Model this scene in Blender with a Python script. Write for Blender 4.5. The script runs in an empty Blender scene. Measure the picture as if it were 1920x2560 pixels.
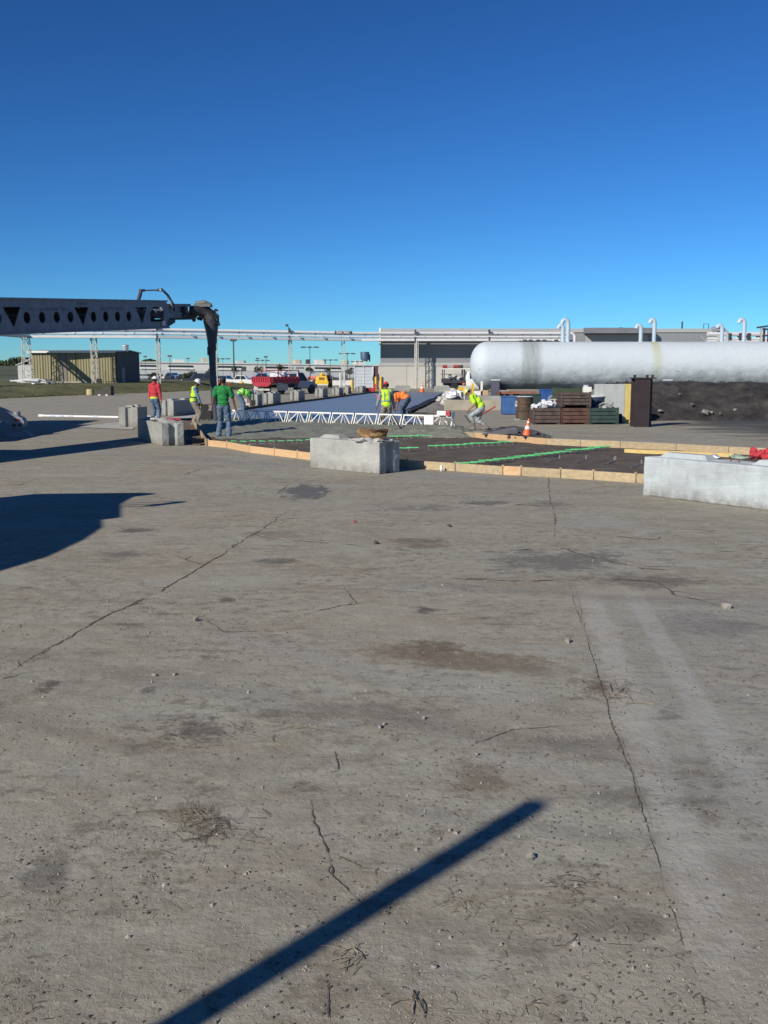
import bpy, bmesh, math, random
from mathutils import Vector, Matrix, noise
random.seed(7)
R = math.radians
V = Vector
scn = bpy.context.scene
COL = scn.collection

# ---------------------------------------------------------------- camera
CAMZ, FPX = 1.96, 2450.0
PITCH = math.atan(350.0 / FPX)
cd = bpy.data.cameras.new('camera'); cam = bpy.data.objects.new('camera', cd); COL.objects.link(cam)
cd.sensor_fit = 'HORIZONTAL'; cd.sensor_width = 36.0; cd.lens = FPX / 1920 * 36.0
cd.clip_start = 0.05; cd.clip_end = 6000
cam.location = (0, 0, CAMZ); cam.rotation_euler = (math.pi / 2 - PITCH, 0, 0)
scn.camera = cam

# ---------------------------------------------------------------- light
SUN_EL, SUN_AZ = 29.0, 49.2            # shadows fall towards (cos az, sin az)
SX, SY = math.cos(R(SUN_AZ)), math.sin(R(SUN_AZ))
world = bpy.data.worlds.new('World'); scn.world = world; world.use_nodes = True
wn = world.node_tree.nodes; wl = world.node_tree.links
bg = wn['Background']; sky = wn.new('ShaderNodeTexSky'); sky.sky_type = 'NISHITA'
sky.sun_disc = False; sky.sun_elevation = R(SUN_EL); sky.sun_rotation = R(270 - SUN_AZ)
sky.altitude = 300; sky.air_density = 0.85; sky.dust_density = 0.05; sky.ozone_density = 4.5
tint = wn.new('ShaderNodeMix'); tint.data_type = 'RGBA'; tint.blend_type = 'MULTIPLY'; tint.inputs[0].default_value = 1.0
tint.inputs[7].default_value = (0.39, 0.75, 0.97, 1); gam = wn.new('ShaderNodeGamma'); gam.inputs[1].default_value = 1.38; wl.new(sky.outputs[0], gam.inputs[0]); wl.new(gam.outputs[0], tint.inputs[6]); wl.new(tint.outputs[2], bg.inputs[0]); bg.inputs[1].default_value = 0.05
sd = bpy.data.lights.new('sun', 'SUN'); sun = bpy.data.objects.new('sun', sd); COL.objects.link(sun)
sd.energy = 5.0; sd.angle = R(0.53); sd.color = (1.0, 0.93, 0.82)
tosun = V((-SX * math.cos(R(SUN_EL)), -SY * math.cos(R(SUN_EL)), math.sin(R(SUN_EL))))
sun.rotation_euler = tosun.to_track_quat('Z', 'Y').to_euler(); sun.location = (-30, -30, 40)
scn.view_settings.view_transform = 'Standard'; scn.view_settings.look = 'None'
scn.view_settings.gamma = 1; scn.view_settings.exposure = 0.0; scn.view_settings.use_curve_mapping = False

# ---------------------------------------------------------------- helpers
def ray(px, py):
    x = (px - 960) / FPX; y = -(py - 1280) / FPX
    c, s = math.cos(PITCH), math.sin(PITCH)
    return V((x, c + y * s, -s + y * c))
def G(px, py, z=0.0):                     # a spot on the ground level z
    d = ray(px, py); t = (z - CAMZ) / d.z
    return V((d.x * t, d.y * t, z))
def at(px, py, Y):                        # a spot at distance Y
    d = ray(px, py); t = Y / d.y
    return V((d.x * t, Y, CAMZ + d.z * t))

def nodes(m):
    m.use_nodes = True
    return m.node_tree.nodes, m.node_tree.links, m.node_tree.nodes['Principled BSDF']
MATS = {}
def M(name, col, rough=0.8, var=0.12, scale=3.0, metal=0.0, bump=0.0, bscale=30.0, col2=None, rnd=0.0, detail=6, stretch=None, spec=None):
    if name in MATS: return MATS[name]
    m = bpy.data.materials.new(name); n, l, b = nodes(m)
    b.inputs['Roughness'].default_value = rough; b.inputs['Metallic'].default_value = metal
    if spec is not None: b.inputs['Specular IOR Level'].default_value = spec
    tc = n.new('ShaderNodeTexCoord'); src = tc.outputs['Object']
    if stretch:
        mp = n.new('ShaderNodeMapping'); mp.inputs['Scale'].default_value = stretch; l.new(src, mp.inputs[0]); src = mp.outputs[0]
    nz = n.new('ShaderNodeTexNoise'); nz.inputs['Scale'].default_value = scale; nz.inputs['Detail'].default_value = detail
    nz.inputs['Roughness'].default_value = 0.62; l.new(src, nz.inputs['Vector'])
    cr = n.new('ShaderNodeValToRGB'); cr.color_ramp.elements[0].position = 0.34; cr.color_ramp.elements[1].position = 0.66
    a = [c * (1 - var) for c in col] + [1]; c2 = col2 if col2 else [c * (1 + var) for c in col]
    cr.color_ramp.elements[0].color = a; cr.color_ramp.elements[1].color = list(c2) + [1]
    l.new(nz.outputs[0], cr.inputs[0]); out = cr.outputs[0]
    if rnd:
        oi = n.new('ShaderNodeObjectInfo'); mr = n.new('ShaderNodeMapRange'); mr.inputs[3].default_value = 1 - rnd; mr.inputs[4].default_value = 1 + rnd
        l.new(oi.outputs['Random'], mr.inputs[0]); hs = n.new('ShaderNodeHueSaturation'); l.new(mr.outputs[0], hs.inputs['Value']); l.new(out, hs.inputs['Color']); out = hs.outputs[0]
    l.new(out, b.inputs['Base Color'])
    if bump:
        nb = n.new('ShaderNodeTexNoise'); nb.inputs['Scale'].default_value = bscale; nb.inputs['Detail'].default_value = 5; l.new(src, nb.inputs['Vector'])
        bp = n.new('ShaderNodeBump'); bp.inputs['Strength'].default_value = 1.0; bp.inputs['Distance'].default_value = bump
        l.new(nb.outputs[0], bp.inputs['Height']); l.new(bp.outputs[0], b.inputs['Normal'])
    MATS[name] = m
    return m

class MB:
    def __init__(s): s.v = []; s.f = []
    def add(s, vs, fs):
        o = len(s.v); s.v += [tuple(v) for v in vs]; s.f += [tuple(i + o for i in f) for f in fs]; return s
    def hexa(s, p):   # 8 points: bottom 4 ccw, top 4 ccw
        return s.add(p, [(3, 2, 1, 0), (4, 5, 6, 7), (0, 1, 5, 4), (1, 2, 6, 5), (2, 3, 7, 6), (3, 0, 4, 7)])
    def box(s, c, d, rz=0.0, M3=None):
        x, y, z = d[0] / 2, d[1] / 2, d[2] / 2
        m = M3 if M3 is not None else Matrix.Rotation(rz, 3, 'Z')
        return s.hexa([V(c) + m @ V(p) for p in ((-x, -y, -z), (x, -y, -z), (x, y, -z), (-x, y, -z), (-x, -y, z), (x, -y, z), (x, y, z), (-x, y, z))])
    def b2(s, a, b):
        return s.box([(a[i] + b[i]) / 2 for i in range(3)], [abs(b[i] - a[i]) for i in range(3)])
    def bar(s, p, q, w, h=None):
        p, q = V(p), V(q); h = h or w; d = (q - p)
        if d.length < 1e-6: return s
        dn = d.normalized(); up = V((0, 0, 1)) if abs(dn.z) < 0.95 else V((0, 1, 0))
        a = dn.cross(up).normalized() * w / 2; b = a.normalized().cross(dn) * h / 2
        return s.hexa([p - a - b, p + a - b, q + a - b, q - a - b, p - a + b, p + a + b, q + a + b, q - a + b])
    def tube(s, pts, r, n=8, caps=True):
        pts = [V(p) for p in pts]; rs = r if isinstance(r, (list, tuple)) else [r] * len(pts)
        prev = None; base = len(s.v)
        for i, p in enumerate(pts):
            d = (pts[min(i + 1, len(pts) - 1)] - pts[max(i - 1, 0)]).normalized()
            if prev is None:
                up = V((0, 0, 1)) if abs(d.z) < 0.9 else V((0, 1, 0)); a = d.cross(up).normalized()
            else: a = (prev - d * prev.dot(d)).normalized()
            prev = a; b = d.cross(a)
            for k in range(n):
                t = 2 * math.pi * k / n; s.v.append(tuple(p + (a * math.cos(t) + b * math.sin(t)) * rs[i]))
        for i in range(len(pts) - 1):
            for k in range(n):
                k2 = (k + 1) % n; o = base + i * n
                s.f.append((o + k, o + n + k, o + n + k2, o + k2))
        if caps:
            s.f.append(tuple(base + k for k in range(n))); s.f.append(tuple(base + (len(pts) - 1) * n + k for k in reversed(range(n))))
        return s
    def cyl(s, p, q, r, n=12, r2=None): return s.tube([p, q], [r, r if r2 is None else r2], n)
    def lathe(s, prof, c=(0, 0, 0), n=16, axis='Z', rz=0.0):   # prof: (r, h)
        base = len(s.v); c = V(c)
        for r, h in prof:
            for k in range(n):
                t = 2 * math.pi * k / n; x, y = r * math.cos(t), r * math.sin(t)
                p = V((x, y, h)) if axis == 'Z' else (V((h, x, y)) if axis == 'X' else V((y, h, x)))
                s.v.append(tuple(c + Matrix.Rotation(rz, 3, 'Z') @ p))
        for i in range(len(prof) - 1):
            for k in range(n):
                k2 = (k + 1) % n; o = base + i * n; s.f.append((o + k, o + k2, o + n + k2, o + n + k))
        s.f.append(tuple(base + k for k in reversed(range(n)))); s.f.append(tuple(base + (len(prof) - 1) * n + k for k in range(n)))
        return s
    def prism(s, poly, y0, y1, axis='Y'):    # poly of (a, b); axis of extrusion
        n = len(poly)
        def P(a, b, t): return (a, t, b) if axis == 'Y' else ((t, a, b) if axis == 'X' else (a, b, t))
        vs = [P(a, b, y0) for a, b in poly] + [P(a, b, y1) for a, b in poly]
        fs = [tuple(range(n)), tuple(reversed(range(n, 2 * n)))] + [(i, i + n, (i + 1) % n + n, (i + 1) % n) for i in range(n)]
        return s.add(vs, fs)
    def ell(s, c, r, n=12, m=8, M3=None):
        vs = []; c = V(c)
        for j in range(1, m):
            ph = math.pi * j / m
            for k in range(n):
                t = 2 * math.pi * k / n; p = V((r[0] * math.sin(ph) * math.cos(t), r[1] * math.sin(ph) * math.sin(t), r[2] * math.cos(ph)))
                vs.append(c + (M3 @ p if M3 is not None else p))
        top = V((0, 0, r[2])); vs += [c + (M3 @ top if M3 is not None else top), c - (M3 @ top if M3 is not None else top)]
        fs = []
        for j in range(m - 2):
            for k in range(n):
                k2 = (k + 1) % n; fs.append((j * n + k, (j + 1) * n + k, (j + 1) * n + k2, j * n + k2))
        T = len(vs) - 2
        for k in range(n):
            k2 = (k + 1) % n; fs.append((T, k, k2)); fs.append((T + 1, (m - 2) * n + k2, (m - 2) * n + k))
        return s.add(vs, fs)
    def rock(s, c, r, rot=0.0, flat=0.7):
        ph = (1 + 5 ** 0.5) / 2
        vs = [V(p).normalized() for p in ((-1, ph, 0), (1, ph, 0), (-1, -ph, 0), (1, -ph, 0), (0, -1, ph), (0, 1, ph), (0, -1, -ph), (0, 1, -ph), (ph, 0, -1), (ph, 0, 1), (-ph, 0, -1), (-ph, 0, 1))]
        fs = [(0, 11, 5), (0, 5, 1), (0, 1, 7), (0, 7, 10), (0, 10, 11), (1, 5, 9), (5, 11, 4), (11, 10, 2), (10, 7, 6), (7, 1, 8), (3, 9, 4), (3, 4, 2), (3, 2, 6), (3, 6, 8), (3, 8, 9), (4, 9, 5), (2, 4, 11), (6, 2, 10), (8, 6, 7), (9, 8, 1)]
        m = Matrix.Rotation(rot, 3, 'Z')
        out = []
        for v in vs:
            k = r * random.uniform(0.65, 1.15); out.append(V(c) + m @ V((v.x * k, v.y * k * 0.8, v.z * k * flat)))
        return s.add(out, fs)
    def xf(s, mat, start=0):
        for i in range(start, len(s.v)): s.v[i] = tuple(mat @ V(s.v[i]))
        return s
    def mesh(s, name, smooth=0.0):
        me = bpy.data.meshes.new(name); me.from_pydata(s.v, [], s.f); me.update()
        if smooth:
            me.polygons.foreach_set('use_smooth', [True] * len(me.polygons)); me.set_sharp_from_angle(angle=R(smooth))
        return me

def obj(name, mb, mat, parent=None, smooth=0.0, label=None, kind=None, world=False, loc=None, rot=None):
    me = mb.mesh(name, smooth) if isinstance(mb, MB) else mb
    if mat is not None and not len(me.materials): me.materials.append(mat)
    o = bpy.data.objects.new(name, me); COL.objects.link(o)
    if parent is not None:
        o.parent = parent
        if world: me.transform(wmat(parent).inverted())
    if loc is not None: o.location = loc
    if rot is not None: o.rotation_euler = rot
    if label: o['label'] = label
    if kind: o['kind'] = kind
    return o
def wmat(o):
    m = o.matrix_basis.copy()
    return wmat(o.parent) @ m if o.parent is not None else m
def thing(name, label, cat, loc=(0, 0, 0), rz=0.0, group=None, rot=None):
    o = bpy.data.objects.new(name, None); COL.objects.link(o); o.empty_display_size = 0.2
    o.location = loc; o.rotation_euler = rot if rot else (0, 0, rz)
    o['label'] = label; o['category'] = cat
    if group: o['group'] = group
    return o
def tag(o, label, cat, group=None):
    o['label'] = label; o['category'] = cat
    if group: o['group'] = group
    return o
def dup(root, loc, rz, label=None, group=None, scale=None):
    def cp(o, par):
        c = o.copy(); COL.objects.link(c); c.parent = par
        for ch in [k for k in list(bpy.data.objects) if k.parent == o and k != c]: cp(ch, c)
        return c
    r = cp(root, None); r.location = loc; r.rotation_euler = (0, 0, rz)
    if scale: r.scale = (scale,) * 3
    if label: r['label'] = label
    if group: r['group'] = group
    return r
def bevel(o, w, seg=2):
    m = o.modifiers.new('bevel', 'BEVEL'); m.width = w; m.segments = seg; m.limit_method = 'ANGLE'; m.angle_limit = R(35)
def fbm(x, y, z=0.0, o=4): return noise.fractal(V((x, y, z)), 1.0, 2.0, o)

def text_mesh(s, size, depth=0.004, font_squash=1.0):
    cu = bpy.data.curves.new('t', 'FONT'); cu.body = s; cu.size = size; cu.extrude = depth; cu.align_x = 'CENTER'; cu.align_y = 'CENTER'; cu.resolution_u = 2
    o = bpy.data.objects.new('t', cu); COL.objects.link(o)
    dg = bpy.context.evaluated_depsgraph_get(); me = bpy.data.meshes.new_from_object(o.evaluated_get(dg))
    bpy.data.objects.remove(o); bpy.data.curves.remove(cu); return me
def plate_with_holes(outer, holes, thick):
    cu = bpy.data.curves.new('p', 'CURVE'); cu.dimensions = '2D'; cu.fill_mode = 'BOTH'; cu.extrude = thick / 2
    for ring in [outer] + holes:
        sp = cu.splines.new('POLY'); sp.points.add(len(ring) - 1); sp.use_cyclic_u = True
        for i, (a, b) in enumerate(ring): sp.points[i].co = (a, b, 0, 1)
    o = bpy.data.objects.new('p', cu); COL.objects.link(o)
    dg = bpy.context.evaluated_depsgraph_get(); me = bpy.data.meshes.new_from_object(o.evaluated_get(dg))
    bpy.data.objects.remove(o); bpy.data.curves.remove(cu); return me

# ---------------------------------------------------------------- materials

def CM(name, col, seed):
    m = M(name, col, 0.92, 0.16, 1.6, bump=0.006, bscale=20, rnd=.04, detail=8)
    n, l, b = nodes(m); tc = n.new('ShaderNodeTexCoord'); sp = n.new('ShaderNodeSeparateXYZ'); l.new(tc.outputs['Object'], sp.inputs[0])
    def nz(sc, st, lo, hi, v0, v1):
        mp = n.new('ShaderNodeMapping'); mp.inputs['Scale'].default_value = st; mp.inputs['Location'].default_value = (seed, 0, 0); l.new(tc.outputs['Object'], mp.inputs[0])
        t = n.new('ShaderNodeTexNoise'); t.inputs['Scale'].default_value = sc; t.inputs['Detail'].default_value = 7; t.inputs['Roughness'].default_value = .7; l.new(mp.outputs[0], t.inputs[0])
        r = n.new('ShaderNodeMapRange'); r.inputs[1].default_value = lo; r.inputs[2].default_value = hi; r.inputs[3].default_value = v0; r.inputs[4].default_value = v1; l.new(t.outputs[0], r.inputs[0]); return r.outputs[0]
    def mul(a, c):
        x = n.new('ShaderNodeMath'); x.operation = 'MULTIPLY'; l.new(a, x.inputs[0]); l.new(c, x.inputs[1]); return x.outputs[0]
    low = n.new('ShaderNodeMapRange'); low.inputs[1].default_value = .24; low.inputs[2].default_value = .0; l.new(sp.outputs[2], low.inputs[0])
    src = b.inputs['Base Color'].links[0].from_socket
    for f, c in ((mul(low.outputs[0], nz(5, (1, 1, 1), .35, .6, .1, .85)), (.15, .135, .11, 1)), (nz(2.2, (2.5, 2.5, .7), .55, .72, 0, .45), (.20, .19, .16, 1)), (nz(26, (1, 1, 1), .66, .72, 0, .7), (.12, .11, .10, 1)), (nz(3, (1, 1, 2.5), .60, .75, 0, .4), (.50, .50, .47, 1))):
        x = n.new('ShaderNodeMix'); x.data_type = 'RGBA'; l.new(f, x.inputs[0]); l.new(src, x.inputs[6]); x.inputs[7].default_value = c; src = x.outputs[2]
    l.new(src, b.inputs['Base Color']); return m
concrete_b = M('bright_concrete', (0.42, 0.46, 0.47), 0.9, 0.10, 1.8, bump=0.006, bscale=18)
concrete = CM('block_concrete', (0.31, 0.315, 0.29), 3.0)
conc_wall = M('wall_concrete', (0.36, 0.32, 0.25), 0.9, 0.16, 1.5, bump=0.005)
wood = M('form_wood', (0.56, 0.37, 0.20), 0.75, 0.13, 3, bump=0.002, stretch=(1, 6, 6), rnd=0.08)
wood_y = M('yellow_wood', (0.62, 0.45, 0.17), 0.75, 0.1, 3, stretch=(1, 5, 5))
dirt = M('pit_dirt', (0.10, 0.074, 0.050), 0.95, 0.3, 1.6, bump=0.03, bscale=9, col2=(0.13, 0.105, 0.08))
trench = M('trench_dirt', (0.14, 0.105, 0.07), 0.95, 0.3, 2.5, bump=0.03, bscale=8)
wetconc = M('wet_concrete', (0.22, 0.225, 0.175), 0.65, 0.22, 4, bump=0.02, bscale=14)
slabm = M('fresh_slab', (0.19, 0.21, 0.245), 0.34, 0.06, 1.1, bump=0.0015, bscale=3, stretch=(1, 4, 1))  # blue cast stands in for sky reflected in the wet surface
white_p = M('white_paint', (0.78, 0.77, 0.72), 0.5, 0.06, 8)
grey_p = M('boom_grey', (0.17, 0.17, 0.205), 0.55, 0.22, 3, bump=0.001)
grey_d = M('dark_steel', (0.045, 0.045, 0.055), 0.6, 0.2, 6)
black = M('black_rubber', (0.014, 0.014, 0.015), 0.65, 0.2, 10)
galv = M('galvanised', (0.62, 0.63, 0.64), 0.35, 0.06, 3, metal=0.55)
pipe_w = M('pipe_cladding', (0.80, 0.80, 0.80), 0.35, 0.05, 1.0, metal=0.25)
beamw = M('beam_paint', (0.62, 0.63, 0.62), 0.55, 0.07, 1.0)
latt = M('lattice_paint', (0.46, 0.45, 0.40), 0.6, 0.1, 2.0)
red_p = M('red_paint', (0.42, 0.035, 0.05), 0.45, 0.1, 5)
yel_p = M('yellow_paint', (0.75, 0.46, 0.03), 0.45, 0.1, 5)
blue_p = M('blue_paint', (0.025, 0.085, 0.27), 0.5, 0.15, 3)
org_p = M('cone_orange', (0.85, 0.13, 0.03), 0.5, 0.08, 5)
glass = M('vehicle_glass', (0.02, 0.03, 0.04), 0.08, 0.05, 3)
chrome = M('chrome', (0.7, 0.7, 0.7), 0.15, 0.02, 3, metal=1.0)
rust = M('rusty_steel', (0.10, 0.045, 0.03), 0.8, 0.35, 3.5, bump=0.003, col2=(0.17, 0.075, 0.05))
greenst = M('green_steel', (0.028, 0.055, 0.048), 0.7, 0.25, 4)
grassm = M('grass_green', (0.075, 0.09, 0.022), 0.95, 0.3, 0.35, bump=0.05, bscale=4, col2=(0.155, 0.145, 0.05))
leafd = M('leaf_dark', (0.035, 0.055, 0.022), 0.85, 0.3, 0.7, rnd=0.1)
trunkm = M('bark', (0.10, 0.08, 0.06), 0.9, 0.2, 3)
# ================================================================ GROUND
def ground_material():
    m = bpy.data.materials.new('old_pavement'); n, l, b = nodes(m)
    tc = n.new('ShaderNodeTexCoord'); P0 = tc.outputs['Object']
    def noise_(scale, detail=6, rough=0.6, vec=None, st=None, rot=0.0, dist=0.0):
        src = vec or P0
        if st:
            mp = n.new('ShaderNodeMapping'); mp.inputs['Scale'].default_value = st; mp.inputs['Rotation'].default_value = (0, 0, rot); l.new(src, mp.inputs[0]); src = mp.outputs[0]
        t = n.new('ShaderNodeTexNoise'); t.inputs['Scale'].default_value = scale; t.inputs['Detail'].default_value = detail
        t.inputs['Roughness'].default_value = rough; t.inputs['Distortion'].default_value = dist; l.new(src, t.inputs['Vector']); return t
    def ramp(src, stops):
        c = n.new('ShaderNodeValToRGB'); e = c.color_ramp.elements
        while len(e) < len(stops): e.new(0.5)
        for i, (p, v) in enumerate(stops): e[i].position = p; e[i].color = (v, v, v, 1) if not isinstance(v, tuple) else v + (1,)
        l.new(src, c.inputs[0]); return c.outputs[0]
    def mix(f, a, c, mode='MIX'):
        x = n.new('ShaderNodeMix'); x.data_type = 'RGBA'; x.blend_type = mode
        if isinstance(f, float): x.inputs[0].default_value = f
        else: l.new(f, x.inputs[0])
        for s, v in ((6, a), (7, c)):
            if isinstance(v, tuple): x.inputs[s].default_value = v + (1,)
            else: l.new(v, x.inputs[s])
        return x.outputs[2]
    def math_(op, a, c=None):
        x = n.new('ShaderNodeMath'); x.operation = op
        for i, v in enumerate((a, c)):
            if v is None: continue
            if isinstance(v, (int, float)): x.inputs[i].default_value = v
            else: l.new(v, x.inputs[i])
        return x.outputs[0]
    big = noise_(0.16, 5, 0.55, dist=0.6).outputs[0]
    swp = noise_(0.55, 6, 0.6, st=(0.5, 1.2, 1), rot=R(28), dist=0.4).outputs[0]
    swp2 = noise_(1.3, 6, 0.65, st=(0.55, 1.2, 1), rot=R(-24)).outputs[0]
    mid = noise_(2.6, 7, 0.68).outputs[0]; fine = noise_(38, 5, 0.7).outputs[0]; grit = noise_(140, 3, 0.7).outputs[0]
    c = mix(ramp(big, [(0.42, 0.0), (0.58, 1.0)]), (0.265, 0.255, 0.230), (0.300, 0.275, 0.235))
    c = mix(ramp(swp, [(0.42, 0.0), (0.56, 0.85)]), c, (0.300, 0.295, 0.275))
    c = mix(ramp(swp2, [(0.46, 0.0), (0.66, 0.6)]), c, (0.215, 0.185, 0.150))
    c = mix(ramp(mid, [(0.46, 0.0), (0.75, 0.55)]), c, (0.205, 0.190, 0.165))
    c = mix(ramp(mid, [(0.20, 0.5), (0.42, 0.0)]), c, (0.330, 0.315, 0.285))
    c = mix(ramp(fine, [(0.30, 0.5), (0.46, 0.0)]), c, (0.13, 0.117, 0.10))
    c = mix(ramp(fine, [(0.60, 0.0), (0.80, 0.55)]), c, (0.37, 0.35, 0.315))
    c = mix(ramp(grit, [(0.30, 0.5), (0.45, 0.0)]), c, (0.14, 0.125, 0.105))
    c = mix(ramp(grit, [(0.60, 0.0), (0.75, 0.5)]), c, (0.34, 0.32, 0.285))
 
    m8 = noise_(8.5, 6, 0.72, dist=.3).outputs[0]; m8b = noise_(7.0, 5, 0.7, st=(.6, 1.3, 1), rot=R(20)).outputs[0]
    patch = ramp(noise_(0.75, 5, .62, dist=.8).outputs[0], [(0.42, 0.15), (0.62, 1.0)])
    c = mix(math_('MULTIPLY', ramp(m8, [(0.52, 0.0), (0.60, 0.95)]), patch), c, (0.165, 0.150, 0.125))
    c = mix(math_('MULTIPLY', ramp(m8b, [(0.55, 0.0), (0.63, 0.9)]), patch), c, (0.145, 0.130, 0.108))
    c = mix(ramp(m8b, [(0.36, 0.6), (0.45, 0.0)]), c, (0.345, 0.330, 0.295))
    c = mix(1.0, c, (1.20, 1.18, 1.06), 'MULTIPLY')
    # stains with a shape of their own, wobbly edged
    wob = noise_(1.8, 6, 0.7); sx = n.new('ShaderNodeSeparateXYZ'); l.new(P0, sx.inputs[0])
    wsep = n.new('ShaderNodeSeparateColor'); l.new(wob.outputs['Color'], wsep.inputs[0])
    rough_edge = noise_(9, 5, 0.75).outputs[0]
    def blob(px, py, hw, hh, col, amt=0.8, soft=0.6, rot=0.0):
        nonlocal c
        o = G(px, py); ax = (G(px + hw, py) - o).length; ay = max((G(px, py - hh) - o).length, 0.04)
        wobx = math_('MULTIPLY', math_('SUBTRACT', wsep.outputs[0], 0.5), ax * 3.2); woby = math_('MULTIPLY', math_('SUBTRACT', wsep.outputs[1], 0.5), ay * 3.2)
        dx = math_('ADD', math_('SUBTRACT', sx.outputs[0], o.x), wobx); dy = math_('ADD', math_('SUBTRACT', sx.outputs[1], o.y), woby)
        if rot:
            ca, sa = math.cos(rot), math.sin(rot)
            u = math_('ADD', math_('MULTIPLY', dx, ca), math_('MULTIPLY', dy, sa)); w = math_('SUBTRACT', math_('MULTIPLY', dy, ca), math_('MULTIPLY', dx, sa)); dx, dy = u, w
        q = math_('ADD', math_('POWER', math_('ABSOLUTE', math_('DIVIDE', dx, ax)), 2.0), math_('POWER', math_('ABSOLUTE', math_('DIVIDE', dy, ay)), 2.0))
        q = math_('ADD', q, math_('MULTIPLY', math_('SUBTRACT', rough_edge, 0.5), 3.6))
        f = ramp(q, [(max(0.0, 0.8 - soft), amt), (1.0, 0.0)]); c = mix(f, c, col)
    DK, BR, GR, BL, LT = (0.085, 0.076, 0.064), (0.155, 0.120, 0.085), (0.125, 0.125, 0.125), (0.07, 0.07, 0.08), (0.33, 0.32, 0.29)
    for a in [(760, 1231, 56, 17, GR, 0.95, 0.2), (108, 1722, 36, 16, DK, .8), (564, 1500, 26, 7, DK, .8), (334, 1326, 50, 6, DK, .75), (300, 1388, 90, 12, BL, .45),
              (689, 1402, 56, 8, DK, .65), (380, 1725, 24, 12, DK, .6), (336, 1561, 60, 4, DK, .6), (1066, 1525, 38, 9, DK, .85), (1072, 1620, 86, 20, BR, .9),
              (1150, 1650, 330, 26, (0.15, 0.105, 0.065), .7, .8, -0.22), (1520, 1722, 64, 26, BR, .9), (1060, 1362, 60, 12, BR, .8), (1040, 1352, 70, 8, DK, .6),
              (1668, 1786, 30, 14, DK, .5), (1400, 1400, 200, 30, (0.10, 0.098, 0.092), .65), (1600, 1450, 150, 18, DK, .55), (486, 2049, 90, 55, BR, .35), (492, 1835, 80, 32, DK, .6),
              (116, 2193, 70, 50, DK, .55), (1209, 1945, 80, 50, BR, .6), (1510, 1310, 110, 14, LT, .55), (1380, 1262, 60, 9, DK, .5), (1030, 1272, 120, 7, BL, .6), (1150, 1190, 200, 5, LT, .35),
              (1480, 1620 + 240, 190, 22, DK, .35), (1600, 1990, 260, 40, (0.09, 0.08, 0.066), .5), (900, 1780, 260, 30, (0.11, 0.095, 0.075), .5, .8, -0.1),
              (1760, 1560, 130, 40, BL, .4), (820, 2440, 60, 110, BR, .4), (1500, 2310, 200, 40, DK, .35), (700, 1335, 120, 9, BR, .5), (1220, 1258, 60, 5, DK, .7),
              (380, 1095, 120, 12, LT, .25), (250, 1130, 100, 8, LT, .3)]:
        blob(*a)
    def band(p, q, hw, col, amt, soft=.5, wob_=1.0, one=False):
        nonlocal c
        A, B = G(*p), G(*q); d = (B - A); L_ = d.length; d = d.normalized(); nx, ny = d.y, -d.x
        u = math_('ADD', math_('MULTIPLY', math_('SUBTRACT', sx.outputs[0], A.x), d.x), math_('MULTIPLY', math_('SUBTRACT', sx.outputs[1], A.y), d.y))
        w = math_('ADD', math_('MULTIPLY', math_('SUBTRACT', sx.outputs[0], A.x), nx), math_('MULTIPLY', math_('SUBTRACT', sx.outputs[1], A.y), ny))
        w = math_('ADD', w, math_('MULTIPLY', math_('SUBTRACT', wsep.outputs[0], 0.5), hw * wob_))
        uu = math_('DIVIDE', math_('ABSOLUTE', math_('SUBTRACT', u, L_ / 2)), L_ / 2 + .01); ww = math_('DIVIDE', math_('ABSOLUTE', w), hw)
        if one: ww = math_('DIVIDE', math_('ABSOLUTE', math_('SUBTRACT', w, hw * one)), hw)
        f1 = ramp(ww, [(1 - soft, 1.0), (1.0, 0.0)]); f2 = ramp(uu, [(0.75, 1.0), (1.0, 0.0)])
        f3 = ramp(rough_edge, [(0.38, 0.35), (0.58, 1.0)]); c = mix(math_('MULTIPLY', math_('MULTIPLY', f1, f2), math_('MULTIPLY', f3, amt)), c, col)
    band((1574, 1470), (1935, 2075), .105, (0.43, 0.42, 0.375), .75, .45, .5)
    band((1432, 1455), (1760, 2560), .13, (0.42, 0.40, 0.35), .85, .6, .6, -1.0)
    band((1432, 1455), (1760, 2560), 1.6, (0.29, 0.29, 0.285), .35, .2, .05, -1.0)
    for p, q, hw, col, amt in (((860, 1600), (1430, 1695), .16, (0.19, 0.15, 0.11), .6), ((-200, 1590), (900, 1790), .22, (0.17, 0.16, 0.145), .35), ((300, 1540), (1500, 1800), .25, (0.35, 0.34, 0.31), .4),
                            ((900, 1790), (1920, 1960), .20, (0.15, 0.14, 0.125), .45), ((1100, 1880), (2000, 2020), .15, (0.34, 0.33, 0.30), .45), ((-100, 1760), (700, 1960), .16, (0.19, 0.165, 0.135), .4),
                            ((100, 1900), (1300, 2250), .14, (0.33, 0.32, 0.29), .3), ((1000, 2020), (1700, 2120), .10, (0.16, 0.15, 0.13), .35), ((500, 2200), (1500, 2420), .12, (0.18, 0.165, 0.14), .35),
                            ((300, 1250), (1400, 1290), .5, (0.33, 0.29, 0.24), .5), ((600, 1340), (1300, 1370), .3, (0.34, 0.29, 0.24), .45), ((900, 1450), (1900, 1520), .22, (0.15, 0.145, 0.13), .4), ((200, 1130), (1500, 1215), .5, (0.24, 0.24, 0.24), .5)):
        band(p, q, hw, col, amt, .8, 1.6)
    l.new(c, b.inputs['Base Color']); b.inputs['Roughness'].default_value = 0.92; b.inputs['Specular IOR Level'].default_value = 0.25
    bsum = math_('ADD', math_('MULTIPLY', mid, 0.030), math_('MULTIPLY', fine, 0.0055)); bsum = math_('ADD', bsum, math_('MULTIPLY', grit, 0.0022))
    bp = n.new('ShaderNodeBump'); bp.inputs['Strength'].default_value = 0.75; bp.inputs['Distance'].default_value = 1.0
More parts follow.
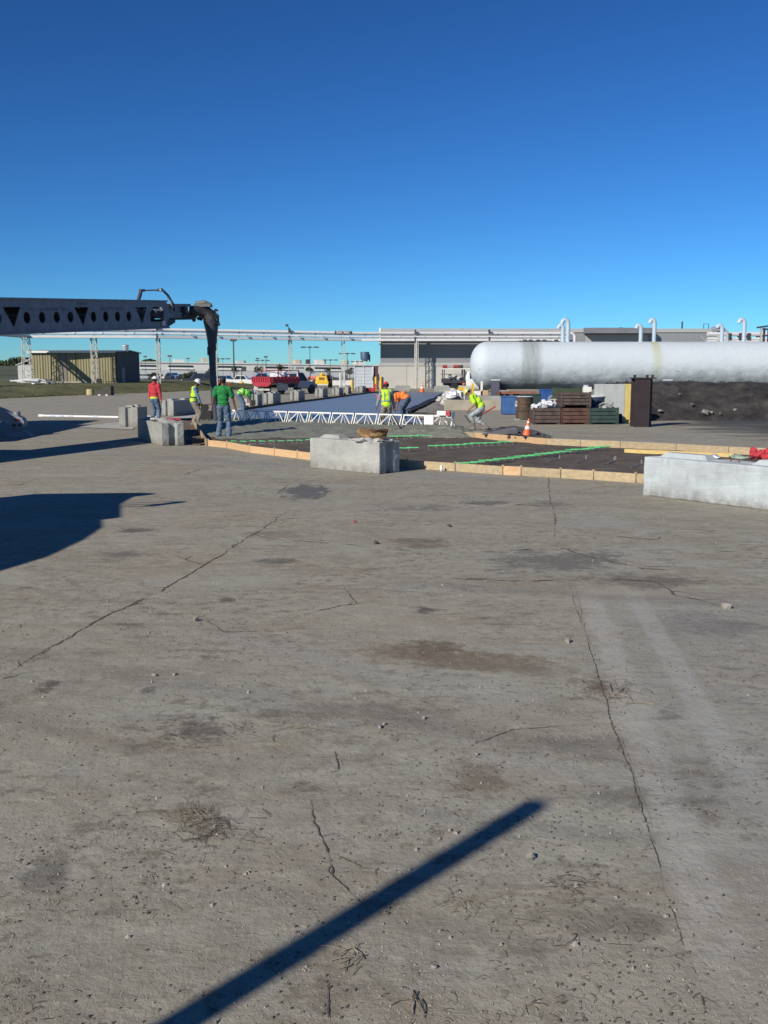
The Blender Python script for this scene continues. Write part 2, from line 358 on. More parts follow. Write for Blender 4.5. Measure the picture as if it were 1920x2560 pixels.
    l.new(bsum, bp.inputs['Height']); l.new(bp.outputs[0], b.inputs['Normal'])
    return m
gm = ground_material()
g = MB(); GX = [-3000, -1000, -400] + list(range(-200, 201, 10)) + [400, 1000, 3000]; GY = [-400, -100] + list(range(-40, 401, 10)) + [600, 1200, 2400, 4000]
g.add([(x, y, 0) for x in GX for y in GY], [(i * len(GY) + j, (i + 1) * len(GY) + j, (i + 1) * len(GY) + j + 1, i * len(GY) + j + 1) for i in range(len(GX) - 1) for j in range(len(GY) - 1)]); ground = obj('ground', g, gm, kind='structure')

# cracks and joints: dark jagged fillings
crackm = M('crack_dark', (0.10, 0.09, 0.072), 1.0, 0.3, 20)
def crack(pts, w, jag=0.32, seed=0, mat=crackm, z=0.004, gap=0.12):
    rnd = random.Random(seed); P = [G(*p) for p in pts]; out = []
    for a, b in zip(P[:-1], P[1:]):
        L = (b - a).length; k = max(2, int(L / max(w * 1.8, 0.02))); k = min(k, 60)
        for i in range(k): out.append(a.lerp(b, i / k))
    out.append(P[-1]); mb = MB(); N = len(out); off = 0
    if N < 3: return
    rows = []
    for i, p in enumerate(out):
        d = (out[min(i + 1, N - 1)] - out[max(i - 1, 0)]).normalized(); nn = V((-d.y, d.x, 0))
        off = off * 0.93 + rnd.uniform(-1, 1) * w * jag * 1.6; ww = w * rnd.uniform(0.25, 1.1) * min(1, 4 * min(i, N - 1 - i) / N + 0.1)
        if fbm(p.x * 2.2, p.y * 2.2, seed) < -gap: ww *= 0.22
        c = p + nn * off; rows.append((c + nn * ww / 2, c - nn * ww / 2))
    vs = []; 
    for a, b in rows: vs += [(a.x, a.y, z), (b.x, b.y, z)]
    mb.add(vs, [(2 * i, 2 * i + 1, 2 * i + 3, 2 * i + 2) for i in range(N - 1)])
    if mat is crackm:
        for _ in range(max(1, N // 14)):
            i = rnd.randrange(1, N - 1); p = out[i]; d = (out[i + 1] - out[i - 1]).normalized(); a = rnd.choice((-1, 1)) * rnd.uniform(.4, 1.2); d = Matrix.Rotation(a, 3, 'Z') @ d; ww = w * rnd.uniform(.3, .55); bv = []
            for k in range(7):
                nn = V((-d.y, d.x, 0)); q = ww * (1 - k / 6.5); bv += [(p.x + nn.x * q / 2, p.y + nn.y * q / 2, z), (p.x - nn.x * q / 2, p.y - nn.y * q / 2, z)]; d = Matrix.Rotation(rnd.uniform(-.5, .5), 3, 'Z') @ d; p = p + d * w * rnd.uniform(1.0, 2.4)
            mb.add(bv, [(2 * k, 2 * k + 1, 2 * k + 3, 2 * k + 2) for k in range(6)])
        for _ in range(N // 3):
            i = rnd.randrange(N); q = out[i] + V((rnd.gauss(0, w * 1.3), rnd.gauss(0, w * 1.3), 0)); r0 = w * rnd.uniform(.08, .22)
            mb.add([(q.x + r0 * math.cos(t) * rnd.uniform(.6, 1.2), q.y + r0 * math.sin(t) * rnd.uniform(.6, 1.2), z) for t in (0, 1.2, 2.5, 3.8, 5.0)], [(0, 1, 2, 3, 4)])
    obj('crack', mb, mat, ground, kind='structure')
    return out
CR = [([(0, 1703), (60, 1662), (163, 1600), (230, 1562), (315, 1524), (412, 1470), (510, 1413), (560, 1384), (591, 1361), (640, 1332), (690, 1300), (722, 1275)], .02),
      ([(510, 1413), (480, 1405), (434, 1390)], .03), ([(630, 1337), (700, 1352), (790, 1357), (890, 1362)], .03), ([(740, 1543), (850, 1513), (887, 1510), (868, 1486), (852, 1460)], .014),
      ([(1367, 1150), (1372, 1215), (1385, 1300), (1392, 1365)], .02), ([(1423, 1451), (1435, 1500), (1453, 1562), (1478, 1636), (1493, 1679), (1515, 1752), (1540, 1839), (1568, 1916), (1597, 2008), (1620, 2089), (1637, 2147), (1654, 2217), (1689, 2303), (1730, 2408), (1764, 2535)], .007),
      ([(1392, 1365), (1484, 1390), (1613, 1420), (1720, 1427)], .04), ([(1115, 1445), (1230, 1452), (1330, 1457), (1423, 1451)], .035), ([(1281, 1377), (1330, 1372), (1367, 1374)], .03),
      ([(1423, 1451), (1540, 1448), (1640, 1456), (1700, 1490), (1790, 1510), (1920, 1538)], .035),
      ([(775, 2002), (778, 2055), (804, 2095), (816, 2141), (836, 2193), (868, 2222), (900, 2257)], .010), ([(822, 2133), (868, 2153), (903, 2170), (937, 2176), (940, 2200)], .006), ([(801, 2028), (856, 2055)], .005),
      ([(839, 1875), (848, 1927), (816, 1936)], .008), ([(744, 1962), (720, 1982)], .008), ([(1411, 2315), (1440, 2335), (1475, 2347), (1515, 2361), (1597, 2370)], .009),
      ([(1105, 2292), (1284, 2298), (1411, 2315)], .004), ([(1597, 2370), (1654, 2373), (1710, 2410)], .005), ([(1753, 2489), (1770, 2541)], .008), ([(1183, 1863), (1281, 1826), (1423, 1811)], .008),
      ([(822, 2448), (818, 2500), (826, 2555)], .006), ([(0, 1560), (90, 1565), (165, 1580)], .014), ([(510, 1545), (560, 1580), (700, 1576)], .01), ([(450, 1190), (500, 1172), (520, 1170)], .03),
      ([(40, 1215), (90, 1200), (130, 1196)], .03), ([(690, 1238), (716, 1212), (800, 1214), (818, 1226), (812, 1246)], .03), ([(1270, 1262), (1360, 1266)], .035), ([(1450, 1335), (1640, 1350), (1650, 1335)], .02)]
for i, (p, w) in enumerate(CR): crack(p, w, seed=i * 3.7, gap=(0.35 if i in (0, 10) else 0.05))
sandm = M('sandy_edge', (0.31, 0.275, 0.22), 0.95, 0.15, 30)
for i, (p, w) in enumerate([([(1396, 1362), (1487, 1386), (1616, 1416), (1722, 1423), (1800, 1424)], .05), ([(1429, 1455), (1459, 1560), (1498, 1675)], .014), ([(1545, 1835), (1573, 1912), (1601, 2004), (1626, 2085)], .012),
      ([(640, 1330), (700, 1343), (790, 1350), (900, 1358)], .03), ([(630, 1232), (700, 1234), (720, 1208), (820, 1212)], .035), ([(860, 1300), (900, 1308)], .03), ([(1010, 1195), (1080, 1200), (1150, 1216)], .05),
      ([(1270, 1215), (1300, 1219)], .05), ([(640, 1185), (700, 1200)], .04), ([(1700, 1478), (1800, 1484), (1920, 1487)], .035), ([(1280, 1310), (1340, 1316)], .03)]):
    crack(p, w, seed=90 + i, mat=sandm, z=0.0045, jag=0.3, gap=0.0)
# grit, pebbles, straw
def scatter_rocks(name, N, rmin, rmax, ymin, ymax, mat, seed, power=1.0, lab=None):
    random.seed(seed); mb = MB(); k = 0
    while k < N:
        y = ymin + (ymax - ymin) * random.random() ** power; x = random.uniform(-0.45, 0.45) * y * 1.05
        dens = fbm(x * 0.9, y * 0.9, seed)
        if random.random() > 0.45 + dens * 1.6: continue
        r = rmin + (rmax - rmin) * random.random() ** 3
        c = (x, y, r * 0.25); a = random.uniform(0, 6.28)
        vs = []
        for dx, dy, dz in ((1, 0, 0), (0, 1, 0), (-1, 0, 0), (0, -1, 0), (0, 0, .8)):
            q = r * random.uniform(.6, 1.2); ca, sa = math.cos(a), math.sin(a)
            vs.append((c[0] + (dx * ca - dy * sa) * q, c[1] + (dx * sa + dy * ca) * q, c[2] + dz * q if dz else 0.0))
        mb.add(vs, [(0, 1, 4), (1, 2, 4), (2, 3, 4), (3, 0, 4)]); k += 1
    o = obj(name, mb, mat, kind='stuff'); tag(o, lab, 'gravel'); return o
peb = M('pebble_grey', (0.26, 0.24, 0.21), 0.9, 0.25, 5); pebd = M('pebble_dark', (0.09, 0.08, 0.065), 0.95, 0.3, 5)
scatter_rocks('grit', 13000, .0015, .0058, 2.4, 9.0, peb, 3, 1.3, 'fine pale grit scattered over the old pavement')
scatter_rocks('dark_crumbs', 11000, .0015, .009, 2.4, 12.0, pebd, 4, 1.3, 'small dark dirt crumbs lying over the pavement')
scatter_rocks('pebbles', 420, .006, .016, 3, 14.0, peb, 5, 1.2, 'loose pale pebbles spread across the worn pavement')
strawm = M('straw', (0.24, 0.205, 0.145), 0.9, 0.25, 4); twig = M('twig_dark', (0.075, 0.06, 0.045), 0.95, 0.3, 4)
def straws(name, items, mat, lab, cat='straw'):
    mb = MB()
    for x, y, L, w, a, bend in items:
        pts = []
        for i in range(4):
            t = i / 3 - .5; aa = a + bend * t; pts.append(V((x + math.cos(aa) * L * t, y + math.sin(aa) * L * t, .004 + .005 * math.sin(3.14 * (t + .5)))))
        mb.tube(pts, w, 3, False)
    o = obj(name, mb, mat, kind='stuff'); tag(o, lab, cat)
random.seed(21)
def rs(N, y0, y1, L0, L1, w):
    out = []
    while len(out) < N:
        y = y0 + (y1 - y0) * random.random() ** 1.3; x = random.uniform(-.45, .45) * y
        if random.random() > .4 + 1.5 * fbm(x, y, 9): continue
        out.append((x, y, random.uniform(L0, L1), w * random.uniform(.7, 1.3), random.uniform(0, 6.28), random.gauss(0, .35)))
    return out
straws('straw_bits', rs(520, 2.5, 6.5, .015, .05, .0009), strawm, 'thin pale straw bits strewn over the near pavement')
straws('dark_twigs', rs(560, 2.5, 8, .012, .045, .0010), twig, 'short dark twigs and dry stems on the pavement', 'twigs')
def clump(px, py, N, spread, L0, L1, mat, lab, name='straw_clump', w=.0009):
    o = G(px, py); it = [(o.x + random.gauss(0, spread), o.y + random.gauss(0, spread * 1.2), random.uniform(L0, L1), w, random.uniform(0, 6.28), random.gauss(0, .6)) for _ in range(N)]
    straws(name, it, mat, lab)
clump(490, 2035, 80, .055, .02, .11, strawm, 'tangled clump of dry straw left of the long pole shadow')
clump(530, 2075, 70, .10, .05, .14, twig, 'dark dry stalks fanned out beside the straw clump', 'stalk_clump')
clump(885, 2400, 12, .03, .06, .11, strawm, 'crossed pale straw stalks just below the long pole shadow', w=.0018)
clump(1440, 2215, 40, .05, .03, .07, twig, 'small dark twig tangle on the lower right pavement', 'twig_clump')
clump(1150, 2260, 20, .05, .05, .12, strawm, 'sparse bent straw stalks below the tip of the pole shadow')
clump(1050, 2500, 5, .03, .08, .13, strawm, 'pair of long pale straws near the bottom edge', w=.002)
clump(1530, 1722, 60, .12, .05, .12, twig, 'dry stalks on the brown dirt patch by the joint', 'stalk_clump')
clump(1545, 1738, 4, .05, .12, .2, strawm, 'yellow straw lying on the brown dirt patch', w=.004)
clump(490, 1835, 70, .14, .05, .12, twig, 'dark stalk litter on the dirty patch left of centre', 'stalk_clump')
clump(720, 1815, 5, .10, .10, .18, strawm, 'three long pale straws lying left of centre', w=.002)
stonem = M('loose_stone', (0.27, 0.25, 0.22), 0.9, 0.2, 12, bump=.004, bscale=40)
STN = [(1325, 2145, .030, 'largest loose grey stone right of the pole shadow tip'), (1125, 2078, .017, 'flat pale stone just above the pole shadow'), (1140, 2084, .016, 'dark sided stone touching the flat pale one'),
       (1540, 2245, .014, 'pale stone near the right joint lower down'), (1664, 2292, .019, 'pale flat stone sitting on the right joint'), (950, 1820, .026, 'left stone of the pair in the middle pavement'), (962, 1812, .022, 'right stone of the pair in the middle pavement'),
       (1060, 1798, .024, 'small pale stone alone right of the pair'), (1418, 1606, .045, 'white crumbled lump beside the right joint'), (1815, 1520, .07, 'white plaster lump near the right edge'), (490, 1552, .045, 'broken grey chunk beside the long diagonal crack'),
       (385, 1690, .026, 'leftmost of the white crumbs below the diagonal crack'), (437, 1688, .024, 'rightmost of the white crumbs below the diagonal crack'), (1192, 1888, .018, 'bright white stone on the middle lower pavement'), (1085, 2420, .017, 'brown grey stone near the bottom left of centre'),
       (1505, 2350, .014, 'round stone lying in the short curved crack'), (940, 1360, .06, 'dark lump at the edge of the broken pavement'), (887, 1306, .04, 'red scrap lying on the pavement'), (1124, 1317, .05, 'pale stone in the middle distance beyond the dark lump')]
random.seed(5)
for px, py, r, lb in STN:
    p = G(px, py); mb = MB(); mb.rock((0, 0, r * .3), r * .8, random.uniform(0, 3), .65)
    mt = red_p if 'red' in lb else (pebd if 'dark lump' in lb else stonem)
    o = obj('stone' if 'red' not in lb else 'scrap', mb, mt, smooth=30, loc=(p.x, p.y, 0)); tag(o, lb, 'stone' if 'red' not in lb else 'scrap')

# ================================================================ GRASS FIELD, HILL, WOOD
def gz(x, y):
    T_ = ((-60, 50), (-34, 61.6), (-28, 72), (-25.7, 83), (-22, 92.5), (-20, 102), (-11.6, 126), (100, 200)); ye = 50
    for (x0_, y0_), (x1_, y1_) in zip(T_[:-1], T_[1:]):
        if x0_ <= x <= x1_: ye = y0_ + (y1_ - y0_) * (x - x0_) / (x1_ - x0_)
    s = min(1, max(0, (y - ye - 1.5) / 20)); s = s * s * (3 - 2 * s); q = min(1, max(0, (-x - 10) / 14)); q = q * q * (3 - 2 * q)
    return 0.004 + 0.75 * s * q
EDGE = [(-400, 1008), (0, 997), (100, 992), (200, 988), (370, 982), (480, 977), (590, 975), (735, 968)]
gb = MB(); rows = []
E = [G(*p) for p in EDGE]; far = [V((-260, 75, 0))] 
def edge_pt(t):
    k = t * (len(E) - 1); i = min(int(k), len(E) - 2); return E[i].lerp(E[i + 1], k - i)
NU, NVV = 70, 30
vs = []
for i in range(NU + 1):
    t = i / NU; a = edge_pt(t); b_ = V((-130 + 117 * t, 176 - 10 * t, 0))
    a = a + V((0, fbm(a.x * .6, 3) * 1.2, 0))
    for j in range(NVV + 1):
        p = a.lerp(b_, (j / NVV) ** 1.3); z = gz(p.x, p.y)
        if p.y > 150: z = 0.004 + (z - .004) * max(0, (176 - p.y) / 26)
        vs.append((p.x, p.y, z + (0.05 * abs(fbm(p.x * .5, p.y * .5)) if 0 < j < NVV else 0)))
gb.add(vs, [(i * (NVV + 1) + j, (i + 1) * (NVV + 1) + j, (i + 1) * (NVV + 1) + j + 1, i * (NVV + 1) + j + 1) for i in range(NU) for j in range(NVV)])
obj('grass_field', gb, grassm, kind='structure', smooth=60)
random.seed(12); tb = MB()
tuft = M('grass_tuft', (0.06, 0.07, 0.02), 0.95, 0.3, 1.0, col2=(0.17, 0.15, 0.06))
for k in range(3600):
    t = random.random(); a = edge_pt(t); b_ = V((-130 + 117 * t, 176 - 10 * t, 0)); s = random.random() ** 3 * .4 if k > 1800 else random.uniform(0, .004); p = a.lerp(b_, s)
    if p.x < -45: continue
    z = gz(p.x, p.y); h = random.uniform(.03, .08); w = random.uniform(.04, .12); an = random.uniform(0, 3.14); cx, sy = math.cos(an) * w, math.sin(an) * w
    tb.add([(p.x - cx, p.y - sy, z - .02), (p.x + cx, p.y + sy, z - .02), (p.x + random.uniform(-.05, .05), p.y, z + h)], [(0, 1, 2)])
tag(obj('grass_tufts', tb, tuft, kind='stuff'), 'ragged grass blades along the field edge', 'grass')

hillm = M('hill_green', (0.07, 0.085, 0.035), 0.95, 0.25, 0.03, col2=(0.11, 0.12, 0.06))
hb = MB(); vs = []
for i in range(41):
    for j in range(15):
        x = -420 + 350 * i / 40; y = 215 + 420 * j / 14
        f = min(1, max(0, (-x - 78) / 70)); s = min(1, j / 7)
        vs.append((x, y, -0.3 + f * s * (4.6 + 1.2 * fbm(x * .01, y * .01))))
hb.add(vs, [(i * 15 + j, (i + 1) * 15 + j, (i + 1) * 15 + j + 1, i * 15 + j + 1) for i in range(40) for j in range(14)])
obj('hill', hb, hillm, kind='structure', smooth=60)
def leafclump(mb, c, r, N, size, seed=0):
    rnd = random.Random(seed)
    for _ in range(N):
        d = V((rnd.gauss(0, 1), rnd.gauss(0, 1), rnd.gauss(0, 1))).normalized() * rnd.uniform(.55, 1.0) ** .6
        p = V(c) + V((d.x * r[0], d.y * r[1], d.z * r[2])); nrm = V((rnd.gauss(0, 1), rnd.gauss(0, 1), rnd.gauss(0, 1))).normalized()
        a = nrm.orthogonal().normalized() * size * rnd.uniform(.6, 1.3); b = nrm.cross(a).normalized() * size * rnd.uniform(.4, .9)
        mb.add([p - a, p - b, p + a, p + b], [(0, 1, 2, 3)])
random.seed(31); wb = MB()
for k in range(230):
    px = random.uniform(-260, 150); y = random.uniform(440, 600); x = (px - 960) * y / 2450
    top = CAMZ + (930 - (898 + 7 * fbm(px * .02, 1) * 2 + random.uniform(0, 12))) * y / 2450
    h = random.uniform(3, 6); leafclump(wb, (x, y, top - h * .5), (random.uniform(3, 6), 4, h * .55), 130, .9, k)
tag(obj('distant_wood', wb, leafd, kind='stuff'), 'dark green wood on the rise at far left', 'wood')
wb = MB()
for k in range(26):
    px = random.uniform(362, 400); y = 560; x = (px - 960) / 2450 * y; top = CAMZ + (930 - (899 + abs(px - 378) * .35 + random.uniform(0, 2))) * y / 2450
    leafclump(wb, (x, y, top - 2), (3, 3, 2.2), 90, .9, k)
tag(obj('wood_behind_warehouse', wb, leafd, kind='stuff'), 'dark treetops rising behind the left end of the long warehouse', 'wood')

# ================================================================ POUR: slab, heap, dirt
def poly_at(pts, t):
    L = [0]
    for a, b in zip(pts[:-1], pts[1:]): L.append(L[-1] + (b - a).length)
    d = t * L[-1]
    for i in range(len(pts) - 1):
        if d <= L[i + 1] or i == len(pts) - 2: return pts[i].lerp(pts[i + 1], (d - L[i]) / max(L[i + 1] - L[i], 1e-6))
def sheet(name, A, B, nu, nv, zf, mat, parent=None, kind='structure', smooth=60):
    vs = []
    for i in range(nu + 1):
        a, b = poly_at(A, i / nu), poly_at(B, i / nu)
        for j in range(nv + 1):
            p = a.lerp(b, j / nv); vs.append((p.x, p.y, zf(i / nu, j / nv, p)))
    mb = MB(); mb.add(vs, [(i * (nv + 1) + j, (i + 1) * (nv + 1) + j, (i + 1) * (nv + 1) + j + 1, i * (nv + 1) + j + 1) for i in range(nu) for j in range(nv)])
    return obj(name, mb, mat, parent, smooth=smooth, kind=kind)
FRONT = [G(*p) for p in ((520, 1115), (567, 1120), (623, 1131), (686, 1139), (743, 1146), (800, 1153), (900, 1161), (996, 1168), (1018, 1170), (1138, 1178), (1257, 1187), (1303, 1189), (1402, 1195), (1484, 1200), (1590, 1207), (1700, 1214), (1830, 1221), (1960, 1229))]
BACK = [G(*p) for p in ((1186, 1097), (1365, 1113), (1451, 1117), (1550, 1121), (1690, 1128), (1821, 1136), (1970, 1143))]
LEFTF = [G(*p) for p in ((520, 1115), (505, 1090), (494, 1072), (484, 1058))]
TL, TR = G(560, 1053, .12), G(1130, 1073, .12)      # truss line
DB = [LEFTF[-1], G(620, 1058), G(800, 1066), G(1000, 1072), G(1190, 1090)] + BACK[1:]
pit = sheet('pit_floor', FRONT, DB, 120, 40, lambda u, v, p: 0.012 + (0.028 * (0.5 + fbm(p.x * 1.7, p.y * 1.7)) if 0 < v < 1 else 0), dirt)
HF = [G(*p) for p in ((498, 1084), (540, 1100), (600, 1101), (680, 1098), (790, 1096), (880, 1096), (972, 1097), (1049, 1095), (1120, 1098), (1182, 1097))]
HB = [G(*p) for p in ((484, 1053), (560, 1052), (700, 1057), (850, 1062), (960, 1065), (1050, 1069), (1110, 1071), (1150, 1076), (1186, 1090))]
def hz(u, v, p):
    e = min(1, v / .35); e = e ** .55
    back = 0.15; mound = (0.11 * math.exp(-((u - .82) / .14) ** 2) + .05 * math.exp(-((u - .45) / .2) ** 2)) * math.exp(-((v - .45) / .3) ** 2)
    side = min(1, (1 - u) / .05) ** .6
    e = max(0.0, e + .35 * fbm(p.x * 1.5, p.y * 1.5, 5) * (1 - e))
    return 0.005 + (e * back + mound) * side * (1 + .25 * fbm(p.x * 2.3, p.y * 2.3)) + (0.035 * fbm(p.x * 5, p.y * 5) + .02 * abs(fbm(p.x * 13, p.y * 13, 2))) * e
sheet('poured_concrete', HF, HB, 130, 40, hz, wetconc)
SL = [G(484, 1052), G(560, 1034, .12), G(636, 1022, .12), G(705, 1012, .12), G(788, 1002, .12), G(870, 991, .12), G(935, 982, .12), G(1000, 980.5, .12)]
SRr = [G(1110, 1071), G(1050, 1052, .12), G(1016, 1030, .12), G(1060, 1008, .12), G(1085, 998, .12), G(1105, 990, .12), G(1118, 984, .12), G(1122, 981, .12)]
for P_ in (SL, SRr):
    for q in P_: q.z = .12
SLs = [poly_at(SL, i / 20) for i in range(21)]; SRs = [poly_at(SRr, i / 20) for i in range(21)]
sheet('fresh_slab', SLs, SRs, 40, 16, lambda u, v, p: .125 + .004 * fbm(p.x * .8, p.y * .8), slabm)
# edging at the slab's left: pale strip and low board coloured dark for shade
pale = M('pale_strip', (0.42, 0.41, 0.38), .9, .12, 2, bump=.004)
SLo = [p + V((-1.5, .25, 0)) for p in SLs]; SLi = [p + V((-.16, .02, 0)) for p in SLs]
sheet('pavement_edge', SLo, SLi, 30, 3, lambda u, v, p: .012 if v == 0 else .10, pale)
ff = thing('side_formwork', 'shade toned form boards along the left edge of the fresh blue grey slab', 'formwork')
dkwood = M('shaded_form_wood', (0.10, 0.075, 0.05), .8, .2, 3, rnd=.1)
for a, b in zip(SLs[3:-1], SLs[4:]):
    mb = MB(); mb.bar(a + V((-.1, 0, .02)), b + V((-.1, 0, .02)), .05, .20); obj('board', mb, dkwood, ff)
# apron behind the back form
APB = [p + V((.7, 2.6, 0)) for p in BACK]; APB[0] = G(1110, 1072); APF = [p + V((.02, .05, 0)) for p in BACK]
apron = sheet('pavement_strip', APF, APB, 40, 8, lambda u, v, p: .148 * (1 - v ** 1.5) + .008 * (.5 + fbm(p.x, p.y)) , pale)
random.seed(8)
HA = [G(1205, 1083, .13), G(1260, 1086, .14), G(1320, 1094, .14), G(1372, 1099, .14)]; HBk = [G(1285, 1073, .05), G(1300, 1076, .06), G(1335, 1082, .08), G(1380, 1095, .12)]
brk = M('broken_asphalt', (0.055, 0.05, 0.045), .95, .35, 9, bump=.03, bscale=14, col2=(.13, .12, .11))
sheet('broken_pavement', HA, HBk, 24, 8, lambda u, v, p: .172 + .02 * fbm(p.x * 5, p.y * 5), brk)
ch = thing('asphalt_slab_piece', 'tilted grey slab of lifted asphalt left of the small cone', 'rubble')
a, b_ = G(1205, 1085, .18), G(1288, 1077, .22); mb = MB(); mb.hexa([a + V((0, 0, -.02)), b_ + V((0, -.5, -.08)), b_ + V((0, .2, -.05)), a + V((.1, .3, -.02)), a + V((0, 0, .01)), b_ + V((0, -.5, .08)), b_ + V((0, .2, .10)), a + V((.1, .3, .01))])
obj('slab_piece', mb, M('asphalt_chunk', (.17, .17, .175), .9, .2, 8, bump=.006), ch)
ch = thing('asphalt_chunks', 'small dark asphalt chunks around the foot of the small cone', 'rubble')
for k in range(16):
    p = G(random.uniform(1262, 1375), random.uniform(1084, 1097), .17); mb = MB(); mb.rock((p.x, p.y, .19), random.uniform(.03, .08), random.uniform(0, 3)); obj('chunk', mb, brk, ch)
# dirt trench on the left
TA = [G(441, 1062), G(446, 1085), G(462, 1104), G(480, 1113), G(500, 1114)]; TB = [G(480, 1048), G(486, 1060), G(495, 1075), G(506, 1093), G(519, 1112)]
sheet('dirt_trench', TA, TB, 30, 12, lambda u, v, p: .012 + .05 * (.5 + fbm(p.x * 2, p.y * 2)) * (0 < v < 1), trench)
pe = [G(330, 1075), G(345, 1062), G(440, 1062), G(482, 1046)]; pe2 = [G(190, 1068), G(345, 1051), G(430, 1049), G(478, 1041)]
sheet('concrete_path', pe, pe2, 20, 4, lambda u, v, p: .016, pale)

# ---------------------------------------------------------------- formwork
fw = thing('front_formwork', 'curved row of pale plywood form boards on edge along the near side of the pit', 'formwork', tuple(FRONT[0]))
def board(a, b, z0, z1, th, par, mt=wood, name='board', gap=.006):
    d = (b - a); L = d.length; d = d.normalized(); n_ = V((-d.y, d.x, 0)); mb = MB()
    a2, b2_ = a + d * gap, b - d * gap; lo, hi = z0, z1
    mb.hexa([a2 + V((0, 0, lo)), b2_ + V((0, 0, lo)), b2_ + n_ * th + V((0, 0, lo)), a2 + n_ * th + V((0, 0, lo)), a2 + V((0, 0, hi)), b2_ + V((0, 0, hi)), b2_ + n_ * th + V((0, 0, hi)), a2 + n_ * th + V((0, 0, hi))])
    o = obj(name, mb, mt, par, world=True); return o
random.seed(3)
wood_b = M('weathered_wood', (0.42, 0.33, 0.20), 0.8, 0.16, 3, stretch=(1, 6, 6), rnd=.1)
for i, (a, b_) in enumerate(zip(FRONT[:-1], FRONT[1:])):
    board(a, b_, 0.0, .165 + random.uniform(-.006, .006), .03, fw, wood if i < 6 or i == 10 else wood_b, gap=.012)
    mb = MB(); s = a + V((0, .045, 0)); mb.box((s.x, s.y, .09), (.035, .04, .20)); obj('stake', mb, wood_b, fw, world=True)
bf = thing('back_formwork', 'straight run of long yellowish form boards along the far right side of the pit', 'formwork', tuple(BACK[0]))
bx0 = G(1150, 1092); board(bx0, BACK[0], 0, .17, .04, bf, wood_b)
for a, b_ in zip(BACK[:-1], BACK[1:]): board(a, b_, 0.0, .185, .04, bf, wood if a is BACK[0] else wood_b)
lf = thing('left_formwork', 'short form boards running back along the left end of the pit beside the dirt trench', 'formwork', tuple(LEFTF[0]))
for a, b_ in zip(LEFTF[:-1], LEFTF[1:]): board(a + V((-.03, 0, 0)), b_ + V((-.03, 0, 0)), 0, .19, .03, lf, wood_b)
ylb = thing('yellow_plank', 'short yellow plank lying inside the pit behind the big right block', 'plank', tuple(G(1560, 1133)))
a, b_ = G(1560, 1134), G(1835, 1146); board(a, b_, .02, .11, .09, ylb, wood_y)

# ---------------------------------------------------------------- dowel baskets
greenp = M('dowel_green', (0.09, 0.50, 0.17), .5, .15, 12); wirem = M('wire_grey', (.30, .30, .28), .6, .1, 8)
def basket(A, B, n, L, ang, label, par_n='dowel'):
    A, B = V(A), V(B); t = thing('dowel_basket', label, 'dowel basket', (A.x, A.y, 0), group='dowel baskets in the pit')
    d = V((math.cos(ang), math.sin(ang), 0)); fr = MB()
    for i in range(n):
        p = A.lerp(B, i / max(1, n - 1)); p.z = .115 + random.uniform(-.012, .012); q = d * L / 2; mb = MB(); a2 = random.uniform(-.06, .06); q = Matrix.Rotation(a2, 3, 'Z') @ q
        mb.tube([p - q, p + q], .014, 6); obj(par_n, mb, greenp, t, world=True)
        for s in (-.8, .8): fr.tube([p + q * s, p + q * s * 1.1 + V((0, 0, -.11))], .005, 4)
    off = d * L * .42
    for s in (-1, 1):
        for z in (.03, .10): fr.tube([(A + off * s) + V((0, 0, z - A.z)), (B + off * s) + V((0, 0, z - B.z))], .005, 4)
    obj('wire_frame', fr, wirem, t, world=True)
random.seed(77)
basket(G(1155, 1160, .1), G(1512, 1117, .1), 23, .29, R(-10), 'longest row of green dowels slanting up to the far form')
basket(G(1082, 1117, .1), G(1272, 1105, .1), 12, .26, R(-14), 'second row of green dowels across the middle of the pit')
basket(G(1010, 1122, .1), G(1032, 1120, .1), 2, .30, R(-14), 'pair of green dowels beside the near centre block')
basket(G(984, 1093, .1), G(1070, 1089, .1), 6, .27, R(-22), 'short row of green dowels half buried at the wet concrete heap')
basket(G(585, 1105, .1), G(772, 1101, .1), 9, .24, R(-40), 'row of spaced green dowels just behind the left form boards')
for i, (x, y, x2, y2) in enumerate([(1370, 1153, 1400, 1147), (1441, 1157, 1466, 1148), (1506, 1161, 1537, 1152), (1578, 1168, 1605, 1160), (1520, 1158, 1540, 1150)]):
    a, b_ = G(x, y, .05), G(x2, y2, .05); mb = MB()
    for o_ in (0, .07): mb.tube([a + V((0, o_, 0)), b_ + V((0, o_, 0))], .006, 4)
    mb.tube([b_, b_ + V((0, 0, .08))], .006, 4); mb.tube([b_ + V((0, .07, 0)), b_ + V((0, .07, .08))], .006, 4); mb.tube([b_ + V((0, 0, .08)), b_ + V((0, .07, .08))], .006, 4)
    o = obj('wire_support', mb, wirem); tag(o, ['grey wire support just below the long dowel row', 'grey wire support second from the long dowel row', 'grey wire support left of the big right block', 'grey wire support touching the edge of the big right block', 'grey wire support behind the one left of the big block'][i], 'wire', 'wire supports on the pit dirt')
for px, py, lb in ((652, 1109, 'white lump on the dirt among the left dowels'), (1103, 1174, 'small white cup against the front form boards'), (1436, 1116, 'white stake mark by the back form')):
    p = G(px, py); mb = MB(); mb.lathe([(.02, 0), (.035, .05), (.015, .12)], (0, 0, 0), 8) if 'cup' in lb else mb.rock((0, 0, .03), .05)
    if 'cup' in lb: p = G(1103, 1177)
    o = obj('cup' if 'cup' in lb else 'lump', mb, white_p, loc=(p.x, p.y - (.06 if 'cup' in lb else 0), .0 if 'cup' in lb else .03)); tag(o, lb, 'cup' if 'cup' in lb else 'lump')

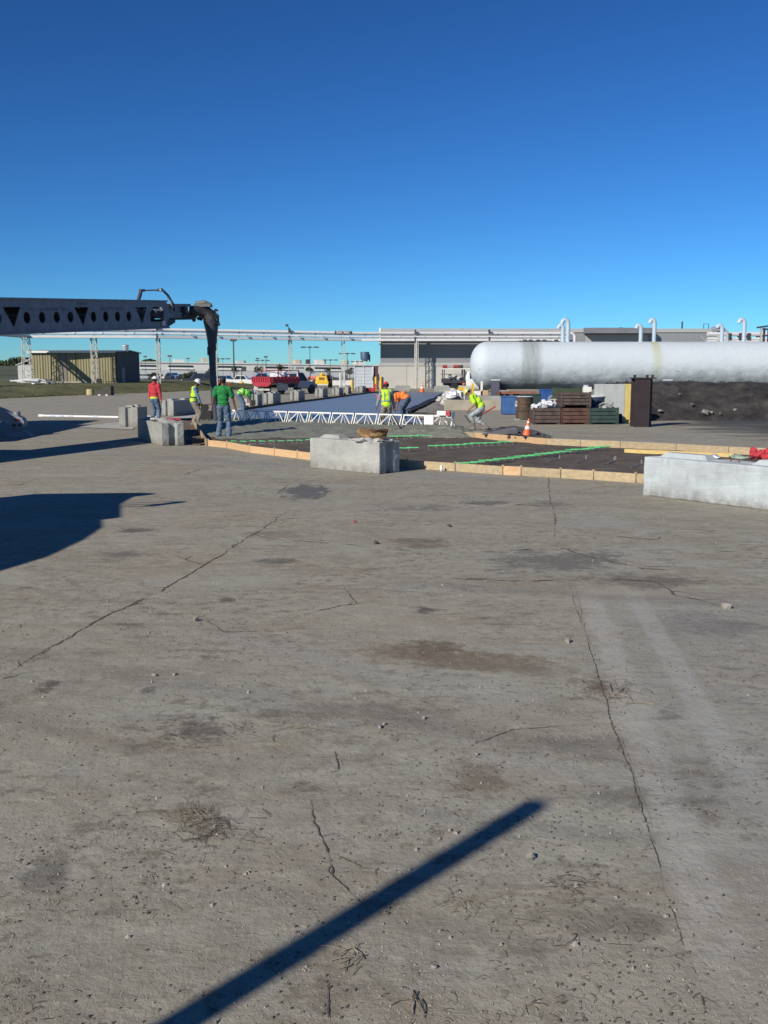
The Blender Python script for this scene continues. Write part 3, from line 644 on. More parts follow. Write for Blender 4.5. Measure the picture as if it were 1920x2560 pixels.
# ---------------------------------------------------------------- screed truss
Ld = (TR - TL); Ln = Ld.length; ts = thing('screed_truss', 'long white truss screed lying across the fresh concrete', 'screed', (TL.x, TL.y, .13), math.atan2(Ld.y, Ld.x))
nsec = int(Ln / .92); sl = Ln / nsec
for i in range(nsec):
    x0 = i * sl + .03; x1 = (i + 1) * sl - .03; H = .40; xm = (x0 + x1) / 2
    top = MB(); top.bar((x0, .15, H), (x1, .15, H), .045, .045); obj('top_chord', top, white_p, ts)
    for yb, nm in ((0, 'front'), (.30, 'rear')):
        mb = MB(); mb.bar((x0 - .03, yb, .015), (x1 + .03, yb, .015), .05, .03); obj('bottom_chord', mb, galv, ts)
        for xa in (x0 + .02, x1 - .02):
            mb = MB(); mb.bar((xa, yb, .03), (xa, .15, H - .02), .03, .03); obj('post', mb, white_p, ts)
        for s in ((-1, 1) if yb == 0 else ()):
            mb = MB(); mb.bar((xm + s * (x1 - x0) * .42, yb, .03), (xm + s * .06, .15, H - .02), .028, .028); obj('strut', mb, white_p, ts)
        mb = MB(); mb.bar((xm, yb, .03), (xm, .15, H - .02), .022, .022); obj('strut', mb, white_p, ts)
mb = MB(); mb.b2((Ln - 1.05, .0, .12), (Ln - .70, .05, .42)); obj('guard_panel', mb, white_p, ts)
mb = MB()
mb.lathe([(.0, -.02), (.15, -.02), (.15, .02), (.0, .02)], (Ln - .35, .10, .20), 14, 'Y'); mb.tube([(Ln - .6, .1, .38), (Ln - .3, .0, .2), (Ln - .1, .1, .05)], .02, 6); mb.tube([(Ln - .4, .1, .4), (Ln + .0, .0, .28), (Ln + .05, 0, .05)], .02, 6); obj('winch', mb, M('winch_metal', (.25, .24, .22), .5, .3, 20, metal=.4), ts)
mb = MB(); mb.box((Ln - .40, .1, .50), (.32, .22, .14)); mb.box((Ln - .12, .12, .46), (.2, .2, .2)); obj('engine_cover', mb, white_p, ts)
mb = MB(); mb.box((Ln - .12, .0, .50), (.16, .16, .14)); obj('fuel_cap', mb, red_p, ts)
en = thing('screed_engine', 'dark engine and winch at the left end of the truss beside the man in green', 'engine', tuple(G(510, 1052, .12)))
mb = MB(); mb.box((0.1, 0, .22), (.42, .3, .32)); mb.lathe([(.0, -.12), (.13, -.12), (.13, .12), (0, .12)], (.05, 0, .5), 12, 'Y'); obj('motor', mb, black, en)
mb = MB()
for x in (-.22, -.1, .32): mb.bar((x, 0, 0), (x + .02, 0, .62), .03)
mb.bar((-.24, 0, .6), (.36, 0, .62), .04); mb.bar((-.24, 0, .35), (.36, 0, .3), .03); obj('frame', mb, grey_d, en)
mb = MB(); mb.bar((.35, 0, 0), (.5, .05, .5), .05); mb.bar((.5, .05, .5), (.62, 0, .02), .04); mb.box((-.2, -.1, .06), (.2, .1, .1)); obj('handle', mb, white_p, en)
# rolled black blanket along the right edge of the slab
RB = [G(*p) for p in ((1012, 1034, ), (1030, 1026), (1048, 1019), (1062, 1010), (1080, 1003), (1092, 995), (1106, 989), (1117, 984))]
random.seed(2); pts = []; rad = []
for i in range(71):
    p = poly_at(RB, i / 70); pts.append(p + V((.15 + random.uniform(-.03, .03), 0, .12))); rad.append(.12 + .04 * fbm(i * .8, 3) + random.uniform(-.02, .02))
mb = MB(); mb.tube(pts, rad, 10); tag(obj('rolled_blanket', mb, M('blanket_black', (.02, .02, .022), .6, .3, 6, bump=.02, bscale=8), smooth=60), 'long black rolled curing blanket along the right edge of the slab', 'blanket')
RS = [p + V((.25, 0, 0)) for p in RB]; RS2 = [p + V((1.5 + .6 * fbm(i, 2), -.3, 0)) for i, p in enumerate(RB)]
sheet('dirt_edge', RS, RS2, 30, 8, lambda u, v, p: .01 + .10 * math.sin(3.14 * v) * (.6 + fbm(p.x * 2, p.y * 2)) , M('edge_dirt', (.20, .16, .12), .95, .3, 2, bump=.03, bscale=6, col2=(.36, .34, .31)))
# ================================================================ LARGE STRUCTURES
# ---- concrete-walled building on the right
WY = 119.5
sidingm = M('grey_siding', (0.23, 0.24, 0.25), 0.6, 0.07, .25, bump=.0)
beigew = M('beige_wall', (0.48, 0.47, 0.42), 0.85, 0.06, .4, bump=.004, bscale=5)
bld = thing('industrial_building', 'long grey and beige industrial building behind the white tank', 'building', tuple(at(948, 971, WY)))
xl, xr = at(948, 900, WY).x, at(1792, 900, WY).x
zt = at(1000, 822, WY).z; zm = at(1000, 908, WY).z
mb = MB(); mb.b2((xl + .15, WY, zm - .2), (xr, WY + 26, zt)); up = obj('siding', mb, sidingm, bld, world=True)
n_, l_, b__ = nodes(M('grey_siding', (0, 0, 0)))
tcx = n_.new('ShaderNodeTexCoord'); wv = n_.new('ShaderNodeTexWave'); wv.inputs['Scale'].default_value = 1.6; wv.bands_direction = 'X'; l_.new(tcx.outputs['Object'], wv.inputs[0])
bpn = n_.new('ShaderNodeBump'); bpn.inputs['Distance'].default_value = .012; l_.new(wv.outputs[0], bpn.inputs['Height']); l_.new(bpn.outputs[0], b__.inputs['Normal'])
mb = MB(); mb.b2((xl, WY - .12, zt - .42), (xr, WY + 26, zt + .02)); obj('fascia', mb, M('grey_fascia', (.37, .38, .38), .6, .05, .5), bld, world=True)
mb = MB(); mb.b2((xl, WY - .10, zm - .32), (xr, WY + .1, zm + .05)); obj('ledge', mb, M('ledge_grey', (.40, .40, .38), .7, .05, .5), bld, world=True)
px = xl
seams = [xl + k * ((at(1155, 900, WY).x - xl) / 3) for k in range(14)]
for i in range(13):
    if seams[i] > xr: break
    mb = MB(); mb.b2((seams[i] + .015, WY - .02, -.1), (min(seams[i + 1] - .015, xr), WY + .3, zm - .32)); obj('wall_panel', mb, beigew, bld, world=True)
mb = MB(); mb.b2((xl, WY + .28, -.1), (xr, WY + 25.8, zm - .3)); obj('wall', mb, beigew, bld, world=True)
mb = MB(); mb.b2((xl - .02, WY - .16, at(0, 862, WY).z), (xl + .22, WY + .2, zt + .1)); obj('corner_trim', mb, white_p, bld, world=True)
# recessed dock canopy
x1, x2 = at(1458, 830, WY).x, at(1626, 830, WY).x
mb = MB(); mb.b2((x1, WY - 1.6, at(0, 834, WY).z), (x2, WY - .125, zt + .06)); obj('canopy', mb, M('canopy_grey', (.17, .175, .20), .6, .1, 1), bld, world=True)
mb = MB(); mb.b2((x1 + .3, WY - .06, at(0, 862, WY).z), (x2 - .3, WY + .02, at(0, 836, WY).z)); obj('door_panel', mb, M('panel_grey', (.34, .34, .33), .7, .06, 1), bld, world=True)
for pxx, h in ((1705, .95), (1552, .25), (1157, .12)):
    p = at(pxx, 822, WY + 2); mb = MB(); mb.cyl((p.x, p.y, zt), (p.x, p.y, zt + h), .10 if h > .5 else .25, 8); obj('roof_vent', mb, grey_d, bld, world=True)
mb = MB(); a = at(1759, 822, WY + 1); mb.tube([(a.x, a.y, zt), (a.x, a.y, zt + .62), (a.x + .6, a.y, zt + .62), (a.x + .6, a.y, zt)], .05, 5); obj('roof_hatch_rail', mb, grey_d, bld, world=True)

# ---- metal shed on the left
SYd = 108.9; SZ = .75
shm = M('tan_siding', (0.25, 0.225, 0.125), 0.7, 0.07, .5)
n_, l_, b__ = nodes(shm)
tcx = n_.new('ShaderNodeTexCoord'); wv = n_.new('ShaderNodeTexWave'); wv.inputs['Scale'].default_value = 1.05; wv.bands_direction = 'X'; l_.new(tcx.outputs['Object'], wv.inputs[0])
bpn = n_.new('ShaderNodeBump'); bpn.inputs['Distance'].default_value = .06; l_.new(wv.outputs[0], bpn.inputs['Height']); l_.new(bpn.outputs[0], b__.inputs['Normal'])
ax, bx_ = at(78, 900, SYd).x, at(292, 900, SYd).x
shed = thing('metal_shed', 'tan corrugated metal shed with dark end wall and white eaves on the grass', 'shed', (bx_, SYd, SZ))
ze = at(200, 879, SYd).z; D = 10.0; zr = ze + .16
lw = bx_ - ax; doors = [0, .30, .515, .52, .79, .80, 1.0]
segs = [(0, .14), (.14, .335), (.335, .41), (.41, .52), (.527, .79), (.79, 1.0)]
purple = M('faded_panel', (.19, .17, .14), .7, .08, .5)
for i, (s0, s1) in enumerate(segs):
    mb = MB(); mb.b2((ax + lw * s0 + .02, SYd, SZ + .18), (ax + lw * s1 - .02, SYd + .12, ze)); obj('wall_panel', mb, purple if i == 2 else shm, shed, world=True)
mb = MB(); mb.b2((ax + .05, SYd + .1, SZ - .2), (bx_ - .12, SYd + D, ze)); obj('wall', mb, shm, shed, world=True)
endm = M('shaded_end_wall', (.11, .095, .085), .8, .12, 1)  # darker than the siding: shade on the end wall put into its colour
mb = MB(); mb.prism([(SYd + .0, SZ - .2), (SYd + D, SZ - .2), (SYd + D, ze), (SYd + D / 2, zr), (SYd + .0, ze)], bx_ - .1, bx_, 'X'); obj('end_wall', mb, endm, shed, world=True)
mb = MB(); mb.b2((bx_ + .005, SYd + 1.8, SZ), (bx_ + .05, SYd + 3.0, SZ + 1.7)); obj('door', mb, M('grey_door', (.22, .21, .24), .6, .1, 2), shed, world=True)
rm = M('shed_roof', (.38, .38, .36), .5, .08, 1)
mb = MB()
for (y0, z0, y1, z1) in ((SYd - .3, ze - .03, SYd + D / 2, zr + .02), (SYd + D / 2, zr + .02, SYd + D + .3, ze - .03)):
    mb.hexa([(ax - .3, y0, z0), (bx_ + .25, y0, z0), (bx_ + .25, y1, z1), (ax - .3, y1, z1), (ax - .3, y0, z0 + .10), (bx_ + .25, y0, z0 + .10), (bx_ + .25, y1, z1 + .10), (ax - .3, y1, z1 + .10)])
obj('roof', mb, rm, shed, world=True)
mb = MB(); mb.b2((ax - .3, SYd - .36, ze - .14), (bx_, SYd - .303, ze + .07)); obj('eave_trim', mb, white_p, shed, world=True)
mb = MB(); mb.b2((ax, SYd - .08, SZ - .1), (bx_ - 2.2, SYd + .05, SZ + .19)); obj('plinth', mb, conc_wall, shed, world=True)
p = at(327, 870, SYd + 4.5); mb = MB(); mb.lathe([(.28, 0), (.28, .35), (.42, .37), (.42, .50), (.25, .52), (.25, .62), (.42, .64), (.40, .75), (.1, .85)], (p.x - .6, p.y, zr - .1), 14); obj('roof_vent', mb, galv, shed, world=True)
mb = MB(); mb.b2((ax - 1.9, SYd + 1, SZ), (ax - .1, SYd + 6, SZ + 2.0)); mb.hexa([(ax - 2.1, SYd + .9, SZ + 1.9), (ax - .1, SYd + .9, SZ + 2.7), (ax - .1, SYd + 6, SZ + 2.7), (ax - 2.1, SYd + 6, SZ + 1.9), (ax - 2.1, SYd + .9, SZ + 2.0), (ax - .1, SYd + .9, SZ + 2.8), (ax - .1, SYd + 6, SZ + 2.8), (ax - 2.1, SYd + 6, SZ + 2.0)]); obj('lean_to', mb, M('pale_leanto', (.45, .47, .46), .7, .1, 1), shed, world=True)

# ---- pipe rack
RK = [V(((px_ - 960) / FPX * Y_, Y_, 0)) for px_, Y_ in ((72, 106), (402, 107.2), (905, 117.2), (1414, 117.2))]
RKP = (72, 402, 905, 1414); RA = RK[0]; rdn = V((1, 0, 0))
def rack_at(px):
    i = 0 if px < 402 else (1 if px < 905 else 2); a, b = RK[i], RK[i + 1]; d = b - a; k = (px - 960) / FPX
    t = (k * a.y - a.x) / (d.x - k * d.y); return a + d * t
rack = thing('pipe_rack', 'long elevated white pipe bridge on slender lattice legs crossing the yard', 'pipe bridge', (RA.x, RA.y, gz(RA.x, RA.y)))
ZA, ZB, ZC = 6.50, 6.05, 5.70
nrm = V((-rdn.y, rdn.x, 0))
s0, s1 = rack_at(72), rack_at(1412)
def L3(p, z, off=0): q = p + nrm * off; return (q.x, q.y, z)
mb = MB(); mb.tube([L3(p_, ZA, .35) for p_ in RK], .17, 10); obj('pipe', mb, pipe_w, rack, 40, world=True)
mb = MB(); mb.tube([L3(p_, ZB, -.15) for p_ in RK], .13, 10); obj('pipe', mb, pipe_w, rack, 40, world=True)
mb = MB(); mb.tube([L3(p_, ZB + .02, .55) for p_ in RK], .11, 8); obj('pipe', mb, galv, rack, 40, world=True)
for off in (-.32, .75):
    for pa_, pb_ in zip(RK[:-1], RK[1:]): mb = MB(); mb.bar(L3(pa_, ZC, off), L3(pb_, ZC, off), .10, .26); obj('beam', mb, beamw, rack, world=True)
k = 0
for pa_, pb_ in zip(RK[:-1], RK[1:]): mb = MB(); mb.hexa([V(L3(pa_, ZC - .05, -.26)), V(L3(pb_, ZC - .05, -.26)), V(L3(pb_, ZC - .05, 1.35)), V(L3(pa_, ZC - .05, 1.35)), V(L3(pa_, ZC, -.26)), V(L3(pb_, ZC, -.26)), V(L3(pb_, ZC, 1.35)), V(L3(pa_, ZC, 1.35))]); obj('shadow_tray', mb, galv, rack, world=True)  # solid sheet added so the rack casts a fuller shadow band
mb = MB(); mb.tube([L3(p_, ZA - .05, 1.1) for p_ in RK], .16, 8); obj('pipe', mb, pipe_w, rack, 40, world=True)  # extra pipe added to widen the rack's shadow on the wall
total = sum((b - a).length for a, b in zip(RK[:-1], RK[1:])); d = 1.2
while d < total:
    p = poly_at(RK, d / total); mb = MB(); mb.bar(L3(p, ZB + .1, .1), L3(p, ZA - .14, .35), .12, .08); mb.bar(L3(p, ZC + .15, -.32), L3(p, ZC + .15, .75), .07, .07)
    obj('pipe_support', mb, grey_d, rack, world=True); d += 2.9 if k % 2 else 3.3; k += 1
    mb = MB(); q = p + rdn * .9; mb.tube([L3(q - rdn * .06, ZB, -.15), L3(q + rdn * .06, ZB, -.15)], .155, 10); obj('flange', mb, galv, rack, world=True)
def lattice_leg(par, p, ztop, w=.34, base=None, mat=latt, dpt=.34, base_off=0.0, single=False):
    zb = gz(p.x, p.y) if base is None else base
    mats = []
    leg = MB(); br = MB(); ax_ = rdn * (w / 2); dv = nrm * dpt / 2
    for sx_ in (-1, 1):
        for sy_ in ((-1, 1) if not single else (0,)):
            a = p + ax_ * sx_ + dv * sy_ + rdn * base_off * (1 if sx_ > 0 else -1); b = p + ax_ * sx_ + dv * sy_
            leg.bar((a.x, a.y, zb - .1), (b.x, b.y, ztop), .07, .07)
    n = int((ztop - zb) / .52); s = 1
    for i in range(n):
        z0 = zb + (ztop - zb) * i / n; z1 = zb + (ztop - zb) * (i + 1) / n
        bo = 1 - i / n
        for sy_ in (-1, 1):
            a = p + ax_ * s + dv * sy_ + rdn * base_off * bo * s; b = p - ax_ * s + dv * sy_ - rdn * base_off * bo * s; br.bar((a.x, a.y, z0), (b.x, b.y, z1), .045, .045)
        for sx_ in (-1, 1):
            a = p + ax_ * sx_ + dv * s + rdn * base_off * bo * sx_; b = p + ax_ * sx_ - dv * s + rdn * base_off * bo * sx_; br.bar((a.x, a.y, z0), (b.x, b.y, z1), .035, .035)
        s = -s
    lg = obj('lattice_leg', leg, mat, par, world=True); o = obj('bracing', br, mat, lg, kind='stuff'); o.data.transform(wmat(lg).inverted())
    # nested part sits in the same space as its parent
    return lg
for pxx in (402, 543, 728, 859):
    lattice_leg(rack, rack_at(pxx) + nrm * .2, ZC - .1)
lattice_leg(rack, rack_at(243) + nrm * .2, ZC - .1, w=.55, dpt=.4)
lattice_leg(rack, rack_at(76) + nrm * .2, ZC - .1, w=.6, base_off=.25, dpt=.6)
# slim leg by the building; one more behind the tank
for pxx in (1040, 1219):
    p = rack_at(pxx) + nrm * .2; lattice_leg(rack, p, ZC - .1, w=.40, dpt=.9)
    mb = MB(); mb.cyl((p.x, p.y - .5, 0), (p.x, p.y - .5, ZC - .15), .11, 8); obj('post', mb, latt, rack, world=True)
for pxx in (727, 1037, 1219, 402):
    p = rack_at(pxx) + nrm * .1; mb = MB(); mb.box((p.x, p.y, ZA + .15), (.16, .9, .5)); mb.box((p.x, p.y - .4, ZC), (.2, .15, .7)); obj('bracket', mb, grey_d, rack, world=True)
p = rack_at(725) + nrm * .1; mb = MB(); mb.cyl((p.x, p.y, ZA + .2), (p.x, p.y, ZA + .55), .05, 6); mb.box((p.x - .18, p.y, ZA + .72), (.30, .25, .26)); obj('floodlight', mb, grey_d, rack, world=True)
for pxx in (850, 868):
    p = rack_at(pxx) + nrm * .35; mb = MB(); mb.tube([p - rdn * .32 + V((0, 0, ZA)), p + rdn * .32 + V((0, 0, ZA))], .27, 10); obj('pipe_joint', mb, M('joint_brown', (.35, .28, .26), .6, .2, 8), rack, world=True)
for pxx in (840, 879):
    p = rack_at(pxx) + nrm * .35; mb = MB(); mb.tube([p - rdn * .05 + V((0, 0, ZA)), p + rdn * .05 + V((0, 0, ZA))], .26, 10); obj('flange', mb, grey_d, rack, world=True)
# pipes turn down behind the tank
mb = MB(); e = L3(s1, ZA, .35); mb.tube([e, (e[0] + .6, e[1], ZA), (e[0] + .9, e[1], ZA - .3), (e[0] + .9, e[1], 1)], .17, 10); obj('pipe', mb, pipe_w, rack, 40, world=True)
# branch that comes towards the boom truck at the left end
bp0 = rack_at(74) + nrm * .2; bA = V((bp0.x + .1, bp0.y, 0)); bB = V((bp0.x - 1.6, 62, 0)); bd = (bB - bA).normalized(); bn = V((-bd.y, bd.x, 0))
br_ = thing('branch_pipe_run', 'short branch of the pipe bridge coming forward above the left grass', 'pipe bridge', tuple(bA))
for off, z, r in ((-.35, ZA, .17), (.1, ZB, .13)):
    mb = MB(); mb.tube([bA + bn * off + V((0, 0, z)), bB + bn * off + V((0, 0, z))], r, 8); obj('pipe', mb, pipe_w, br_, 40, world=True)
for off in (-.45, .45):
    mb = MB(); mb.bar(bA + bn * off + V((0, 0, ZC)), bB + bn * off + V((0, 0, ZC)), .1, .26); obj('beam', mb, beamw, br_, world=True)
ln = (bB - bA).length
for k in range(int(ln / 1.4)):
    q = bA + bd * (k * 1.4 + .6); mb = MB(); mb.bar(q - bn * .45 + V((0, 0, ZC)), q + bn * .45 + V((0, 0, ZC)), .1, .1); mb.bar(q - bn * .35 + V((0, 0, ZC)), q - bn * .35 + V((0, 0, ZA)), .08); obj('crossbar', mb, beamw, br_, world=True)
mb = MB(); mb.bar(bA + V((0, 0, ZC + .2)), bB + V((0, 0, ZC + .2)), .62, .05); obj('shadow_tray', mb, galv, br_, world=True)  # sheet added to thicken the branch's shadow on the shed
lg = MB(); 
for k in (22, 40):
    q = bA + bd * k
    for s in (-1, 1): lg.bar((q.x + s * .5, q.y, gz(q.x, q.y)), (q.x + s * .4, q.y, ZC), .1)
obj('leg', lg, latt, br_, world=True)

# ---- white tank
TY, TRd = 63.0, 1.49; TX0 = at(1175, 914, TY).x; TZ = CAMZ + (930 - 914) / FPX * TY
tm = bpy.data.materials.new('tank_paint'); n, l, b = nodes(tm)
tc = n.new('ShaderNodeTexCoord'); sp = n.new('ShaderNodeSeparateXYZ'); l.new(tc.outputs['Object'], sp.inputs[0])
def NZ(scale, det=6, st=None, rough=.6):
    t = n.new('ShaderNodeTexNoise'); t.inputs['Scale'].default_value = scale; t.inputs['Detail'].default_value = det; t.inputs['Roughness'].default_value = rough; src = tc.outputs['Object']
    if st: mp = n.new('ShaderNodeMapping'); mp.inputs['Scale'].default_value = st; l.new(src, mp.inputs[0]); src = mp.outputs[0]
    l.new(src, t.inputs['Vector']); return t.outputs[0]
def MT(op, a, c):
    x = n.new('ShaderNodeMath'); x.operation = op
    for i, v in enumerate((a, c)):
        if isinstance(v, (int, float)): x.inputs[i].default_value = v
        else: l.new(v, x.inputs[i])
    return x.outputs[0]
def RP(src, a, b_, v0, v1):
    c = n.new('ShaderNodeMapRange'); c.inputs[1].default_value = a; c.inputs[2].default_value = b_; c.inputs[3].default_value = v0; c.inputs[4].default_value = v1; l.new(src, c.inputs[0]); return c.outputs[0]
def MX(f, a, c):
    x = n.new('ShaderNodeMix'); x.data_type = 'RGBA'; l.new(f, x.inputs[0])
    for s, v in ((6, a), (7, c)):
        if isinstance(v, tuple): x.inputs[s].default_value = v + (1,)
        else: l.new(v, x.inputs[s])
    return x.outputs[2]
base = MX(NZ(.5), (0.49, 0.55, 0.59), (0.55, 0.60, 0.63))
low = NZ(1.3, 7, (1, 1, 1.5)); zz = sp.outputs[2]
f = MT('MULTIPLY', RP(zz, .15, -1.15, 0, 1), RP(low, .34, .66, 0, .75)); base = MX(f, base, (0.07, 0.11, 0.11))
sx0 = at(1322, 900, TY).x - TX0
dst = MT('ABSOLUTE', MT('SUBTRACT', MT('ADD', sp.outputs[0], MT('MULTIPLY', NZ(1.2), .35)), sx0 + .17), 0)
f = MT('MULTIPLY', RP(dst, .35, .75, .6, 0), RP(NZ(1.0, 6, (6, 1, .5)), .25, .6, .35, 1)); base = MX(f, base, (0.13, 0.14, 0.11))
yx = at(1629, 900, TY).x - TX0; dst2 = MT('ABSOLUTE', MT('SUBTRACT', sp.outputs[0], yx), 0)
f = MT('MULTIPLY', RP(dst2, .12, .40, .6, 0), RP(zz, 1.5, -.9, 1, .25)); base = MX(f, base, (0.40, 0.38, 0.15))
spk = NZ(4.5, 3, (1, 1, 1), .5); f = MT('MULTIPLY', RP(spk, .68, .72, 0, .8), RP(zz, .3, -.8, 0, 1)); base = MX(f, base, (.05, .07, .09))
l.new(base, b.inputs['Base Color']); b.inputs['Roughness'].default_value = .7
bp = n.new('ShaderNodeBump'); bp.inputs['Distance'].default_value = 1.0; l.new(MT('ADD', MT('MULTIPLY', NZ(.9, 4), .05), MT('MULTIPLY', NZ(5, 5), .014)), bp.inputs['Height']); l.new(bp.outputs[0], b.inputs['Normal'])
tank = thing('storage_tank', 'huge white horizontal storage tank with brown stain bands and hooked vents', 'tank', (TX0, TY, TZ))
prof = [(.02, 0)] + [(TRd * math.sin(a) ** .85, 1.05 * (1 - math.cos(a))) for a in [math.pi / 2 * k / 9 for k in range(1, 10)]] + [(TRd, 1.05 + (31 - 1.05) * k / 60) for k in range(1, 61)]
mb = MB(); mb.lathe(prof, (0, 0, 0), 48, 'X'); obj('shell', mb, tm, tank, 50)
ventm = M('vent_paint', (.42, .51, .58), .45, .04, 2)
def vent(px, topy, hx, hy):
    o = V((0, 0, 0)); p = at(px, topy, TY); x = p.x - TX0; zt_ = p.z - TZ; hw = (px - hx) / FPX * TY; drop = (hy - topy) / FPX * TY; r = .13
    pts = [(x, 0, TRd - .2), (x, 0, zt_ - .38)]
    for k in range(7):
        a = math.pi * (k / 7.5); pts.append((x - hw / 2 + hw / 2 * math.cos(a), 0, zt_ - .28 + .28 * math.sin(a)))
    pts.append((x - hw, 0, zt_ - drop)); mb = MB(); mb.tube(pts, r, 10); obj('vent_pipe', mb, ventm, tank, 40)
vent(1408, 813, 1396, 822); vent(1421, 799, 1405, 810); vent(1603, 813, 1591, 821); vent(1637, 799, 1625, 808); vent(1806, 813, 1793, 820); vent(1862, 798, 1848, 808)
mb = MB(); a = at(1820, 822, TY); x = a.x - TX0; mb.tube([(x - .65, .1, a.z - TZ - .05), (x - .15, .1, a.z - TZ - .05), (x, .1, a.z - TZ - .2), (x + .03, .1, TRd - .3)], .09, 8); mb.cyl((x + .42, 0, TRd - .2), (x + .42, 0, TRd + .22), .06, 8); obj('vent_pipe', mb, galv, tank, 40)
mb = MB()
for pxx in (1312, 1326, 1345, 1360, 1390): p = at(pxx, 856, TY); mb.box((p.x - TX0, -.1, TRd + .06), (.22, .25, .14))
mb.bar((at(1312, 0, TY).x - TX0, -.1, TRd + .04), (at(1400, 0, TY).x - TX0, -.1, TRd + .04), .06, .06); obj('hatch', mb, grey_d, tank)
sadm = M('saddle_blue_grey', (0.085, 0.085, 0.12), .75, .1, 2); sadd = M('saddle_dark', (.04, .04, .05), .8, .2, 2)  # saddle posts dark blue grey, webs darker
for pxx in (1238, 1668):
    x = at(pxx, 950, 61.3).x - TX0; zs = at(pxx, 951, 61.3).z - TZ
    mb = MB(); mb.b2((x - .24, -1.95, -TZ), (x + .24, -1.62, zs)); sd_ = obj('saddle_post', mb, sadm, tank)
    mb = MB(); mb.b2((x - .26, -1.97, zs), (x + .26, -1.6, zs + .05)); obj('cap', mb, white_p, tank)
    mb = MB(); mb.hexa([(x + .24, -1.7, -TZ), (x + 1.2, -1.2, -TZ), (x + 1.2, 1.2, -TZ), (x + .24, 1.7, -TZ), (x + .24, -1.6, zs), (x + .95, -1.1, zs - .75), (x + .95, 1.1, zs - .75), (x + .24, 1.6, zs)]); obj('saddle_web', mb, sadd, tank)
mb = MB(); mb.b2((1.2, -1.2, -TZ), (30, 1.2, -TZ + .35)); obj('cradle', mb, sadd, tank)

# low concrete wall and slab in front of the tank
lwall = thing('low_wall', 'low stained concrete kerb wall in front of the tank end', 'wall', tuple(G(1111, 1026)))
a = G(1111, 1026); b_ = G(1500, 1026); mb = MB(); h = .54; mb.hexa([a, b_, b_ + V((0, .3, 0)), a + V((0, .3, 0)), a + V((0, 0, h)), b_ + V((0, 0, h)), b_ + V((0, .3, h)), a + V((0, .3, h))]); o = obj('wall_face', mb, conc_wall, lwall, world=True); bevel(o, .02)
lw2 = thing('rear_low_wall', 'pale concrete block wall under the tank behind the stained kerb wall', 'wall', tuple(G(1195, 1000)))
a = at(1185, 985, 56); b_ = at(1480, 985, 56); mb = MB(); mb.b2((a.x, 56, 0), (b_.x, 56.4, .62)); obj('wall_face', mb, concrete, lw2, world=True)
mb = MB(); random.seed(4)
clut = thing('pipe_clutter', 'row of rusty beams and pale pipe stubs lying under the tank', 'scrap', (at(1200, 980, 57).x, 57, 0))
for pxx, w, h, c in ((1183, .1, .7, yel_p), (1196, .5, .25, white_p), (1213, .35, .3, wood), (1278, 1.6, .22, rust), (1262, .5, .3, concrete), (1310, 1.2, .2, rust), (1205, .1, .8, white_p)):
    p = at(pxx, 980, 57); mb = MB(); mb.box((p.x, 57.3, .62 + h / 2), (w, .3, h)); obj('beam', mb, c, clut, world=True)

# piping and platform beyond the tank on the far right
pr = thing('right_pipe_bridge', 'pair of pale pipes on posts beyond the right end of the tank', 'pipe bridge', tuple(at(1780, 930, 78)))
for y, r in ((835, .17), (847, .12), (853, .10)):
    a, b_ = at(1768, y, 78), at(2080, y + (1 if y > 840 else 0), 78); mb = MB(); mb.tube([a, b_], r, 8); obj('pipe', mb, pipe_w if y != 847 else beamw, pr, 40, world=True)
for pxx in (1795, 1905): 
    a = at(pxx, 832, 78); mb = MB(); mb.bar((a.x, a.y, 0), (a.x, a.y, a.z), .22); obj('post', mb, latt, pr, world=True)
for pxx, y in ((1787, 823), (1800, 824)): a = at(pxx, y, 78); mb = MB(); mb.cyl(a + V((-.25, 0, 0)), a + V((.25, 0, 0)), .2, 8); obj('valve', mb, galv if pxx < 1790 else grey_d, pr, world=True)
for pxx in (1822, 1850, 1870): a = at(pxx, 841, 78); mb = MB(); mb.box(a, (.3, .4, .5)); obj('bracket', mb, grey_d, pr, world=True)
mb = MB(); a = at(1752, 840, 78); mb.tube([a, a + V((.5, 0, -.5)), a + V((1.3, 0, -.6))], .07, 6); obj('elbow', mb, galv, pr, world=True)
pf = thing('access_platform', 'dark steel platform with sloping handrail at the right edge above the tank', 'platform', tuple(at(1905, 930, 70)))
mb = MB(); a, b_ = at(1892, 819, 70), at(1990, 806, 70); mb.bar(a, b_, .12, .12); obj('handrail', mb, grey_d, pf, world=True)
mb = MB(); a, b_ = at(1890, 842, 70), at(1990, 830, 70); mb.bar(a, b_, .1, .1); obj('midrail', mb, grey_d, pf, world=True)
for pxx in (1903, 1911, 1922, 1960): a = at(pxx, 820, 70); mb = MB(); mb.bar((a.x, 70, 0), (a.x, 70, a.z), .12); obj('post', mb, latt if pxx == 1903 else grey_d, pf, world=True)
mb = MB(); a, b_ = at(1905, 823, 70), at(1990, 823, 70); mb.bar(a, b_, .1, .12); obj('beam', mb, grey_d, pf, world=True)
mb = MB(); mb.b2((at(1903, 0, 70).x, 69.4, at(0, 856, 70).z - .1), (at(1990, 0, 70).x, 71.2, at(0, 856, 70).z)); obj('deck', mb, grey_d, pf, world=True)

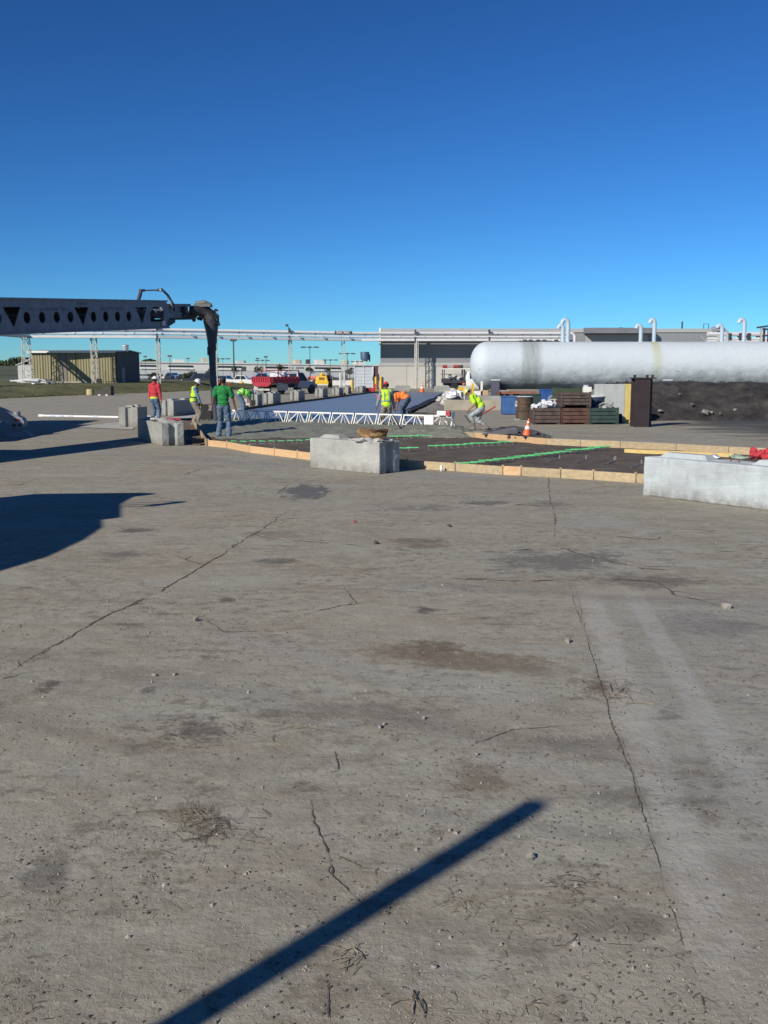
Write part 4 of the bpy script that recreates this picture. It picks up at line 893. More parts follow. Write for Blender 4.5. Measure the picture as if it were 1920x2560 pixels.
# black soil bank in front of the tank
bankm = M('black_soil', (0.014, 0.014, 0.016), .97, .3, 1.2, bump=.09, bscale=4.5, col2=(.06, .052, .048))
A_ = [G(1600, 1053), G(1700, 1051), G(1820, 1052), G(2000, 1056), G(2150, 1060)]; B_ = [p + V((0, 7.0, 0)) for p in A_]
bk = sheet('soil_bank', A_, B_, 120, 44, lambda u, v, p: .005 + (1.42 * min(1, (v / .55)) ** .8) * (1 + .10 * fbm(p.x * .9, p.y * .9)) + (.10 * fbm(p.x * 2.6, p.y * 2.6, 3) * min(1, v * 6)) + (.05 * fbm(p.x * 8, p.y * 8) if v > 0 else 0), bankm)
del bk['kind']; tag(bk, 'black oily soil bank heaped against the tank at right', 'soil bank')
darkg = M('oily_ground', (0.060, 0.060, 0.064), .85, .35, 1.3, col2=(.12, .12, .125), stretch=(.4, 2.2, 1), bump=.01)
nn, ll, bb = nodes(darkg); tcq = nn.new('ShaderNodeTexCoord'); nq = nn.new('ShaderNodeTexNoise'); nq.inputs['Scale'].default_value = .8; nq.inputs['Detail'].default_value = 6
mpq = nn.new('ShaderNodeMapping'); mpq.inputs['Scale'].default_value = (.35, 1.6, 1); ll.new(tcq.outputs['Object'], mpq.inputs[0]); ll.new(mpq.outputs[0], nq.inputs[0])
gq = nn.new('ShaderNodeTexGradient'); mp2 = nn.new('ShaderNodeMapping'); mp2.inputs['Location'].default_value = (-.35, 0, 0); mp2.inputs['Scale'].default_value = (.10, 1, 1); ll.new(tcq.outputs['Object'], mp2.inputs[0]); ll.new(mp2.outputs[0], gq.inputs[0])
mq = nn.new('ShaderNodeMath'); mq.operation = 'ADD'; ll.new(nq.outputs[0], mq.inputs[0]); ll.new(gq.outputs[0], mq.inputs[1])
rq = nn.new('ShaderNodeMapRange'); rq.inputs[1].default_value = .62; rq.inputs[2].default_value = .95; rq.inputs[3].default_value = 0; rq.inputs[4].default_value = .92; ll.new(mq.outputs[0], rq.inputs[0]); ll.new(rq.outputs[0], bb.inputs['Alpha'])
oa = [G(1400, 1072), G(1500, 1090), G(1620, 1101), G(1800, 1106), G(2100, 1112)]; ob = [G(1480, 1048), G(1560, 1045), G(1640, 1040), G(1800, 1040), G(2120, 1045)]
og = sheet('oil_stain', [p - V((oa[0].x, oa[0].y, 0)) for p in oa], [p - V((oa[0].x, oa[0].y, 0)) for p in ob], 30, 8, lambda u, v, p: .006, darkg); og.location = (oa[0].x, oa[0].y, 0)
random.seed(9)
for k, (px, py, s, lb) in enumerate(((1764, 1030, .25, 'grey rubble lump low on the black bank'), (1729, 1010, .10, 'white scrap on the middle of the black bank'), (1838, 1024, .14, 'pale lump right of centre on the black bank'), (1699, 985, .08, 'white scrap high on the black bank'), (1850, 994, .1, 'pale streak of scrap high on the right of the bank'), (1800, 1033, .06, 'small white scrap near the foot of the bank'), (1650, 1026, .12, 'pale rubble at the left foot of the bank'))):
    
    p = None
    for q in range(400):
        Yq = 38 + q * .03; c_ = at(px, py, Yq); hv = max(0, (Yq - 39.6) / 7.0); hz_ = .005 + 1.42 * min(1, hv / .55) ** .8 * (1 + .10 * fbm(c_.x * .9, c_.y * .9)) + .10 * fbm(c_.x * 2.6, c_.y * 2.6, 3)
        if c_.z <= hz_: p = c_; break
    p = p or at(px, py, 42); mb = MB(); mb.rock((0, 0, 0), s, 1, .6); mb.rock((s, .1, -.02), s * .6, 2, .6)
    o = obj('rubble', mb, stonem, loc=p); tag(o, lb, 'rubble')
pal = M('brush_pale', (.26, .22, .16), .95, .3, 3); random.seed(14); mb = MB()
for k in range(420):
    u = random.random(); px = 1890 + u * 90; py = random.uniform(1000 - (px - 1890) * .15, 1048); p = at(px, py, 41.5 + (1050 - py) * .035)
    d_ = V((random.uniform(.1, .5), random.uniform(-.2, .1), random.uniform(-.05, .28))); mb.tube([p - d_ * .5, p + d_ * .5], .012, 3, False)
tag(obj('dry_brush', mb, pal, kind='stuff'), 'pale dry brush piled at the right edge of the black bank', 'brush')

# concrete panel with yellow edge, steel post
PY = 38.3
pn = thing('panel_wall', 'upright grey concrete panel with yellow painted edge beside the crates', 'wall', tuple(at(1540, 1062, PY)))
a, b_ = at(1489, 960, PY), at(1563, 960, PY); c_ = at(1585, 960, PY)
panm = M('panel_concrete', (.42, .44, .43), .85, .13, 1.5, bump=.004, stretch=(3, 3, .6))
mb = MB(); mb.b2((a.x, PY, 0), (b_.x, PY + .28, a.z)); o = obj('panel_face', mb, panm, pn, world=True); bevel(o, .01)
mb = MB(); mb.b2((b_.x + .002, PY - .004, 0), (c_.x, PY + .28, a.z + .003)); obj('painted_edge', mb, M('worn_yellow', (.60, .50, .20), .7, .22, 3, col2=(.66, .52, .16), stretch=(3, 3, .5)), pn, world=True)
mb = MB(); p0 = at(1549, 1060, PY - .5); mb.hexa([(p0.x - .14, PY - .35, 0), (p0.x + .14, PY - .35, 0), (p0.x + .14, PY - .05, 0), (p0.x - .14, PY - .05, 0), (p0.x - .06, PY - .3, .36), (p0.x + .13, PY - .3, .36), (p0.x + .13, PY - .1, .36), (p0.x - .06, PY - .1, .36)]); obj('foot', mb, black, pn, world=True)
sp_ = thing('steel_post', 'tall dark rusty steel column standing right of the yellow edge', 'post', tuple(at(1610, 1066, 35.3)))
dkr = M('dark_rust', (.030, .020, .022), .75, .25, 2, bump=.003)
a, b_ = at(1588, 944, 35.3), at(1627, 944, 35.3)
for y0, y1, xa, xb in ((35.3, 35.34, a.x, b_.x), (35.8, 35.84, a.x, b_.x), (35.341, 35.799, (a.x + b_.x) / 2 - .02, (a.x + b_.x) / 2 + .02)):
    mb = MB(); mb.b2((xa, y0, 0), (xb, y1, a.z - .04)); obj('flange' if xa == a.x else 'web', mb, dkr, sp_, world=True)
mb = MB(); mb.b2((b_.x + .002, 35.5, 0), (b_.x + .13, 35.9, a.z - .04)); obj('side_channel', mb, M('channel_brown', (.05, .035, .035), .7, .2, 2), sp_, world=True)
mb = MB(); mb.b2((a.x - .05, 35.26, a.z - .04), (b_.x + .19, 35.9, a.z)); obj('cap_plate', mb, dkr, sp_, world=True)
for xx in (a.x + .02, b_.x - .09, b_.x + .10): mb = MB(); mb.cyl((xx, 35.45, a.z), (xx, 35.45, a.z + .10), .05, 8); obj('lug', mb, dkr, sp_, world=True)
# ================================================================ BOOM, BOOM TRUCK, TANK TRUCK (both parked off to the left)
O_ = V((-9.95, 25.4, 0)); yaw = math.atan2(.9646, .2636); slope = math.atan(.060)
boom = thing('conveyor_boom', 'long grey conveyor boom with round and triangular cutouts reaching over the pit', 'boom', (O_.x, O_.y, at(0, 748, 25.4).z), rot=(0, -slope, yaw))
def circ(cx, cz, r, n=20, sq=1.0): return [(cx + r * math.cos(2 * math.pi * k / n), cz + r * sq * math.sin(2 * math.pi * k / n)) for k in range(n)]
holes = []
for t0 in (.75, 4.04, 7.55, -2.55, -5.85):
    if t0 < 7: holes += [circ(t0 + .62 + .69 * k, -.47, .155) for k in range(4)]
    holes.append([(t0 - .39, -.19), (t0 + .38, -.19), (t0 + .02, -.72)])
holes.append([(.12, -.70), (-.75, -.70), (-.32, -.2)])
holes.append([(8.15, -.66), (9.0, -.66), (9.08, -.58), (9.08, -.26), (9.0, -.18), (8.35, -.18), (8.1, -.4)])
me = plate_with_holes([(-9, -.85), (9.4, -.85), (9.45, -.8), (9.45, -.1), (9.3, 0), (-9, 0)], holes, .03)
rotm = Matrix.Rotation(math.pi / 2, 4, 'X')
me.transform(rotm); me2 = me.copy()
obj('side_plate', me, grey_p, boom, loc=(0, 0, 0)); obj('side_plate', me2, grey_p, boom, loc=(0, .95, 0))
for y in (0, .95):
    mb = MB(); mb.b2((-9, y - .06, .0), (9.35, y + .06, .05)); obj('top_flange', mb, grey_p, boom)
    mb = MB(); mb.b2((-9, y - .06, -.90), (9.4, y + .06, -.85)); obj('bottom_flange', mb, grey_p, boom)
mb = MB(); mb.b2((-9, .05, -.14), (9.2, .90, -.11)); obj('belt', mb, black, boom)
mb = MB(); mb.b2((-9, .12, -.80), (9.2, .83, -.77)); obj('return_belt', mb, black, boom)
for k in range(26):
    x = -8.6 + k * .7; mb = MB(); mb.cyl((x, .05, -.19), (x, .9, -.19), .05, 8); obj('roller', mb, grey_d, boom)
mb = MB(); mb.b2((-9, .40, -.7), (9.2, .50, -.25)); mb.tube([(-9, .2, -.4), (9, .2, -.42)], .04, 6); mb.tube([(-9, .25, -.55), (9, .25, -.5)], .03, 6); obj('inner_pipe', mb, grey_d, boom)
tx = text_mesh('SAFETY FIRST', .15, .001); tx.transform(Matrix.Rotation(math.pi / 2, 4, 'X')); tx.transform(Matrix.Scale(1.55, 4, (1, 0, 0)))
obj('lettering', tx, M('faded_red_print', (.13, .05, .075), .6, .1, 3), boom, loc=(5.75, -.018, -.245))
random.seed(6); x = 1.45
while x < 3.35:
    w = random.uniform(.05, .08)
    if random.random() < .85:
        mb = MB(); k = random.choice((0, 1)); mb.prism([(x, -.30), (x + .02, -.30), (x + .02, -.235 if k else -.285)] + ([(x + w, -.225), (x + w, -.21), (x, -.21)] if k else [(x + w, -.285), (x + w, -.22), (x, -.21)]), -.018, -.016); obj('worn_print', mb, M('faded_print', (.085, .08, .12), .6, .1, 3), boom)
    x += w + .04
for k in range(6): x = 3.78 + k * .1; mb = MB(); mb.prism([(x, -.13), (x + .035, -.13), (x + .035, -.065), (x + .06, -.065), (x + .06, -.05), (x, -.05)], -.018, -.016); obj('worn_print', mb, grey_d, boom)
# inner telescoping section and discharge hood
mb = MB(); mb.b2((9.46, .06, -.56), (11.1, .9, -.14)); mb.b2((9.46, .0, -.16), (11.2, .96, -.06)); obj('inner_section', mb, grey_p, boom)
mb = MB(); mb.hexa([(9.3, -.02, -.86), (9.9, -.02, -.70), (9.9, .98, -.70), (9.3, .98, -.86), (9.3, -.02, -.62), (9.9, -.02, -.58), (9.9, .98, -.58), (9.3, .98, -.62)]); mb.b2((10.6, .0, -.62), (11.3, .96, -.40)); obj('bracket', mb, grey_d, boom)
mb = MB(); random.seed(3)
for k in range(26): mb.rock((random.uniform(9.9, 12.3), random.uniform(-.04, .6), random.uniform(-.62, -.2)), random.uniform(.07, .15), k, .9)
obj('dried_concrete', mb, M('boom_crust', (.045, .043, .045), .95, .3, 8), boom)
# hydraulic hoop on top
mb = MB(); mb.tube([(7.6, .1, .02), (7.75, .1, .22), (7.82, .1, .34)], .06, 8); mb.box((7.88, .1, .36), (.24, .1, .08)); obj('fitting', mb, grey_d, boom)
mb = MB(); mb.tube([(7.9, .1, .36), (8.8, .1, .38), (9.3, .1, .38)], .03, 6); obj('hose', mb, latt, boom)
mb = MB(); mb.tube([(9.05, .05, .40), (9.25, .05, .38), (9.45, .0, .24), (9.62, -.04, .0), (9.66, -.05, -.22)], .04, 8); obj('hose', mb, M('hose_grey', (.30, .30, .31), .4, .1, 6), boom, 40)
mb = MB(); mb.tube([(9.25, .0, .34), (9.5, -.02, .2), (9.75, -.04, -.05), (9.8, -.05, -.3)], .035, 8); mb.box((9.15, .1, .40), (.18, .12, .10)); obj('hose', mb, grey_d, boom, 40)
mb = MB(); mb.tube([(8.45, -.05, -.35), (8.5, -.06, -.27), (8.75, -.06, -.26), (8.8, -.05, -.3)], .035, 6); mb.box((8.95, -.05, -.72), (.12, .06, .16)); obj('cable_clip', mb, white_p, boom)
# hood and rubber drop tube (world space)
hm = M('hood_rubber', (.026, .026, .032), .6, .25, 6, bump=.02, bscale=7)
Yh = 36.6
hood = [at(474, 776, Yh - .3), at(495, 777, Yh - .2), at(512, 780, Yh), at(526, 792, Yh), at(533, 812, Yh)]
mb = MB(); mb.tube([hood[0], hood[1], hood[2], hood[3], hood[4]], [.17, .19, .24, .27, .25], 14); obj('discharge_hood', mb, hm, boom, 50, world=True)
mb = MB(); c = at(512, 759, Yh); mb.tube([c + V((-.35, 0, 0)), c + V((.0, 0, .03)), c + V((.25, 0, -.05))], [.08, .10, .06], 10); mb.box(c + V((-.05, -.05, -.08)), (.60, .45, .10)); obj('hood_lid', mb, M('lid_olive', (.13, .14, .12), .6, .2, 5), boom, world=True)
random.seed(5); mb = MB()
for k in range(22):
    p = at(random.uniform(535, 546), random.uniform(775, 812), Yh - .1); mb.rock(p, random.uniform(.05, .11), k, 1)
obj('dried_concrete', mb, hm, boom, world=True)
tb_ = [(527, 800, .29), (529, 822, .24), (530, 846, .185), (530, 870, .145), (531, 905, .125), (533, 950, .125), (536, 1000, .125), (539, 1030, .122), (541, 1048, .12)]
mb = MB(); pts = [at(a, b, Yh) for a, b, c in tb_]; mb.tube(pts, [c for a, b, c in tb_], 16); obj('drop_tube', mb, M('tube_rubber', (.05, .055, .07), .5, .15, 4, bump=.006, bscale=6), boom, 60, world=True)
mb = MB(); p = at(530, 871, Yh); mb.tube([p + V((0, 0, .06)), p + V((0, 0, -.06))], .165, 14); mb.box(p + V((-.1, -.14, -.1)), (.1, .06, .3)); obj('clamp', mb, grey_d, boom, world=True)

def wheel(par, c, r, w, axis='X', rim=None, tyre=black, n=18):
    mb = MB(); mb.lathe([(r * .6, -w / 2), (r * .93, -w / 2), (r, -w * .36), (r, w * .36), (r * .93, w / 2), (r * .6, w / 2)], (0, 0, 0), n, axis)
    t = obj('tyre', mb, tyre, par, 40, loc=c)
    mb = MB(); mb.lathe([(r * .15, -w * .44), (r * .5, -w * .42), (r * .6, -w * .5), (r * .6, w * .5), (r * .5, w * .42), (r * .15, w * .44)], (0, 0, 0), n, axis); obj('rim', mb, rim or galv, t, 40)
    return t
# truck that carries the boom; its outrigger shows at the left edge
ct = thing('conveyor_truck', 'grey conveyor truck just outside the left edge with one outrigger leg showing', 'truck', (-15.7, 27.0, 0), R(3))
mb = MB(); mb.b2((-1.0, -9, .9), (1.0, 9.5, 1.25)); obj('chassis', mb, grey_d, ct)
mb = MB(); mb.b2((-1.2, 6.2, 1.0), (1.2, 9.4, 2.9)); o = obj('cab', mb, white_p, ct); bevel(o, .12)
mb = MB(); mb.b2((-1.1, 9.38, 1.9), (1.1, 9.43, 2.7)); obj('windscreen', mb, glass, ct)
mb = MB(); mb.b2((-1.2, -3.5, 1.25), (1.2, 5.6, 3.25)); o = obj('engine_housing', mb, grey_p, ct); bevel(o, .05)
mb = MB(); mb.b2((-1.15, -9, 1.25), (1.1, -2.3, 1.7)); obj('deck', mb, grey_p, ct)
mb = MB(); mb.lathe([(1.0, 0), (1.0, .5), (.8, .6), (.8, 1.5)], (.3, -7, 1.7), 16); obj('turret', mb, grey_p, ct)
mb = MB(); mb.hexa([(-.4, -8, 2.7), (2.6, -8, 2.3), (2.6, -6.2, 2.3), (-.4, -6.2, 2.7), (-.4, -8, 3.2), (3.2, -7.8, 3.0), (3.2, -6.4, 3.0), (-.4, -6.2, 3.2)]); obj('turret_arm', mb, grey_p, ct)
for y in (-6.5, -5.0, 3.5, 5.0, 8.2):
    for x in (-1.05, 1.05): wheel(ct, (x, y, .52), .52, .32)
# outrigger arm: from the truck down to a foot pad
om = M('outrigger_paint', (.23, .25, .28), .55, .12, 2)
Yo = 30.3; mb = MB()
prof = [at(-160, 965, Yo), at(0, 1021, Yo), at(54, 1045, Yo), at(60, 1055, Yo), at(57, 1068, Yo), at(48, 1075, Yo), at(28, 1064, Yo), at(0, 1053, Yo), at(-160, 1010, Yo)]
n0 = len(prof); mb.add([p for p in prof] + [p + V((0, .32, 0)) for p in prof], [tuple(reversed(range(n0))), tuple(range(n0, 2 * n0))] + [(i, (i + 1) % n0, (i + 1) % n0 + n0, i + n0) for i in range(n0)]); og_ = obj('outrigger', mb, om, ct, world=True)
mb = MB(); q = [at(32, 1049, Yo - .02), at(41, 1046, Yo - .02), at(51, 1049, Yo - .02), at(41, 1052.5, Yo - .02)]; mb.add([p for p in q] + [p + V((0, -.01, 0)) for p in q], [(3, 2, 1, 0), (4, 5, 6, 7), (0, 1, 5, 4), (1, 2, 6, 5), (2, 3, 7, 6), (3, 0, 4, 7)]); mk = obj('warning_diamond', mb, M('sign_red', (.22, .02, .04), .5, .1, 3), ct, world=True)
mb = MB(); c = at(41, 1086, Yo); mb.lathe([(.10, .75), (.10, .3), (.14, .22), (.30, .14), (.42, .03), (.44, .0)], (0, 0, 0), 14); mb.xf(Matrix.Translation((c.x, c.y + .15, 0))); obj('foot_pad', mb, om, ct, 35, world=True)
for px, py in ((35, 1063), (50, 1063)): c = at(px, py, Yo); mb = MB(); mb.cyl(c + V((0, -.03, 0)), c + V((0, .0, 0)), .055, 10); obj('pin', mb, grey_d, ct, world=True)

# tank truck close on the left, only its shadow reaches the picture
mx = thing('tank_truck', 'white tank truck parked left of the camera casting the big near shadow', 'truck', (-8.18, 4.6, 0), 0)
mb = MB(); mb.b2((-.5, -6, .7), (.5, 6.5, 1.0)); obj('chassis', mb, grey_d, mx)
loc_ = lambda P: [(x + 8.18, y - 4.6) for x, y in reversed(P)]
mb = MB(); mb.prism(loc_([(-9.4, 8.97), (-7.25, 8.97), (-7.06, 8.3), (-7.01, 7.4), (-7.07, 6.3), (-7.35, 5.24), (-8.2, 4.75), (-9.4, 4.6)]), 1.0, 3.0, 'Z'); o = obj('tank_body', mb, white_p, mx); bevel(o, .10)
mb = MB(); mb.prism(loc_([(-9.3, 11.6), (-7.6, 11.76), (-7.34, 11.66), (-7.36, 11.5), (-7.55, 11.32), (-7.6, 11.2), (-7.58, 10.4), (-7.2, 8.98), (-9.3, 8.98)]), 2.5, 3.1, 'Z'); o = obj('cab_roof', mb, white_p, mx); bevel(o, .04)
mb = MB(); mb.b2((-1.1, -6.5, 1.0), (1.1, -.1, 1.25)); obj('deck', mb, grey_d, mx)
mb = MB(); mb.b2((-1.05, 4.6, .8), (.25, 6.6, 2.5)); o = obj('cab', mb, white_p, mx); bevel(o, .12)
mb = MB(); mb.b2((-.95, 6.59, 1.7), (.95, 6.63, 2.4)); obj('windscreen', mb, glass, mx)
for y in (-5.2, -4.0, 5.9):
    for x in (-.95, .95): wheel(mx, (x, y, .5), .5, .30)
for z in (2.95, 2.75, 2.55): mb = MB(); mb.tube([(.2, 5.9, z), (1.62, 6.2, z + .03)], .018, 6); obj('mirror_arm', mb, grey_d, mx)
mb = MB(); mb.box((1.66, 6.22, 2.74), (.16, .08, .34)); obj('mirror', mb, grey_d, mx)
# unseen plain pole whose shadow crosses the foreground
SHT = G(1345, 2008); ph = 3.6; Lh = ph / math.tan(R(SUN_EL))
mb = MB(); mb.lathe([(.062, 0), (.062, ph - .02), (.05, ph)], (0, 0, 0), 20); o = obj('pole', mb, galv, loc=(SHT.x - SX * Lh, SHT.y - SY * Lh, 0), smooth=40); tag(o, 'plain round post behind the camera casting the long foreground shadow', 'post')

# ================================================================ PRECAST BLOCKS
def block_mesh(L=1.83, W=.61, H=.61, groove=True):
    g_ = .11; hx, hy = L / 2, W / 2; d = .10 if groove else 0
    poly = [(-hx, -hy), (hx, -hy), (hx, -g_), (hx - d, -g_ * .55), (hx - d, g_ * .55), (hx, g_), (hx, hy), (-hx, hy), (-hx, g_), (-hx + d, g_ * .55), (-hx + d, -g_ * .55), (-hx, -g_)]
    mb = MB(); mb.prism(poly, 0, H, 'Z'); return mb
def block(p, rz, label, H=.61, W=.61, L=1.83, mat=concrete, detail=False):
    t = thing('concrete_block', label, 'concrete block', (p[0], p[1], 0), rz, 'precast blocks around the pour')
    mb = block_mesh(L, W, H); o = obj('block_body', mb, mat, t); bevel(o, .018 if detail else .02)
    if detail:
        sb = o.modifiers.new('sub', 'SUBSURF'); sb.subdivision_type = 'SIMPLE'; sb.levels = sb.render_levels = 4
        tx_ = bpy.data.textures.get('chips') or bpy.data.textures.new('chips', 'CLOUDS'); tx_.noise_scale = .09; tx_.noise_depth = 3
        dm = o.modifiers.new('chips', 'DISPLACE'); dm.texture = tx_; dm.strength = .022; dm.mid_level = .55; dm.texture_coords = 'GLOBAL'
    for s in (-1, 1):
        mb = MB(); x0, x1 = (s * L * .44, s * L * .13); x0, x1 = min(x0, x1), max(x0, x1); mb.hexa([(x0, -.16, H), (x1, -.16, H), (x1, .16, H), (x0, .16, H), (x0 + .09, -.09, H + .075), (x1 - .09, -.09, H + .075), (x1 - .09, .09, H + .075), (x0 + .09, .09, H + .075)]); o = obj('key', mb, mat, t); bevel(o, .008)
    mb = MB(); mb.tube([(-.08, 0, H - .01), (-.06, 0, H + .05), (.06, 0, H + .05), (.08, 0, H - .01)], .011, 6); obj('lifting_loop', mb, rust, t)
    return t
def blk(a, b, label, **k):   # front edge from ground pixel a to b (near long side); body lies behind it
    A, B = G(*a), G(*b); d = (B - A); L = d.length; d = d.normalized(); n_ = V((-d.y, d.x, 0)); W = k.get('W', .61); c = (A + B) / 2 + n_ * W / 2
    return block(c, math.atan2(d.y, d.x), label, L=L, **k)
b_c = blk((775, 1170), (948, 1186), 'white concrete block with a brown sack on top at the pit edge', H=.62, detail=True, mat=CM('pale_block', (.35, .355, .33), 0.0))
b_r = blk((1607, 1238), (2030, 1290), 'big bluish white concrete block cut off by the right edge', H=.62, detail=True, mat=CM('bright_block', (.42, .46, .47), 7.0))
blk((345, 1098), (405, 1115.5), 'half shaded concrete block standing nearest on the left', H=.60, detail=True)
def blk2(a, label, rz, H=.66, L=1.83, W=.61):   # a = ground pixel of the near left end corner, long axis going away along rz
    A = G(*a); d = V((math.cos(rz), math.sin(rz), 0)); e = V((d.y, -d.x, 0)); c = A + d * L / 2 + e * W / 2; return block(c, rz, label, H=H, L=L, W=W)
blk2((298, 1069), 'pale block alone left of the man in the red hoodie', R(84), .72, 1.0, .70)
blk2((405, 1040), 'block with dark side between the red hoodie and the white hard hat', R(70), .70, 1.9)
blk2((629, 1016), 'narrow end of the block beside the bending man in green vest', R(88), .66, 1.6, .36)
blk2((659, 1010), 'first whole block of the row behind the truss, counted from the left', R(81))
blk2((725, 1002), 'block in the row just in front of the red dump truck', R(81))
blk2((788, 993.5), 'block in the row below the yellow machine', R(81))
blk2((830, 988.5), 'block in the row with one orange cone behind it', R(81), .60)
blk2((854, 985), 'block in the row directly below the slim lattice leg', R(83), .60)
blk2((891, 981), 'last and smallest block of the row, by the louvred cabinet', R(81), .56)
for (x0, x1, yb, yt, lb) in ((987, 1025, 979.5, 966, 'lone block lying lengthwise at the far end of the slab'), (1086, 1125, 982, 968, 'grey block lying lengthwise below the equipment truck')):
    A, B = G(x0, yb), G(x1, yb); block((A + B) / 2 + V((0, .3, 0)), 0, lb, H=.60, L=(B - A).length)
# sack and leaves on the centre block
sk = thing('paper_sack', 'crumpled brown and white sack lying on the centre block', 'sack', (b_c.location.x, b_c.location.y, .62), b_c.rotation_euler.z)
def crumple(mb_fn, seed, amp, name, mat, par, sub=True):
    mb = mb_fn
    for i, v in enumerate(mb.v):
        q = V(v); mb.v[i] = tuple(q + V((fbm(q.x * 7, q.y * 7, q.z * 7 + seed), fbm(q.y * 7, q.z * 7, seed + 9), fbm(q.z * 7, q.x * 7, seed + 5))) * amp)
    return obj(name, mb, mat, par, smooth=25)
sackb = M('sack_brown', (.22, .13, .05), .9, .35, 7, bump=.01, bscale=15, col2=(.34, .22, .10)); sackd = M('sack_rust', (.11, .055, .03), .9, .3, 7)
mb = MB(); mb.ell((.50, .0, .10), (.32, .24, .11), 20, 12); crumple(mb, 1, .09, 'sack_body', sackb, sk)
mb = MB(); mb.ell((.62, .05, .16), (.22, .2, .08), 16, 9); crumple(mb, 5, .09, 'sack_fold', sackd, sk)
mb = MB(); mb.ell((.30, -.02, .15), (.18, .16, .05), 14, 8); crumple(mb, 8, .07, 'sack_fold', sackb, sk)
mb = MB(); mb.ell((.50, -.05, .02), (.52, .32, .03), 28, 8); crumple(mb, 3, .07, 'plastic_sheet', M('sheet_white', (.68, .67, .66), .5, .08, 5), sk)
# cloths on the right block
gx = b_r.location; ang = b_r.rotation_euler.z
cl = thing('red_cloth', 'bunched red jacket lying on top of the big right block', 'jacket', tuple(at(1893, 1140, 14.9))[:2] + (.66,), ang)
redc = M('red_fabric', (.42, .035, .05), .8, .12, 6)
for i, (x, y, r) in enumerate(((-.02, 0, .11), (.10, .03, .12), (.22, -.04, .10), (.05, -.05, .08))):
    mb = MB(); mb.ell((x, y, .06 + .02 * (i % 2)), (r, r * .8, r * .75), 16, 10); crumple(mb, i * 3.1, .07, 'fold', redc, cl)
rg = thing('green_rag', 'pale green rag beside the red jacket on the right block', 'rag', tuple(at(1850, 1140, 15.0))[:2] + (.66,), ang)
mb = MB(); mb.ell((0, 0, .02), (.17, .10, .05), 18, 8); crumple(mb, 4, .07, 'rag_body', M('rag_green', (.36, .46, .36), .9, .15, 8), rg)
rg = thing('crumpled_foil', 'crumpled silvery wrapper in the gap on top of the right block', 'wrapper', tuple(at(1783, 1145, 15.2))[:2] + (.62,), ang)
mb = MB(); mb.ell((0, 0, .04), (.12, .09, .05), 18, 10); crumple(mb, 7, .09, 'foil', M('foil', (.5, .52, .56), .35, .2, 10, metal=.5), rg)
for i, (px, lb) in enumerate(((395, 'rag draped over the left shaded block'), (120, ''))):
    if not lb: continue
    rg = thing('grey_rag', lb, 'rag', tuple(at(398, 1050, 27.4))[:2] + (.63,)); mb = MB(); mb.ell((0, 0, .03), (.25, .16, .05), 18, 8); crumple(mb, 9, .08, 'rag_body', M('rag_grey', (.5, .49, .45), .9, .15, 8), rg)
    mb = MB(); mb.ell((.45, -.1, .02), (.2, .1, .04), 18, 8); crumple(mb, 2, .08, 'rag_tail', redc, rg)

# white plastic pipe on the ground
pp = thing('plastic_pipe', 'long thin white plastic pipe lying on the pavement at left', 'pipe', tuple(G(95, 1038)))
a, b_ = G(97, 1039, .05), G(297, 1043, .05); mb = MB(); mb.tube([a, b_], .045, 8); obj('pipe_length', mb, white_p, pp, 40, world=True)
for f in (.03, .18, .30, .41, .72): 
    q = a.lerp(b_, f); d = (b_ - a).normalized() * .12; mb = MB(); mb.tube([q - d, q + d], .06, 8); obj('coupling', mb, M('coupling_blue', (.45, .50, .62), .5, .1, 3) if f > .1 else white_p, pp, world=True)
a, b_ = G(352, 1041, .05), G(392, 1043, .05); mb = MB(); mb.tube([a, b_], .045, 8); obj('pipe_length', mb, white_p, pp, 40, world=True)

# ================================================================ CRATES, DRUMS, BINS
def crate(p, w, d, h, rz, label, mat, nsl=4, fill=None):
    t = thing('steel_crate', label, 'crate', tuple(p), rz, 'steel crates by the concrete panel')
    fr = MB()
    for x in (-w / 2, w / 2):
        for y in (-d / 2, d / 2): mb = MB(); mb.box((x, y, h / 2), (.07, .07, h)); obj('corner_post', mb, mat, t)
    for k in range(nsl):
        z0 = .07 + (h - .07) * k / nsl; z1 = .07 + (h - .07) * (k + 1) / nsl - .025
        for y in (-d / 2, d / 2): mb = MB(); mb.box((0, y, (z0 + z1) / 2), (w - .075, .035, z1 - z0)); obj('slat', mb, mat, t)
        for x in (-w / 2, w / 2): mb = MB(); mb.box((x, 0, (z0 + z1) / 2), (.035, d - .075, z1 - z0)); obj('slat', mb, mat, t)
    mb = MB(); mb.box((0, 0, .06), (w - .1, d - .1, .04)); obj('floor', mb, mat, t)
    mb = MB(); mb.box((0, 0, h * .45), (w - .12, d - .12, h * .7)); obj('contents', mb, grey_d, t)
    for x in (-w / 2 + .08, w / 2 - .08): mb = MB(); mb.box((x, 0, .02), (.09, d, .04)); obj('foot', mb, mat, t)
    return t
yc = 37.05
def cx(px, Y=yc): return at(px, 1050, Y).x
zc = .64
rustr = M('crate_rust', (.085, .040, .030), .8, .30, 4, col2=(.13, .062, .045)); rustb = M('crate_brown', (.075, .052, .044), .8, .25, 4, col2=(.11, .078, .064))
crate((cx(1367), yc + .4, 0), 1.0, .8, zc, 0, 'brown slatted steel crate heaped with white rags beside the rusty drum', rustb)
crate((cx(1436), yc + .4, 0), 1.0, .8, zc, 0, 'reddish slatted steel crate carrying a second crate on top', rustr)
crate((cx(1438), yc + .42, zc + .03), 1.08, .8, .56, R(1), 'brown steel crate stacked on top of the reddish crate', rustb)
crate((cx(1509), yc + .4, 0), 1.05, .8, zc, 0, 'dark green steel crate in front of the concrete panel', greenst)
